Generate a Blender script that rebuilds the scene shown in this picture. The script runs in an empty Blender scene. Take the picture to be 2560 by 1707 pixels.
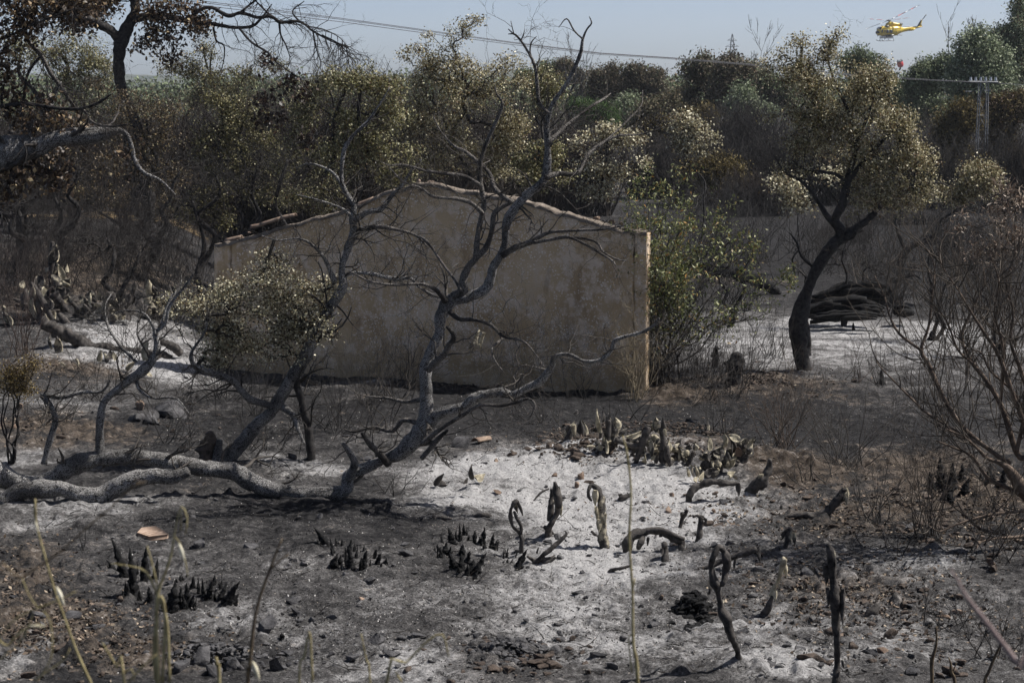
import bpy, math, random
import numpy as np
from mathutils import Vector

# ------------------------------------------------------------------ camera, sky, sun
SC = bpy.context.scene
COL = SC.collection
FPX = 2560 * 70 / 36.0
CAMZ = 4.4
PITCH = math.atan((853.5 - 205) / FPX)
cam_data = bpy.data.cameras.new("camera")
cam = bpy.data.objects.new("camera", cam_data)
COL.objects.link(cam)
cam.location = (0, 0, CAMZ)
cam.rotation_euler = (math.pi / 2 - PITCH, 0, 0)
cam_data.lens = 70
cam_data.sensor_width = 36
cam_data.clip_start = 0.2
cam_data.clip_end = 9000
cam_data.dof.use_dof = True
cam_data.dof.focus_distance = 25
cam_data.dof.aperture_fstop = 9
SC.camera = cam

SUN_EL = math.radians(54)
SUN_AZ = math.radians(10)          # from +x towards +y
sdir = Vector((math.cos(SUN_EL) * math.cos(SUN_AZ), math.cos(SUN_EL) * math.sin(SUN_AZ), math.sin(SUN_EL)))
world = bpy.data.worlds.new("World")
SC.world = world
world.use_nodes = True
wn = world.node_tree
bg = wn.nodes["Background"]
sky = wn.nodes.new("ShaderNodeTexSky")
sky.sky_type = 'NISHITA'
sky.sun_disc = False
sky.sun_elevation = SUN_EL
sky.sun_rotation = math.atan2(sdir.x, sdir.y)
sky.air_density = 0.4
sky.dust_density = 0.9
sky.ozone_density = 1.0
hs = wn.nodes.new('ShaderNodeHueSaturation')
hs.inputs['Saturation'].default_value = 0.85
wn.links.new(sky.outputs[0], hs.inputs['Color'])
wn.links.new(hs.outputs[0], bg.inputs[0])
bg.inputs[1].default_value = 0.09
sun_data = bpy.data.lights.new("sun", 'SUN')
sun = bpy.data.objects.new("sun", sun_data)
COL.objects.link(sun)
sun.rotation_euler = sdir.to_track_quat('Z', 'Y').to_euler()
sun_data.energy = 4.7
sun_data.angle = math.radians(0.5)
sun_data.color = (1.0, 0.965, 0.925)
SC.view_settings.view_transform = 'Standard'
SC.view_settings.look = 'None'
SC.view_settings.gamma = 1
SC.view_settings.exposure = 0.5
SC.render.engine = 'CYCLES'
SC.cycles.max_bounces = 5
SC.cycles.diffuse_bounces = 2
SC.cycles.glossy_bounces = 2
SC.cycles.transmission_bounces = 2
SC.cycles.volume_bounces = 0
SC.cycles.transparent_max_bounces = 4
SC.cycles.use_adaptive_sampling = True
SC.cycles.adaptive_threshold = 0.02
SC.cycles.use_denoising = True
SC.cycles.denoiser = 'OPENIMAGEDENOISE'
SC.cycles.denoising_input_passes = 'RGB_ALBEDO_NORMAL'
SC.cycles.denoising_prefilter = 'ACCURATE'

# ------------------------------------------------------------------ projection helpers
cp, sp = math.cos(PITCH), math.sin(PITCH)


def ray(px, py):
    u = (px - 1280) / FPX
    v = (853.5 - py) / FPX
    return np.array([u, cp + v * sp, -sp + v * cp])


def P(px, py, d):
    r = ray(px, py)
    return np.array([0, 0, CAMZ]) + r * (d / r[1])


def mpp(d):
    return d / FPX


# ------------------------------------------------------------------ value noise (numpy)
_rs = np.random.RandomState(7)
_tab = _rs.rand(64, 64, 64).astype(np.float32)


def vnoise(p):
    p = np.asarray(p, dtype=np.float64)
    i = np.floor(p).astype(np.int64)
    f = p - i
    f = f * f * (3 - 2 * f)
    i &= 63
    j = (i + 1) & 63
    x0, y0, z0 = i[..., 0], i[..., 1], i[..., 2]
    x1, y1, z1 = j[..., 0], j[..., 1], j[..., 2]
    fx, fy, fz = f[..., 0], f[..., 1], f[..., 2]
    a = _tab[x0, y0, z0] * (1 - fx) + _tab[x1, y0, z0] * fx
    b = _tab[x0, y1, z0] * (1 - fx) + _tab[x1, y1, z0] * fx
    c = _tab[x0, y0, z1] * (1 - fx) + _tab[x1, y0, z1] * fx
    d = _tab[x0, y1, z1] * (1 - fx) + _tab[x1, y1, z1] * fx
    return (a * (1 - fy) + b * fy) * (1 - fz) + (c * (1 - fy) + d * fy) * fz


def fbm(p, oct=4, gain=0.5):
    p = np.asarray(p, dtype=np.float64)
    s = np.zeros(p.shape[:-1])
    a = 1.0
    t = 0
    for k in range(oct):
        s += a * (vnoise(p * (2.03 ** k) + 11.3 * k) - 0.5)
        t += a
        a *= gain
    return s / t * 2


def sstep(x):
    x = np.clip(x, 0, 1)
    return x * x * (3 - 2 * x)


# ------------------------------------------------------------------ ground height
def hgt(x, y):
    x = np.asarray(x, dtype=np.float64)
    y = np.asarray(y, dtype=np.float64)
    bank = np.clip((13 - y) / 8.8, 0, 1) * 2.7
    rise = 1.25 * sstep((y - 26) / 15) * sstep((-x - 3.4 - 0.09 * (y - 26)) / 3.2)
    p = np.stack([x, y, np.zeros_like(x)], -1)
    z = bank + rise
    near = np.clip((60 - y) / 30, 0, 1)
    z = z + near * (0.10 * fbm(p * 0.45, 3) + 0.05 * fbm(p * 1.7 + 5, 3))
    # low mound under the cactus heap, and the bank by the big oak
    z = z + 0.22 * np.exp(-(((x - 1.7) / 1.9) ** 2 + ((y - 23.0) / 0.9) ** 2))
    z = z + 0.16 * np.exp(-(((x - 3.6) / 1.0) ** 2 + ((y - 28.6) / 0.9) ** 2))
    return z


def G(px, py, dmax=400):
    r = ray(px, py)
    r = r / r[1]
    a = 10.5
    ds = a * (dmax / a) ** np.linspace(0, 1, 600)
    z = CAMZ + r[2] * ds
    g = hgt(r[0] * ds, ds)
    k = np.argmax(z < g)
    if not (z[k] < g[k]):
        k = len(ds) - 1
    lo, hi = ds[max(k - 1, 0)], ds[k]
    for _ in range(14):
        m = (lo + hi) / 2
        if CAMZ + r[2] * m < float(hgt(r[0] * m, m)):
            hi = m
        else:
            lo = m
    return np.array([r[0] * hi, hi, float(hgt(r[0] * hi, hi))])


CROPS = {'A': (0, 0), 'B': (850, 0), 'C': (1700, 0), 'D': (0, 560), 'E': (850, 560), 'F': (1700, 560),
         'G': (0, 1130), 'H': (850, 1130), 'I': (1700, 1130)}
CS = {k: 860 / 2352.0 for k in CROPS}
CROPS['J'] = (1700, 1300); CS['J'] = 480 / 1882.0
CROPS['K'] = (1380, 1020); CS['K'] = 580 / 2352.0
CROPS['L'] = (0, 600); CS['L'] = 480 / 2091.0
CROPS['N'] = (0, 0); CS['N'] = 1.0


def nat(c, x, y):
    return CROPS[c][0] + x * CS[c], CROPS[c][1] + y * CS[c]


def trace(c, pts, d, dd=0.0, first_r=None):
    """picture polyline (x, y, r) in crop c at depth d -> 3-D points, radii.  dd: depth gained along it."""
    n = len(pts)
    out = []
    rad = []
    last = pts[0][2] if len(pts[0]) > 2 else 8
    for i, q in enumerate(pts):
        cc = c
        if isinstance(q[0], str):
            cc = q[0]
            q = q[1:]
        x, y = nat(cc, q[0], q[1])
        if len(q) > 2:
            last = q[2]
        di = d + dd * i / max(1, n - 1)
        out.append(P(x, y, di))
        rad.append(last * CS[cc] * mpp(di))
    return np.array(out), np.array(rad)


def resample(pts, rad, step):
    """Catmull-Rom through the points, about `step` metres apart"""
    pts = np.asarray(pts, float)
    rad = np.asarray(rad, float)
    if len(pts) < 2:
        return pts, rad
    q = np.vstack([2 * pts[0] - pts[1], pts, 2 * pts[-1] - pts[-2]])
    op, orr = [], []
    for i in range(len(pts) - 1):
        L = np.linalg.norm(pts[i + 1] - pts[i])
        n = max(1, int(math.ceil(L / step)))
        t = np.linspace(0, 1, n, endpoint=False)[:, None]
        p0, p1, p2, p3 = q[i], q[i + 1], q[i + 2], q[i + 3]
        c = 0.5 * (2 * p1 + (p2 - p0) * t + (2 * p0 - 5 * p1 + 4 * p2 - p3) * t ** 2 + (3 * p1 - p0 - 3 * p2 + p3) * t ** 3)
        op.append(c)
        s = t[:, 0]
        orr.append(rad[i] * (1 - s) + rad[i + 1] * s)
    op.append(pts[-1:])
    orr.append(rad[-1:])
    return np.vstack(op), np.concatenate(orr)


# ------------------------------------------------------------------ mesh builder
class MB:
    def __init__(self):
        self.v, self.q, self.t, self.c, self.n = [], [], [], [], 0

    def add(self, v, quads=None, tris=None, col=None):
        v = np.asarray(v, dtype=np.float32).reshape(-1, 3)
        if quads is not None and len(quads):
            self.q.append(np.asarray(quads, dtype=np.int64).reshape(-1, 4) + self.n)
        if tris is not None and len(tris):
            self.t.append(np.asarray(tris, dtype=np.int64).reshape(-1, 3) + self.n)
        self.v.append(v)
        if col is None:
            c = np.full((len(v), 3), 0.5, np.float32)
        else:
            c = np.broadcast_to(np.asarray(col, np.float32), (len(v), 3))
        self.c.append(c)
        self.n += len(v)

    def build(self, name, mat, parent=None, smooth=False, loc=None):
        me = bpy.data.meshes.new(name)
        v = np.vstack(self.v) if self.v else np.zeros((0, 3), np.float32)
        if loc is not None:
            v = v - np.asarray(loc, np.float32)
        q = np.vstack(self.q) if self.q else np.zeros((0, 4), np.int64)
        t = np.vstack(self.t) if self.t else np.zeros((0, 3), np.int64)
        me.vertices.add(len(v))
        me.vertices.foreach_set('co', v.astype(np.float32).ravel())
        nl = len(q) * 4 + len(t) * 3
        me.loops.add(nl)
        me.loops.foreach_set('vertex_index', np.concatenate([q.ravel(), t.ravel()]).astype(np.int32))
        me.polygons.add(len(q) + len(t))
        st = np.concatenate([np.arange(len(q)) * 4, len(q) * 4 + np.arange(len(t)) * 3]).astype(np.int32)
        me.polygons.foreach_set('loop_start', st)
        if smooth:
            me.polygons.foreach_set('use_smooth', np.ones(len(st), bool))
        me.update(calc_edges=True)
        at = me.color_attributes.new('Col', 'FLOAT_COLOR', 'POINT')
        c = np.vstack(self.c) if self.c else np.zeros((0, 3), np.float32)
        at.data.foreach_set('color', np.hstack([c, np.ones((len(c), 1), np.float32)]).astype(np.float32).ravel())
        if mat:
            me.materials.append(mat)
        o = bpy.data.objects.new(name, me)
        COL.objects.link(o)
        if loc is not None:
            o.location = loc
        if parent is not None:
            o.parent = parent
            o.matrix_parent_inverse.identity()
            if loc is None:
                o.location = tuple(-np.array(parent.location))
            else:
                o.location = tuple(np.array(loc) - np.array(parent.location))
        return o


def tag(o, label=None, cat=None, group=None, kind=None):
    if label:
        o['label'] = label
    if cat:
        o['category'] = cat
    if group:
        o['group'] = group
    if kind:
        o['kind'] = kind
    return o


def thing(name, loc, label, cat, group=None):
    o = bpy.data.objects.new(name, None)
    o.empty_display_size = 0.2
    COL.objects.link(o)
    o.location = tuple(float(a) for a in loc)
    return tag(o, label, cat, group)


def tubes(mb, polys, sides=4, col=None, rough=0.0, rfreq=3.0, seed=0, cap=False):
    """polys: list of (pts, rad[, col]).  Grouped by length and built together."""
    groups = {}
    for p in polys:
        if len(p[0]) >= 2:
            groups.setdefault(len(p[0]), []).append(p)
    for n, g in groups.items():
        pts = np.array([p[0] for p in g], float)
        rad = np.array([p[1] for p in g], float)
        M = len(g)
        tan = np.empty_like(pts)
        tan[:, 1:-1] = pts[:, 2:] - pts[:, :-2]
        tan[:, 0] = pts[:, 1] - pts[:, 0]
        tan[:, -1] = pts[:, -1] - pts[:, -2]
        tan /= np.maximum(np.linalg.norm(tan, axis=2, keepdims=True), 1e-9)
        ref = np.tile(np.array([[0.13, 1.0, 0.07]]), (M, 1))
        bad = np.abs((ref * tan[:, 0]).sum(1)) > 0.9
        ref[bad] = [1, 0, 0.2]
        U = np.empty_like(pts)
        u = ref
        for k in range(n):
            u = u - (u * tan[:, k]).sum(1, keepdims=True) * tan[:, k]
            u /= np.maximum(np.linalg.norm(u, axis=1, keepdims=True), 1e-9)
            U[:, k] = u
        W = np.cross(tan, U)
        a = np.arange(sides) * 2 * math.pi / sides
        ca, sa = np.cos(a), np.sin(a)
        off = U[:, :, None, :] * ca[None, None, :, None] + W[:, :, None, :] * sa[None, None, :, None]
        rr = rad[:, :, None, None]
        V = pts[:, :, None, :] + off * rr
        if rough > 0:
            nn = fbm(V * rfreq + seed, 4, 0.6)[..., None]
            V = V + off * rr * nn * rough
        base = (np.arange(M) * n * sides)[:, None, None]
        k = np.arange(n - 1)[None, :, None]
        s = np.arange(sides)[None, None, :]
        s2 = (s + 1) % sides
        i00 = base + k * sides + s
        i01 = base + k * sides + s2
        i10 = i00 + sides
        i11 = i01 + sides
        Q = np.stack([i00, i01, i11, i10], -1).reshape(-1, 4)
        T = None
        if cap:
            V2 = V.reshape(-1, 3)
            cen = np.vstack([pts[:, 0], pts[:, -1] + tan[:, -1] * rad[:, -1:] * 0.3])
            ss = np.arange(sides)
            T = []
            for m in range(M):
                b0 = m * n * sides
                b1 = b0 + (n - 1) * sides
                c0 = M * n * sides + m
                c1 = M * n * sides + M + m
                T.append(np.stack([np.full(sides, c0), b0 + (ss + 1) % sides, b0 + ss], -1))
                T.append(np.stack([np.full(sides, c1), b1 + ss, b1 + (ss + 1) % sides], -1))
            T = np.vstack(T)
            V = np.vstack([V2, cen])
        if len(g[0]) > 2:
            cc = np.array([p[2] for p in g], float)
            cc = np.repeat(cc, n * sides, axis=0)
            if cap:
                cc = np.vstack([cc, np.array([p[2] for p in g] * 2, float)])
        else:
            cc = col
        mb.add(V, Q, T, cc)


# ------------------------------------------------------------------ materials
def newmat(name):
    m = bpy.data.materials.new(name)
    m.use_nodes = True
    nt = m.node_tree
    return m, nt, nt.nodes['Principled BSDF']


def N(nt, typ, **kw):
    n = nt.nodes.new(typ)
    for k, v in kw.items():
        if k in n.inputs.keys():
            n.inputs[k].default_value = v
        else:
            setattr(n, k, v)
    return n


def ramp(nt, fac, stops):
    r = nt.nodes.new('ShaderNodeValToRGB')
    e = r.color_ramp.elements
    e[0].position, e[0].color = stops[0][0], (*stops[0][1], 1)
    e[1].position, e[1].color = stops[-1][0], (*stops[-1][1], 1)
    for pos, c in stops[1:-1]:
        x = e.new(pos)
        x.color = (*c, 1)
    nt.links.new(fac, r.inputs[0])
    return r.outputs[0]


def g3(v):
    return (v, v, v)


def mix(nt, fac, a, b, mode='MIX'):
    m = nt.nodes.new('ShaderNodeMix')
    m.data_type = 'RGBA'
    m.blend_type = mode
    if isinstance(fac, (int, float)):
        m.inputs[0].default_value = fac
    else:
        nt.links.new(fac, m.inputs[0])
    for s, i in ((a, 6), (b, 7)):
        if isinstance(s, tuple):
            m.inputs[i].default_value = (*s, 1)
        else:
            nt.links.new(s, m.inputs[i])
    return m.outputs[2]


def objco(nt, scale=(1, 1, 1)):
    t = nt.nodes.new('ShaderNodeNewGeometry')
    mp = nt.nodes.new('ShaderNodeMapping')
    mp.inputs['Scale'].default_value = scale
    nt.links.new(t.outputs['Position'], mp.inputs[0])
    return mp.outputs[0]


def noise(nt, co, scale, detail=5, rough=0.6):
    n = nt.nodes.new('ShaderNodeTexNoise')
    n.inputs['Scale'].default_value = scale
    n.inputs['Detail'].default_value = detail
    n.inputs['Roughness'].default_value = rough
    nt.links.new(co, n.inputs['Vector'])
    return n.outputs[0]


def bump(nt, bsdf, h, strength, dist):
    b = nt.nodes.new('ShaderNodeBump')
    b.inputs['Strength'].default_value = strength
    b.inputs['Distance'].default_value = dist
    nt.links.new(h, b.inputs['Height'])
    nt.links.new(b.outputs[0], bsdf.inputs['Normal'])


def mathn(nt, op, a, b=None, clamp=False):
    m = nt.nodes.new('ShaderNodeMath')
    m.operation = op
    m.use_clamp = clamp
    for i, s in enumerate((a, b)):
        if s is None:
            continue
        if isinstance(s, (int, float)):
            m.inputs[i].default_value = s
        else:
            nt.links.new(s, m.inputs[i])
    return m.outputs[0]


def smooth(nt, x, lo, hi):
    m = nt.nodes.new('ShaderNodeMapRange')
    m.interpolation_type = 'SMOOTHSTEP'
    m.inputs[1].default_value = lo
    m.inputs[2].default_value = hi
    nt.links.new(x, m.inputs[0])
    return m.outputs[0]


def mat_attr(name, rough=0.75, transl=0.0, vary=0.25, vscale=8, spec=0.2):
    """colour from the mesh's own 'Col' plus a little noise"""
    m, nt, b = newmat(name)
    a = N(nt, 'ShaderNodeAttribute', attribute_name='Col')
    n = noise(nt, objco(nt), vscale, 4)
    f = ramp(nt, n, [(0.3, g3(1 - vary)), (0.7, g3(1 + vary))])
    c = mix(nt, 1.0, a.outputs['Color'], f, 'MULTIPLY')
    nt.links.new(c, b.inputs['Base Color'])
    b.inputs['Roughness'].default_value = rough
    b.inputs['Specular IOR Level'].default_value = spec
    if transl > 0:
        tr = nt.nodes.new('ShaderNodeBsdfTranslucent')
        nt.links.new(c, tr.inputs[0])
        ms = nt.nodes.new('ShaderNodeMixShader')
        ms.inputs[0].default_value = transl
        nt.links.new(b.outputs[0], ms.inputs[1])
        nt.links.new(tr.outputs[0], ms.inputs[2])
        nt.links.new(ms.outputs[0], nt.nodes['Material Output'].inputs[0])
    return m


def mat_bark(name, light, dark, cell=22, amt=0.55, charamt=0.5, stretch=(1, 1, 1), bumpd=0.02):
    """ash-grey bark plates split by black cracks, with charred patches of their own shape"""
    m, nt, b = newmat(name)
    co = objco(nt, stretch)
    wob = noise(nt, co, cell * 0.5, 2)
    co2 = nt.nodes.new('ShaderNodeVectorMath')
    co2.operation = 'MULTIPLY_ADD'
    cmb = nt.nodes.new('ShaderNodeCombineXYZ')
    nt.links.new(wob, cmb.inputs[0]); nt.links.new(wob, cmb.inputs[2])
    nt.links.new(cmb.outputs[0], co2.inputs[0])
    co2.inputs[1].default_value = (0.06, 0.06, 0.06)
    nt.links.new(co, co2.inputs[2])
    v = nt.nodes.new('ShaderNodeTexVoronoi')
    v.feature = 'DISTANCE_TO_EDGE'
    v.inputs['Scale'].default_value = cell
    nt.links.new(co2.outputs[0], v.inputs['Vector'])
    crack = mathn(nt, 'MULTIPLY', smooth(nt, v.outputs['Distance'], 0.0, 0.16), smooth(nt, noise(nt, co, cell * 0.33, 3), 0.22, 0.46))
    patch = smooth(nt, noise(nt, co, 2.2, 4), 0.5 - 0.2 * (1 - charamt), 0.62)
    fine = noise(nt, co, 60, 4)
    lc = mix(nt, fine, tuple(x * 0.55 for x in light), tuple(min(1, x * 1.35) for x in light))
    lc = mix(nt, mathn(nt, 'MULTIPLY', patch, charamt), lc, tuple(x * 1.6 for x in dark))
    c = mix(nt, crack, dark, lc)
    c = mix(nt, amt, c, lc) if amt < 0 else c
    nt.links.new(c, b.inputs['Base Color'])
    b.inputs['Roughness'].default_value = 0.85
    b.inputs['Specular IOR Level'].default_value = 0.15
    h = mathn(nt, 'ADD', crack, mathn(nt, 'MULTIPLY', fine, 0.4))
    bump(nt, b, h, 0.8, bumpd)
    return m


def mat_simple(name, c1, c2, scale=6, rough=0.8, bumps=0.3, bd=0.01, spec=0.2, stops=(0.35, 0.65)):
    m, nt, b = newmat(name)
    co = objco(nt)
    n = noise(nt, co, scale, 6, 0.65)
    nt.links.new(ramp(nt, n, [(stops[0], c1), (stops[1], c2)]), b.inputs['Base Color'])
    b.inputs['Roughness'].default_value = rough
    b.inputs['Specular IOR Level'].default_value = spec
    if bumps:
        bump(nt, b, noise(nt, co, scale * 5, 5, 0.7), bumps, bd)
    return m


M = {}
M['leaf'] = mat_attr('scorched_leaf', rough=0.5, transl=0.18, vary=0.15, vscale=30, spec=0.35)
M['farleaf'] = mat_attr('far_foliage', rough=0.7, transl=0.15, vary=0.2, vscale=1.5)
M['twig'] = mat_attr('twig_bark', rough=0.8, vary=0.4, vscale=14)
M['litter'] = mat_attr('litter', rough=0.9, vary=0.3, vscale=20, spec=0.1)
M['bark_ash'] = mat_bark('ashen_cork_bark', (0.40, 0.385, 0.365), (0.022, 0.020, 0.019), cell=52, charamt=0.62)
M['bark_limb'] = mat_bark('pale_burnt_limb', (0.22, 0.20, 0.18), (0.028, 0.025, 0.023), cell=55, charamt=0.95, bumpd=0.01)
M['bark_black'] = mat_simple('black_charred_bark', (0.012, 0.011, 0.011), (0.055, 0.05, 0.047), 18, bumps=0.7, bd=0.02)
M['char'] = mat_simple('charcoal', (0.006, 0.006, 0.006), (0.022, 0.021, 0.021), 25, rough=0.8, bumps=0.8, bd=0.02, spec=0.15)
M['cactus'] = mat_simple('burnt_cactus_skin', (0.022, 0.020, 0.019), (0.11, 0.098, 0.088), 16, bumps=0.6, bd=0.015)
M['pad'] = mat_simple('dried_cactus_pad', (0.19, 0.165, 0.115), (0.52, 0.465, 0.34), 14, bumps=0.6, bd=0.015, stops=(0.38, 0.62))
M['rock'] = mat_simple('slate_rock', (0.035, 0.034, 0.036), (0.13, 0.125, 0.125), 9, bumps=0.8, bd=0.03)
M['rockb'] = mat_simple('brown_stone', (0.09, 0.06, 0.045), (0.25, 0.18, 0.13), 12, bumps=0.6, bd=0.02)
M['clay'] = mat_simple('terracotta', (0.17, 0.115, 0.085), (0.31, 0.235, 0.175), 9, bumps=0.3, bd=0.01)
M['muted_cap'] = mat_simple('muted_cap', (0.10, 0.08, 0.062), (0.27, 0.225, 0.18), 8, bumps=0.6, bd=0.02)  # greyer than the wall so the sunlit top edge renders less bright
M['paver'] = mat_simple('sandy_paver', (0.26, 0.18, 0.13), (0.36, 0.27, 0.21), 14, bumps=0.3, bd=0.005)


def mat_cactus2(name='split_cactus_skin'):
    """charred skin with cream dried flesh showing in patches"""
    m, nt, b = newmat(name)
    co = objco(nt)
    n = smooth(nt, noise(nt, co, 9, 5), 0.50, 0.60)
    f = noise(nt, co, 45, 4)
    c = mix(nt, n, mix(nt, f, (0.012, 0.011, 0.01), (0.08, 0.07, 0.06)), mix(nt, f, (0.19, 0.165, 0.12), (0.46, 0.41, 0.30)))
    nt.links.new(c, b.inputs['Base Color'])
    b.inputs['Roughness'].default_value = 0.85
    bump(nt, b, f, 0.6, 0.02)
    return m


M['cactus2'] = mat_cactus2()


def mat_ground():
    m, nt, b = newmat('burnt_ground')
    a = N(nt, 'ShaderNodeAttribute', attribute_name='Col')
    sep = nt.nodes.new('ShaderNodeSeparateColor')
    nt.links.new(a.outputs['Color'], sep.inputs[0])
    ashm, brm, stm = sep.outputs[0], sep.outputs[1], sep.outputs[2]
    co = objco(nt)
    big = noise(nt, co, 1.1, 5, 0.6)
    n1 = noise(nt, co, 6, 7, 0.72)
    n2 = noise(nt, co, 38, 6, 0.75)
    cof = objco(nt, (0.35, 1.3, 1))
    n3 = noise(nt, cof, 18, 6, 0.7)
    # charcoal and grey-brown soil
    base = ramp(nt, n3, [(0.30, (0.011, 0.011, 0.0115)), (0.52, (0.031, 0.030, 0.0305)), (0.77, (0.088, 0.083, 0.080))])
    brown = ramp(nt, n1, [(0.32, (0.030, 0.0255, 0.022)), (0.5, (0.084, 0.067, 0.053)), (0.68, (0.19, 0.158, 0.13))])
    ash = ramp(nt, n2, [(0.25, (0.25, 0.243, 0.238)), (0.5, (0.42, 0.41, 0.402)), (0.78, (0.56, 0.55, 0.54))])
    mid = ramp(nt, n2, [(0.3, (0.034, 0.032, 0.032)), (0.55, (0.105, 0.10, 0.097)), (0.78, (0.25, 0.243, 0.237))])
    straw = ramp(nt, n2, [(0.3, (0.10, 0.07, 0.04)), (0.7, (0.30, 0.22, 0.12))])
    # how much of each: painted amount decides, noise breaks the edges
    e = mathn(nt, 'ADD', mathn(nt, 'MULTIPLY', mathn(nt, 'SUBTRACT', n1, 0.5), 2.1),
              mathn(nt, 'MULTIPLY', mathn(nt, 'SUBTRACT', big, 0.5), 1.7))
    e2 = mathn(nt, 'MULTIPLY', mathn(nt, 'SUBTRACT', n2, 0.5), 0.8)
    eb = mathn(nt, 'ADD', e, e2)
    f_mid = smooth(nt, mathn(nt, 'ADD', ashm, eb), -0.10, 0.55)
    f_ash = smooth(nt, mathn(nt, 'ADD', ashm, eb), 0.38, 1.25)
    f_br = smooth(nt, mathn(nt, 'ADD', brm, mathn(nt, 'MULTIPLY', eb, 0.9)), 0.25, 0.75)
    f_st = smooth(nt, mathn(nt, 'ADD', stm, mathn(nt, 'MULTIPLY', e, 0.8)), 0.35, 0.65)
    c = mix(nt, f_mid, base, mid)
    c = mix(nt, f_br, c, brown)
    c = mix(nt, f_ash, c, ash)
    c = mix(nt, f_st, c, straw)
    # dark flecks of charcoal everywhere
    v = nt.nodes.new('ShaderNodeTexVoronoi')
    v.inputs['Scale'].default_value = 34
    nt.links.new(co, v.inputs['Vector'])
    fl = mathn(nt, 'MULTIPLY', smooth(nt, v.outputs['Distance'], 0.26, 0.16), smooth(nt, noise(nt, co, 3, 3), 0.42, 0.6))
    c = mix(nt, mathn(nt, 'MULTIPLY', fl, 0.45), c, (0.025, 0.024, 0.024))
    nt.links.new(c, b.inputs['Base Color'])
    b.inputs['Roughness'].default_value = 0.95
    b.inputs['Specular IOR Level'].default_value = 0.05
    h = mathn(nt, 'ADD', mathn(nt, 'MULTIPLY', n1, 1.0), mathn(nt, 'MULTIPLY', n2, 0.45))
    bump(nt, b, h, 1.0, 0.06)
    return m


M['ground'] = mat_ground()


def mat_wall():
    m, nt, b = newmat('weathered_render')
    co = objco(nt)
    big = noise(nt, co, 0.9, 4)
    md = noise(nt, co, 4.5, 6, 0.7)
    cov = objco(nt, (1.3, 1.3, 0.5))
    streak = noise(nt, cov, 2.5, 5)
    base = ramp(nt, big, [(0.32, (0.42, 0.29, 0.165)), (0.5, (0.56, 0.40, 0.235)), (0.7, (0.64, 0.475, 0.30))])
    base = mix(nt, smooth(nt, md, 0.46, 0.62), base, (0.70, 0.555, 0.41))
    base = mix(nt, mathn(nt, 'MULTIPLY', smooth(nt, streak, 0.54, 0.70), 0.35), base, (0.68, 0.58, 0.48))
    base = mix(nt, mathn(nt, 'MULTIPLY', smooth(nt, streak, 0.46, 0.34), 0.45), base, (0.23, 0.15, 0.085))
    v = nt.nodes.new('ShaderNodeTexVoronoi')
    v.inputs['Scale'].default_value = 26
    nt.links.new(co, v.inputs['Vector'])
    fine = noise(nt, co, 55, 3)
    sp_ = mathn(nt, 'MULTIPLY', smooth(nt, mathn(nt, 'ADD', v.outputs['Distance'], mathn(nt, 'MULTIPLY', fine, 0.25)), 0.50, 0.33),
                smooth(nt, noise(nt, co, 1.7, 5, 0.7), 0.38, 0.55))
    c = mix(nt, mathn(nt, 'MULTIPLY', sp_, 0.75), base, (0.88, 0.80, 0.70))
    # browner and darker towards the foot of the wall
    sx = nt.nodes.new('ShaderNodeSeparateXYZ')
    nt.links.new(co, sx.inputs[0])
    lo = smooth(nt, mathn(nt, 'ADD', sx.outputs[2], mathn(nt, 'MULTIPLY', md, 0.9)), 1.0, 0.5)
    c = mix(nt, mathn(nt, 'MULTIPLY', lo, 0.55), c, (0.24, 0.18, 0.10))
    nt.links.new(c, b.inputs['Base Color'])
    b.inputs['Roughness'].default_value = 0.95
    b.inputs['Specular IOR Level'].default_value = 0.1
    bump(nt, b, mathn(nt, 'ADD', md, mathn(nt, 'MULTIPLY', fine, 0.4)), 0.5, 0.03)
    return m


M['wall'] = mat_wall()

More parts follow.
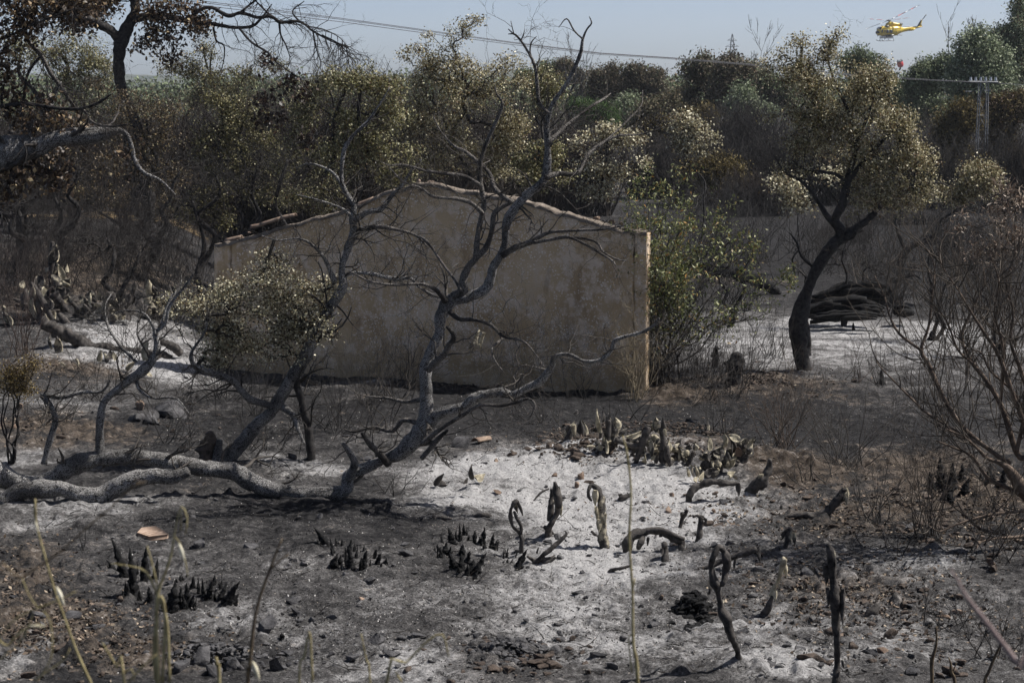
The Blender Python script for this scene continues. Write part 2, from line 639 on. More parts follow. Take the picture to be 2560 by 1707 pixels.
# ------------------------------------------------------------------ ground
BLOBS = [  # native x, y, rx, ry, ash, brown, straw
    (1380, 1440, 260, 80, .45, 0, 0), (1470, 1420, 120, 45, .5, 0, 0), (1560, 1190, 260, 85, .85, 0, 0), (1650, 1300, 260, 110, .7, 0, 0),
    (1480, 1330, 240, 80, .5, 0, 0), (1250, 1210, 200, 60, .45, 0, 0), (1770, 1600, 280, 100, .55, 0, 0),
    (1150, 1160, 220, 50, .55, 0, 0), (1330, 1150, 120, 40, .4, 0, 0), (1200, 1260, 160, 50, .3, 0, 0),
    (2150, 870, 290, 75, .72, 0, 0), (2050, 810, 260, 30, .4, 0, 0), (2430, 830, 150, 35, .6, 0, 0), (1850, 860, 120, 40, .45, 0, 0),
    (240, 850, 200, 40, .75, 0, 0), (430, 925, 110, 26, .9, 0, 0), (400, 870, 120, 30, .6, 0, 0), (170, 1000, 170, 30, .5, 0, 0),
    (90, 1130, 120, 22, .75, 0, 0), (90, 1280, 150, 50, .6, 0, 0), (300, 1260, 150, 40, .4, 0, 0),
    (730, 1180, 150, 40, .55, 0, 0), (620, 1150, 80, 20, .5, 0, 0), (920, 962, 120, 9, .9, 0, 0), (1030, 1250, 160, 40, .3, 0, 0),
    (70, 1620, 80, 60, .8, 0, 0), (900, 1660, 200, 60, .5, 0, 0), (560, 1540, 180, 50, .35, 0, 0), (700, 1420, 200, 60, .25, 0, 0),
    (1230, 1560, 250, 90, .35, 0, 0), (1500, 1560, 200, 100, .4, 0, 0), (2250, 1420, 220, 45, .55, 0, 0), (2080, 1560, 260, 80, .3, 0, 0),
    (2400, 1500, 220, 90, .3, 0, 0), (2300, 1650, 250, 60, .4, 0, 0), (1950, 1670, 120, 40, .6, 0, 0), (1080, 1420, 200, 40, .2, 0, 0),
    (520, 1250, 200, 40, .2, 0, 0), (300, 1420, 300, 60, .2, 0, 0), (850, 1540, 300, 60, .22, 0, 0), (1100, 1660, 250, 60, .3, 0, 0),
    (2130, 1290, 380, 60, 0, .52, 0), (2100, 1470, 240, 60, 0, .5, 0), (2450, 1250, 200, 70, 0, .55, 0), (2250, 1200, 300, 40, 0, .35, 0),
    (1600, 1105, 260, 34, 0, .85, 0), (1420, 1090, 120, 30, 0, .7, 0), (120, 1560, 220, 90, 0, .6, 0), (60, 1430, 160, 80, 0, .5, 0),
    (330, 1640, 200, 60, 0, .5, 0), (60, 1060, 170, 40, 0, .6, 0), (230, 1090, 200, 30, 0, .5, 0), (520, 1200, 130, 30, 0, .4, 0),
    (260, 690, 200, 50, 0, .6, 0), (100, 640, 160, 50, 0, .4, 0), (400, 640, 200, 50, -.4, 0, 0), (60, 760, 150, 50, -.3, 0, 0), (170, 920, 130, 24, 0, .85, 0), (1250, 1640, 150, 60, 0, .4, 0),
    (1960, 960, 200, 36, 0, .6, 0), (1800, 690, 120, 30, 0, .6, 0), (1450, 965, 260, 12, 0, .6, 0), (1640, 985, 120, 16, 0, .6, 0),
    (2000, 1650, 200, 40, 0, .4, 0), (2260, 1150, 350, 40, 0, .35, 0), (1950, 1180, 120, 30, 0, .5, 0),
    (280, 540, 260, 12, 0, 0, .62), (420, 560, 120, 8, 0, 0, .3), (1150, 1125, 90, 14, 0, .5, 0),
    (1560, 490, 250, 30, .35, 0, 0), (1380, 530, 160, 20, .3, 0, 0),
    (1500, 1030, 420, 28, -.6, 0, 0), (1100, 1040, 300, 34, -.5, 0, 0), (2000, 1080, 400, 40, -.6, 0, 0), (1250, 990, 350, 14, -.5, 0, 0), (1900, 620, 600, 90, -.5, 0, 0), (2000, 510, 700, 30, -.5, 0, 0),
    (800, 1240, 260, 50, -.3, 0, 0), (550, 1060, 200, 30, -.3, 0, 0), (1000, 1330, 260, 30, -.15, 0, 0),
]


def ground_masks(x, y):
    p = np.stack([x, y, np.zeros_like(x)], -1)
    wx = x + 0.5 * fbm(p * 0.8 + 3, 3) * np.clip(y / 25, .5, 3)
    wy = y + 0.8 * fbm(p * 0.8 + 31, 3) * np.clip(y / 25, .5, 3)
    out = np.zeros(x.shape + (3,))
    out[..., 0] = 0.10
    for (cx, cy, rx, ry, a, br, st) in BLOBS:
        r = ray(cx, cy); r = r / r[1]
        z0 = float(G(cx, cy)[2])
        def dep(py):
            q = ray(cx, py); q = q / q[1]
            return (z0 - CAMZ) / q[2] if q[2] < 0 else 500
        d0 = dep(cy)
        dn, df = dep(cy + ry), dep(max(cy - ry, 232))
        wr = rx * mpp(d0)
        X = r[0] * d0
        dy = wy - d0
        s = np.where(dy > 0, dy / max(0.05, df - d0), dy / max(0.05, d0 - dn))
        g = np.exp(-(((wx - X) / wr) ** 2 + s ** 2) * 0.9)
        out[..., 0] += a * g
        out[..., 1] += br * g
        out[..., 2] += st * g
    out[..., 0] -= 0.0
    return np.clip(out, -0.5, 1.1)


def build_ground():
    # rows evenly spread in 1/distance where the eye looks, columns along rays; reaches the horizon
    nr, nc = 640, 760
    near = 1.0 / np.linspace(1 / 12.5, 1 / 75.0, nr - 46)
    far = 75.0 * (6000 / 75.0) ** (np.arange(1, 31) / 30.0)
    front = np.linspace(-3, 12.3, 16)
    ds = np.concatenate([front, near, far])
    t = np.linspace(-1, 1, nc)
    ang = np.where(np.abs(t) < 0.86, t / 0.86 * 0.30, np.sign(t) * (0.30 + ((np.abs(t) - 0.86) / 0.14) ** 2 * 1.2))
    D, A = np.meshgrid(ds, ang, indexing='ij')
    X = A * np.maximum(D, 9.0)
    Y = D
    Z = hgt(X, Y)
    p = np.stack([X, Y, np.zeros_like(X)], -1)
    msk = ground_masks(X, Y)
    fine = np.clip((45 - Y) / 20, 0, 1) * (Y > 11)
    br = np.clip(msk[..., 1], 0, 1)
    clod = np.maximum(0, fbm(p * 7.0 + 9, 3) - 0.12)
    Z = Z + fine * (0.034 * fbm(p * 5.0, 4, 0.6) + 0.016 * fbm(p * 17.0, 2) + (0.16 + 0.25 * br) * clod * 0.5)
    Z[D > 300] = hgt(X, Y)[D > 300]
    mb = MB()
    V = np.stack([X, Y, Z], -1).reshape(-1, 3)
    nrr = len(ds)
    i = np.arange(nrr - 1)[:, None] * nc + np.arange(nc - 1)[None, :]
    Q = np.stack([i, i + 1, i + nc + 1, i + nc], -1).reshape(-1, 4)
    mb.add(V, Q, None, msk.reshape(-1, 3))
    o = mb.build('ground', M['ground'], smooth=True)
    tag(o, kind='structure')
    return o


build_ground()

# distant wooded hills
def build_hills():
    m, nt, b = newmat('far_hill')
    co = objco(nt)
    n = noise(nt, co, 0.02, 6)
    nt.links.new(ramp(nt, n, [(0.35, (0.03, 0.045, 0.035)), (0.7, (0.10, 0.10, 0.07))]), b.inputs['Base Color'])
    b.inputs['Roughness'].default_value = 1
    for (D0, hmax, seed, nm) in ((780, 5, 3, 'hills'), (1250, 15, 8, 'hills')):
        nx, ny = 260, 14
        xs = np.linspace(-0.45, 0.45, nx)[None, :] * D0
        ys = np.linspace(0, 1, ny)[:, None]
        X = xs + 0 * ys
        Y = D0 + ys * 250 + 0 * xs
        ridge = hmax * (0.55 + 0.45 * fbm(np.stack([X / 160 + seed, Y * 0, Y * 0], -1), 3))
        tr = 3.5 * np.abs(fbm(np.stack([X / 9 + seed, Y / 9, Y * 0], -1), 3))
        Z = np.sin(np.clip(ys, 0, 1) * math.pi * 0.75) * (ridge + tr)
        mb = MB()
        i = np.arange(ny - 1)[:, None] * nx + np.arange(nx - 1)[None, :]
        mb.add(np.stack([X, Y, Z - 0.5], -1), np.stack([i, i + 1, i + nx + 1, i + nx], -1).reshape(-1, 4))
        tag(mb.build(nm, m, smooth=False), kind='structure')


build_hills()

# ------------------------------------------------------------------ growing things
def rdir(rng, up=0.0):
    v = rng.normal(size=3)
    v[2] += up
    return v / max(1e-6, np.linalg.norm(v))


def grow(out, rng, p, d, L, r, lev, wig=0.25, up=0.08, nch=5, ang=0.8, shrink=0.55, tips=None, seg=6, flat=1.0, rmin=0.0015):
    """one wandering branch and its children as polylines"""
    n = seg
    pts = [np.array(p, float)]
    d = np.array(d, float)
    d /= np.linalg.norm(d)
    for k in range(n):
        d = d + rng.normal(size=3) * wig * np.array([1, flat, 1]) + np.array([0, 0, up])
        d /= np.linalg.norm(d)
        pts.append(pts[-1] + d * L / n)
        if lev > 0 and k >= 1:
            for _ in range(rng.poisson(nch / n)):
                cd = d + rdir(rng) * ang * np.array([1, flat, 1]) * 1.3
                grow(out, rng, pts[-1], cd, L * shrink * rng.uniform(0.55, 1.15), max(rmin, r * (1 - 0.75 * k / n) * 0.6), lev - 1,
                     wig, up, nch, ang, shrink, tips, seg, flat, rmin)
    out.append((np.array(pts), np.maximum(rmin * 0.6, r * np.linspace(1, 0.25, n + 1))))
    if tips is not None:
        tips.append(pts[-1])
        tips.append(pts[-2])


def leaves(mb, C, size, rng, palette, aspect=0.55, up=0.4, jit=0.25, hang=0.0):
    """one small folded leaf (two triangles' worth) at each centre"""
    C = np.asarray(C, float)
    n = len(C)
    if n == 0:
        return
    nrm = rng.normal(size=(n, 3)); nrm[:, 2] += up
    nrm /= np.linalg.norm(nrm, axis=1, keepdims=True)
    a = rng.normal(size=(n, 3)); a[:, 2] -= hang
    a -= (a * nrm).sum(1, keepdims=True) * nrm
    a /= np.linalg.norm(a, axis=1, keepdims=True)
    b = np.cross(nrm, a)
    s = size * rng.uniform(0.6, 1.3, size=(n, 1))
    fold = nrm * s * rng.uniform(-0.25, 0.25, size=(n, 1))
    V = np.stack([C - a * s * 0.5, C + b * s * aspect * 0.5 + fold, C + a * s * 0.5, C - b * s * aspect * 0.5 + fold], 1)
    cols = np.array([p[0] for p in palette], float)
    w = np.array([p[1] for p in palette], float)
    k = rng.choice(len(palette), size=n, p=w / w.sum())
    c = cols[k] * rng.uniform(1 - jit, 1 + jit, size=(n, 1))
    i = np.arange(n)[:, None] * 4
    mb.add(V.reshape(-1, 3), np.hstack([i, i + 1, i + 2, i + 3]), None, np.repeat(c, 4, axis=0))


def blob_points(blobs, n, rng, shell=0.45, gap=0.0, gscale=2.0, thick=0.8):
    """clump centres inside a union of ellipsoids (x, y, z, rx, rz) in metres"""
    B = np.array(blobs, float)
    w = B[:, 3] * B[:, 4]
    k = rng.choice(len(B), size=int(n * 1.6), p=w / w.sum())
    u = rng.normal(size=(len(k), 3))
    u /= np.linalg.norm(u, axis=1, keepdims=True)
    r = rng.uniform(0, 1, size=(len(k), 1)) ** shell
    off = u * r
    c = B[k][:, :3] + off * np.stack([B[k][:, 3], np.minimum(B[k][:, 3], B[k][:, 4] * 1.4) * thick, B[k][:, 4]], -1)
    fr = 1.1 / np.maximum(.2, B[k][:, 3:4])
    w_ = np.stack([fbm(c * fr + 40 * j, 2) for j in range(3)], -1)
    c = c + w_ * B[k][:, 3:4] * np.array([1.0, .8, 1.0]) * 0.85
    if gap > 0:
        c = c[fbm(c * gscale + 17, 2) > -1 + 2 * gap * 0.5 - 0.0] if gap > 5 else c[vnoise(c * gscale + 17) > gap]
    return c[:n]


def pxblobs(crop, bl, d):
    out = []
    for b in bl:
        x, y = nat(crop, b[0], b[1])
        dz = b[4] if len(b) > 4 else 0
        p = P(x, y, d + dz)
        s = CS[crop] * mpp(d)
        out.append((p[0], p[1], p[2], b[2] * s, b[3] * s))
    return out


def mst(nodes, targets, rng, r_tip, r_max, wig=0.12):
    """join every target to the nearest grown node; thickness follows how much each twig carries"""
    pos = [np.array(n, float) for n in nodes]
    par = [-1] * len(pos)
    plen = [0.0] * len(pos)
    nroot = len(pos)
    T = np.array(targets, float)
    if len(T) == 0:
        return []
    R0 = np.array(pos)
    dist0 = np.sqrt(((T[:, None] - R0[None]) ** 2).sum(2)).min(1)
    chains = []
    arr = np.zeros((nroot + len(T) * 3 + 4, 3))
    pl = np.zeros(len(arr))
    arr[:nroot] = R0
    m = nroot
    for ti in np.argsort(dist0):
        t = T[ti]
        dd = np.sqrt(((arr[:m] - t) ** 2).sum(1))
        c = dd + 0.35 * pl[:m]
        j = int(np.argmin(c))
        L = dd[j]
        a = arr[j].copy()
        ks = []
        prev = j
        for f in (0.34, 0.68, 1.0):
            q = a + (t - a) * f
            if f < 1:
                q = q + rng.normal(size=3) * wig * L
            arr[m] = q
            pl[m] = pl[prev] + L / 3
            par.append(prev)
            ks.append(m)
            prev = m
            m += 1
        chains.append((j, ks))
    w = np.zeros(m)
    for j, ks in reversed(chains):
        w[ks[-1]] += 1
        for q in range(len(ks) - 1, 0, -1):
            w[ks[q - 1]] += w[ks[q]]
        if j >= nroot:
            w[j] += w[ks[0]]
    polys = []
    for j, ks in chains:
        idx = [j] + ks
        ww = np.array([w[ks[0]]] + [w[k] for k in ks])
        polys.append((arr[idx].copy(), np.clip(r_tip * ww ** 0.5, r_tip, r_max)))
    return polys


OAK = [((.62, .56, .38), .27), ((.33, .29, .15), .28), ((.19, .165, .07), .20), ((.17, .11, .05), .15), ((.045, .035, .022), .10)]
OAKG = [((.50, .46, .27), .20), ((.25, .24, .11), .32), ((.15, .14, .055), .26), ((.14, .09, .04), .12), ((.04, .033, .02), .10)]
PALEOAK = [((.70, .65, .47), .34), ((.40, .36, .21), .30), ((.14, .10, .05), .28), ((.05, .04, .025), .12)]
BROWNLEAF = [((.085, .055, .032), .45), ((.035, .024, .018), .35), ((.25, .17, .09), .12), ((.45, .35, .2), .08)]
BROWNSHRUB = [((.12, .085, .042), .4), ((.20, .145, .075), .22), ((.06, .05, .03), .3), ((.30, .26, .14), .08)]
OLIVE = [((.22, .20, .09), .35), ((.38, .34, .18), .2), ((.09, .085, .035), .3), ((.09, .06, .03), .15)]
GREENB = [((.15, .17, .06), .38), ((.30, .30, .13), .25), ((.08, .095, .035), .25), ((.28, .20, .07), .1), ((.4, .22, .06), .02)]
DRYL = [((.42, .34, .26), .4), ((.26, .19, .14), .3), ((.14, .09, .06), .3)]


def base_of(c, x, y):
    a = nat(c, x, y)
    return G(*a)


def limb(name, parent, mat, pts, rad, step=0.05, sides=12, rough=0.35, rfreq=14, seed=0, cap=True):
    p, r = resample(pts, rad, step)
    # knobbly: slow swelling along the limb
    r = r * (1 + 0.22 * fbm(p * 3.5 + seed, 2))
    mb = MB()
    tubes(mb, [(p, r)], sides, rough=rough, rfreq=rfreq, seed=seed, cap=cap)
    return mb.build(name, mat, parent, smooth=True), p, r


def side_twigs(out, rng, p, r, n, L, lev=2, up=0.05, wig=0.28, nch=4, ang=1.0, r0=None, start=0.25, tips=None, flat=0.8, sag=0.0, rmin=0.0015):
    """small shoots along a finished limb"""
    for _ in range(n):
        k = int(rng.uniform(start, 1.0) * (len(p) - 1))
        t = p[min(k + 1, len(p) - 1)] - p[max(k - 1, 0)]
        t /= max(1e-6, np.linalg.norm(t))
        d = rdir(rng) * np.array([1, flat, 1]) * ang + t * 0.7
        d[2] -= sag
        rr = r0 if r0 else max(0.003, r[k] * 0.35)
        grow(out, rng, p[k], d, L * rng.uniform(0.4, 1.2), rr, lev, wig, up, nch, 0.9, 0.55, tips, 5, flat, rmin)


def tree(label, crop, base, limbs, d, mat, name='burnt_tree', cat='tree', group=None, seed=1, twigs=None, twigcol=(.05, .045, .04),
         crown=None, palette=OAK, n_clump=300, n_leaf=40, leaf=0.035, clump_r=0.12, aspect=0.6, gap=0.0, shell=0.45, branches=None,
         rtip=0.0022, rmax=0.03, limb_kw=None, thick=0.8, gscale=2.0, hang=0.0, upn=0.4, depth=None, crownname='crown', leafmat=None):
    """traced limbs (first is the trunk), connected twigs, and a crown of single leaves"""
    rng = np.random.default_rng(seed)
    limb_kw = limb_kw or {}
    b = G(*nat(crop, *base)) if base else np.array([0, 0, 0])
    root = thing(name, b, label, cat, group)
    nodes = []
    tw = []
    for i, L in enumerate(limbs):
        opt = {}
        if isinstance(L, dict):
            opt = L
            L = opt['pts']
        pts, rad = trace(opt.get('crop', crop), L, opt.get('d', d), opt.get('dd', 0.0))
        o, p, r = limb(opt.get('name', 'trunk' if i == 0 else 'limb'), root, opt.get('mat', mat), pts, rad, seed=seed * 7 + i * 3.1,
                       **{**dict(step=0.07, sides=10 if rad.max() > 0.03 else 7), **limb_kw})
        nodes.append(p)
        if twigs:
            L2 = float(np.linalg.norm(np.diff(p, axis=0), axis=1).sum())
            side_twigs(tw, rng, p, r, int(twigs.get('n', 6) * L2 * opt.get('tw', 1.0)), twigs.get('L', 0.5), twigs.get('lev', 2),
                       twigs.get('up', 0.05), twigs.get('wig', 0.28), twigs.get('nch', 4), start=opt.get('start', twigs.get('start', 0.25)),
                       flat=0.8, sag=twigs.get('sag', 0.0), r0=twigs.get('r0'))
    nodes = np.vstack(nodes)
    if tw:
        mb = MB()
        tubes(mb, tw, 3, col=twigcol)
        tag(mb.build('twig', M['twig'], root), kind='stuff')
    if crown:
        bl = pxblobs(crop, crown, d)
        C = blob_points(bl, n_clump, rng, shell=shell, gap=gap, gscale=gscale, thick=thick)
        if branches is not False:
            k = nodes[nodes[:, 2] > np.percentile(nodes[:, 2], 30)] if len(nodes) > 20 else nodes
            ps = mst(k[::2], C, rng, rtip, rmax)
            mb = MB()
            tubes(mb, ps, 4, col=tuple(x * 0.8 for x in twigcol))
            tag(mb.build('branch', M['twig'], root), kind='stuff')
        mb = MB()
        m = rng.poisson(n_leaf, size=len(C))
        cc = np.repeat(C, m, axis=0)
        cc = cc + rng.normal(size=cc.shape) * clump_r * np.array([1, 1, 0.75])
        leaves(mb, cc, leaf, rng, palette, aspect, upn, hang=hang)
        mb.build(crownname, leafmat or M['leaf'], root)
    return root


def finish_group(objs, group):
    for o in objs:
        o['group'] = group


# ------------------------------------------------------------------ ruined gable wall
WL = P(545, 900, 30.3)
WR = P(1614, 900, 28.25)
WT = (WR - WL); WT[2] = 0
WLEN = float(np.linalg.norm(WT)); WT /= WLEN
WN = np.array([WT[1], -WT[0], 0])        # towards the camera


def on_wall(px, py, off=0.0):
    r = ray(px, py)
    c = np.array([0, 0, CAMZ])
    t = ((WL + WN * off - c) @ WN) / (r @ WN)
    return c + r * t


def build_wall():
    prof = [(545, 611), (590, 604), (640, 590), (700, 571), (800, 545), (900, 515), (960, 485), (1010, 470), (1040, 461), (1075, 460), (1110, 468),
            (1160, 480), (1250, 492), (1330, 511), (1420, 538), (1500, 561), (1560, 578), (1580, 577), (1600, 579), (1614, 581)]
    s_, z_ = [], []
    for a in prof:
        p = on_wall(*a)
        s_.append(float((p - WL) @ WT)); z_.append(float(p[2]))
    s_, z_ = np.array(s_), np.array(z_)

    def top(s):
        return np.interp(s, s_, z_) + 0.02 * fbm(np.stack([s * 5, s * 0, s * 0], -1), 4) * 1.4
    root = thing('ruined_wall', ((WL + WR) / 2 * np.array([1, 1, 0])), 'weathered brown rendered gable wall of a roofless hut, cracked at its corners', 'wall')
    TH = 0.22

    def slab(name, s0, s1, off, zlo, zhi=None, jag0=0.0, jag1=0.0, dn=0.0):
        ns = max(6, int((s1 - s0) / 0.03)); nz = 90
        S, T = np.meshgrid(np.linspace(0, 1, ns), np.linspace(0, 1, nz), indexing='ij')
        zl = zlo
        e0 = s0 + jag0 * fbm(np.stack([T * 14, T * 0 + 3, T * 0], -1), 3)
        e1 = s1 + jag1 * fbm(np.stack([T * 14, T * 0 + 9, T * 0], -1), 3)
        ss = e0 * (1 - S) + e1 * S
        zt = top(ss) - dn
        zz = zl + (zt - zl) * T

        def face(o, inv):
            pos = WL[None, None] * np.array([1, 1, 0]) + WT * ss[..., None] + WN * o
            pos = pos.copy()
            pos[..., 2] = zz
            nn = 0.012 * fbm(pos * 2.2, 3) + 0.006 * fbm(pos * 14, 3)
            return pos + WN * nn[..., None]
        F, Bk = face(off, False), face(-TH, True)
        mb = MB()
        i = np.arange(ns - 1)[:, None] * nz + np.arange(nz - 1)[None, :]
        Q = np.stack([i, i + nz, i + nz + 1, i + 1], -1).reshape(-1, 4)
        n0 = ns * nz
        a = np.arange(ns - 1)
        tq = np.stack([a * nz + nz - 1, (a + 1) * nz + nz - 1, n0 + (a + 1) * nz + nz - 1, n0 + a * nz + nz - 1], -1)
        b = np.arange(nz - 1)
        lq = np.stack([b, b + 1, n0 + b + 1, n0 + b], -1)
        rq = np.stack([(ns - 1) * nz + b, n0 + (ns - 1) * nz + b, n0 + (ns - 1) * nz + b + 1, (ns - 1) * nz + b + 1], -1)
        mb.add(np.vstack([F.reshape(-1, 3), Bk.reshape(-1, 3)]), np.vstack([Q, Q[:, ::-1] + n0, tq, lq, rq]))
        return mb.build(name, M['wall'], root)
    cl = float((on_wall(579, 800) - WL) @ WT)
    cr = float((on_wall(1585, 800) - WL) @ WT)
    slab('gable', cl + 0.012, cr - 0.012, 0.0, -0.25, jag0=0.03, jag1=0.035)
    slab('corner_pier', -0.02, cl, 0.018, -0.25, jag1=0.03)
    slab('corner_pier', cr, WLEN + 0.0, 0.015, -0.25, jag0=0.035, dn=0.0)
    # rough chipped cap, added in a duller colour to mute the sunlit top
    ns = 420
    ss = np.linspace(-.01, WLEN + .01, ns)
    rows = []
    nz_ = lambda k, a: a * fbm(np.stack([ss * 9 + k * 7, ss * 0 + k, ss * 0], -1), 4)
    for k, (o_, dz) in enumerate(((.03, -.035), (.035, .012), (-.06, .028), (-.16, .024), (-TH - .02, .01), (-TH - .02, -.04))):
        q = WL[None] * np.array([1, 1, 0]) + WT[None] * ss[:, None] + WN[None] * (o_ + nz_(k, .025))[:, None]
        q = q.copy(); q[:, 2] = top(ss) + dz + nz_(k + 9, .02)
        rows.append(q)
    i = np.arange(5)[:, None] * ns + np.arange(ns - 1)[None, :]
    mb = MB(); mb.add(np.array(rows).reshape(-1, 3), np.stack([i, i + 1, i + ns + 1, i + ns], -1).reshape(-1, 4))
    mb.build('muted_top_cap', M['muted_cap'], root)
    # black block set behind the cracks, standing in for the shade inside them
    for s0 in (cl, cr):
        mb = MB()
        c = WL * np.array([1, 1, 0]) + WT * s0
        bx = []
        for o in (-0.05, -TH + 0.03):
            for e in (-0.08, 0.08):
                for z in (-0.2, float(top(np.array([s0]))[0]) - 0.08):
                    q = c + WT * e + WN * o; q = q.copy(); q[2] = z; bx.append(q)
        mb.add(bx, [(0, 2, 3, 1), (4, 5, 7, 6), (0, 1, 5, 4), (2, 6, 7, 3), (1, 3, 7, 5)])
        mb.build('crack_dark_fill', M['char'], root)
    rng = np.random.default_rng(5)
    # loose coping stones and mortar lumps along the slopes
    for (px, py, sx, sz, mt) in ((1487, 547, .10, .07, 'clay'), (1507, 553, .05, .04, 'rock'), (1528, 556, .11, .05, 'rockb'), (1545, 560, .06, .05, 'clay'),
                                 (1565, 572, .09, .05, 'rockb'), (1592, 576, .10, .03, 'paver'), (1040, 452, .10, .05, 'paver'), (1070, 457, .13, .05, 'clay'),
                                 (1095, 463, .07, .04, 'paver'), (1018, 466, .08, .03, 'rockb'), (560, 604, .13, .045, 'clay'), (600, 596, .08, .03, 'rockb'),
                                 (615, 583, .09, .03, 'paver'), (660, 580, .07, .03, 'rockb')):
        p = on_wall(px, py) - WN * rng.uniform(0.06, 0.14)
        o = stone_mb(rng, sx, 0.08, sz, p).build('coping_stone', M[mt], root, smooth=False)
    # surviving half-round tiles on the left slope
    for (x0, y0, x1, y1) in ((623, 572, 650, 566), (648, 566, 700, 549), (700, 549, 735, 541), (560, 606, 600, 596), (890, 517, 930, 500)):
        a = on_wall(x0, y0) - WN * 0.08; b = on_wall(x1, y1) - WN * 0.08
        half_tile(a, b, 0.055).build('roof_tile', M['clay'], root, smooth=True)
    return root


def stone_mb(rng, sx, sy, sz, p, rot=None, mb=None, sub=None, squash=0.0):
    """angular stone: a cut box whose corners are knocked about"""
    mb = mb or MB()
    n = 5
    g = np.linspace(-1, 1, n)
    vs, qs = [], []
    for ax in range(3):
        for sg in (-1, 1):
            A, B = np.meshgrid(g, g, indexing='ij')
            v = np.zeros((n, n, 3))
            v[..., ax] = sg
            v[..., (ax + 1) % 3] = A * sg
            v[..., (ax + 2) % 3] = B
            b0 = len(vs) * n * n
            vs.append(v.reshape(-1, 3))
            i = np.arange(n - 1)[:, None] * n + np.arange(n - 1)[None, :]
            qs.append(np.stack([i, i + n, i + n + 1, i + 1], -1).reshape(-1, 4) + b0)
    V = np.vstack(vs)
    V = V / (np.abs(V) ** 5).sum(1, keepdims=True) ** (1 / 5.0)
    sd = rng.uniform(0, 40)
    V = V * (1 + 0.42 * fbm(V * 0.9 + sd, 2)[:, None] + 0.20 * fbm(V * 2.2 + sd, 2)[:, None]) * 1.25
    # slice flat facets
    for _ in range(9):
        d = rdir(rng, .3); lim = rng.uniform(0.38, 0.8)
        k = V @ d
        V = V - np.maximum(0, k - lim)[:, None] * d
    V = V * np.array([sx, sy, sz]) * 0.5
    a = rot if rot is not None else rng.uniform(0, 6.28)
    R = np.array([[math.cos(a), -math.sin(a), 0], [math.sin(a), math.cos(a), 0], [0, 0, 1]])
    t = rng.uniform(-0.25, 0.25)
    R2 = np.array([[1, 0, 0], [0, math.cos(t), -math.sin(t)], [0, math.sin(t), math.cos(t)]])
    mb.add(V @ (R @ R2).T + np.asarray(p), np.vstack(qs))
    return mb


def half_tile(a, b, r, th=0.012, n=9, m=6):
    a, b = np.array(a), np.array(b)
    d = (b - a) / np.linalg.norm(b - a)
    s = np.cross(d, [0, 0, 1]); s /= np.linalg.norm(s)
    u = np.cross(s, d)
    mb = MB()
    t = np.linspace(0, math.pi, n)
    rows = []
    for rr in (r, r - th):
        for k in range(m):
            c = a + (b - a) * k / (m - 1)
            q = rr * (1 - 0.12 * k / (m - 1))
            rows.append(c + q * (np.cos(t)[:, None] * s + np.sin(t)[:, None] * u))
    V = np.array(rows).reshape(-1, 3)
    i = np.arange(m - 1)[:, None] * n + np.arange(n - 1)[None, :]
    Q = np.stack([i, i + 1, i + n + 1, i + n], -1).reshape(-1, 4)
    o = m * n
    Q2 = Q[:, ::-1] + o
    k = np.arange(n - 1)
    e1 = np.stack([k, k + o, k + 1 + o, k + 1], -1)
    e2 = np.stack([k + (m - 1) * n, k + 1 + (m - 1) * n, k + 1 + (m - 1) * n + o, k + (m - 1) * n + o], -1)
    j = np.arange(m - 1)
    e3 = np.stack([j * n, (j + 1) * n, (j + 1) * n + o, j * n + o], -1)
    e4 = np.stack([j * n + n - 1, j * n + n - 1 + o, (j + 1) * n + n - 1 + o, (j + 1) * n + n - 1], -1)
    mb.add(V, np.vstack([Q, Q2, e1, e2, e3, e4]))
    return mb


build_wall()

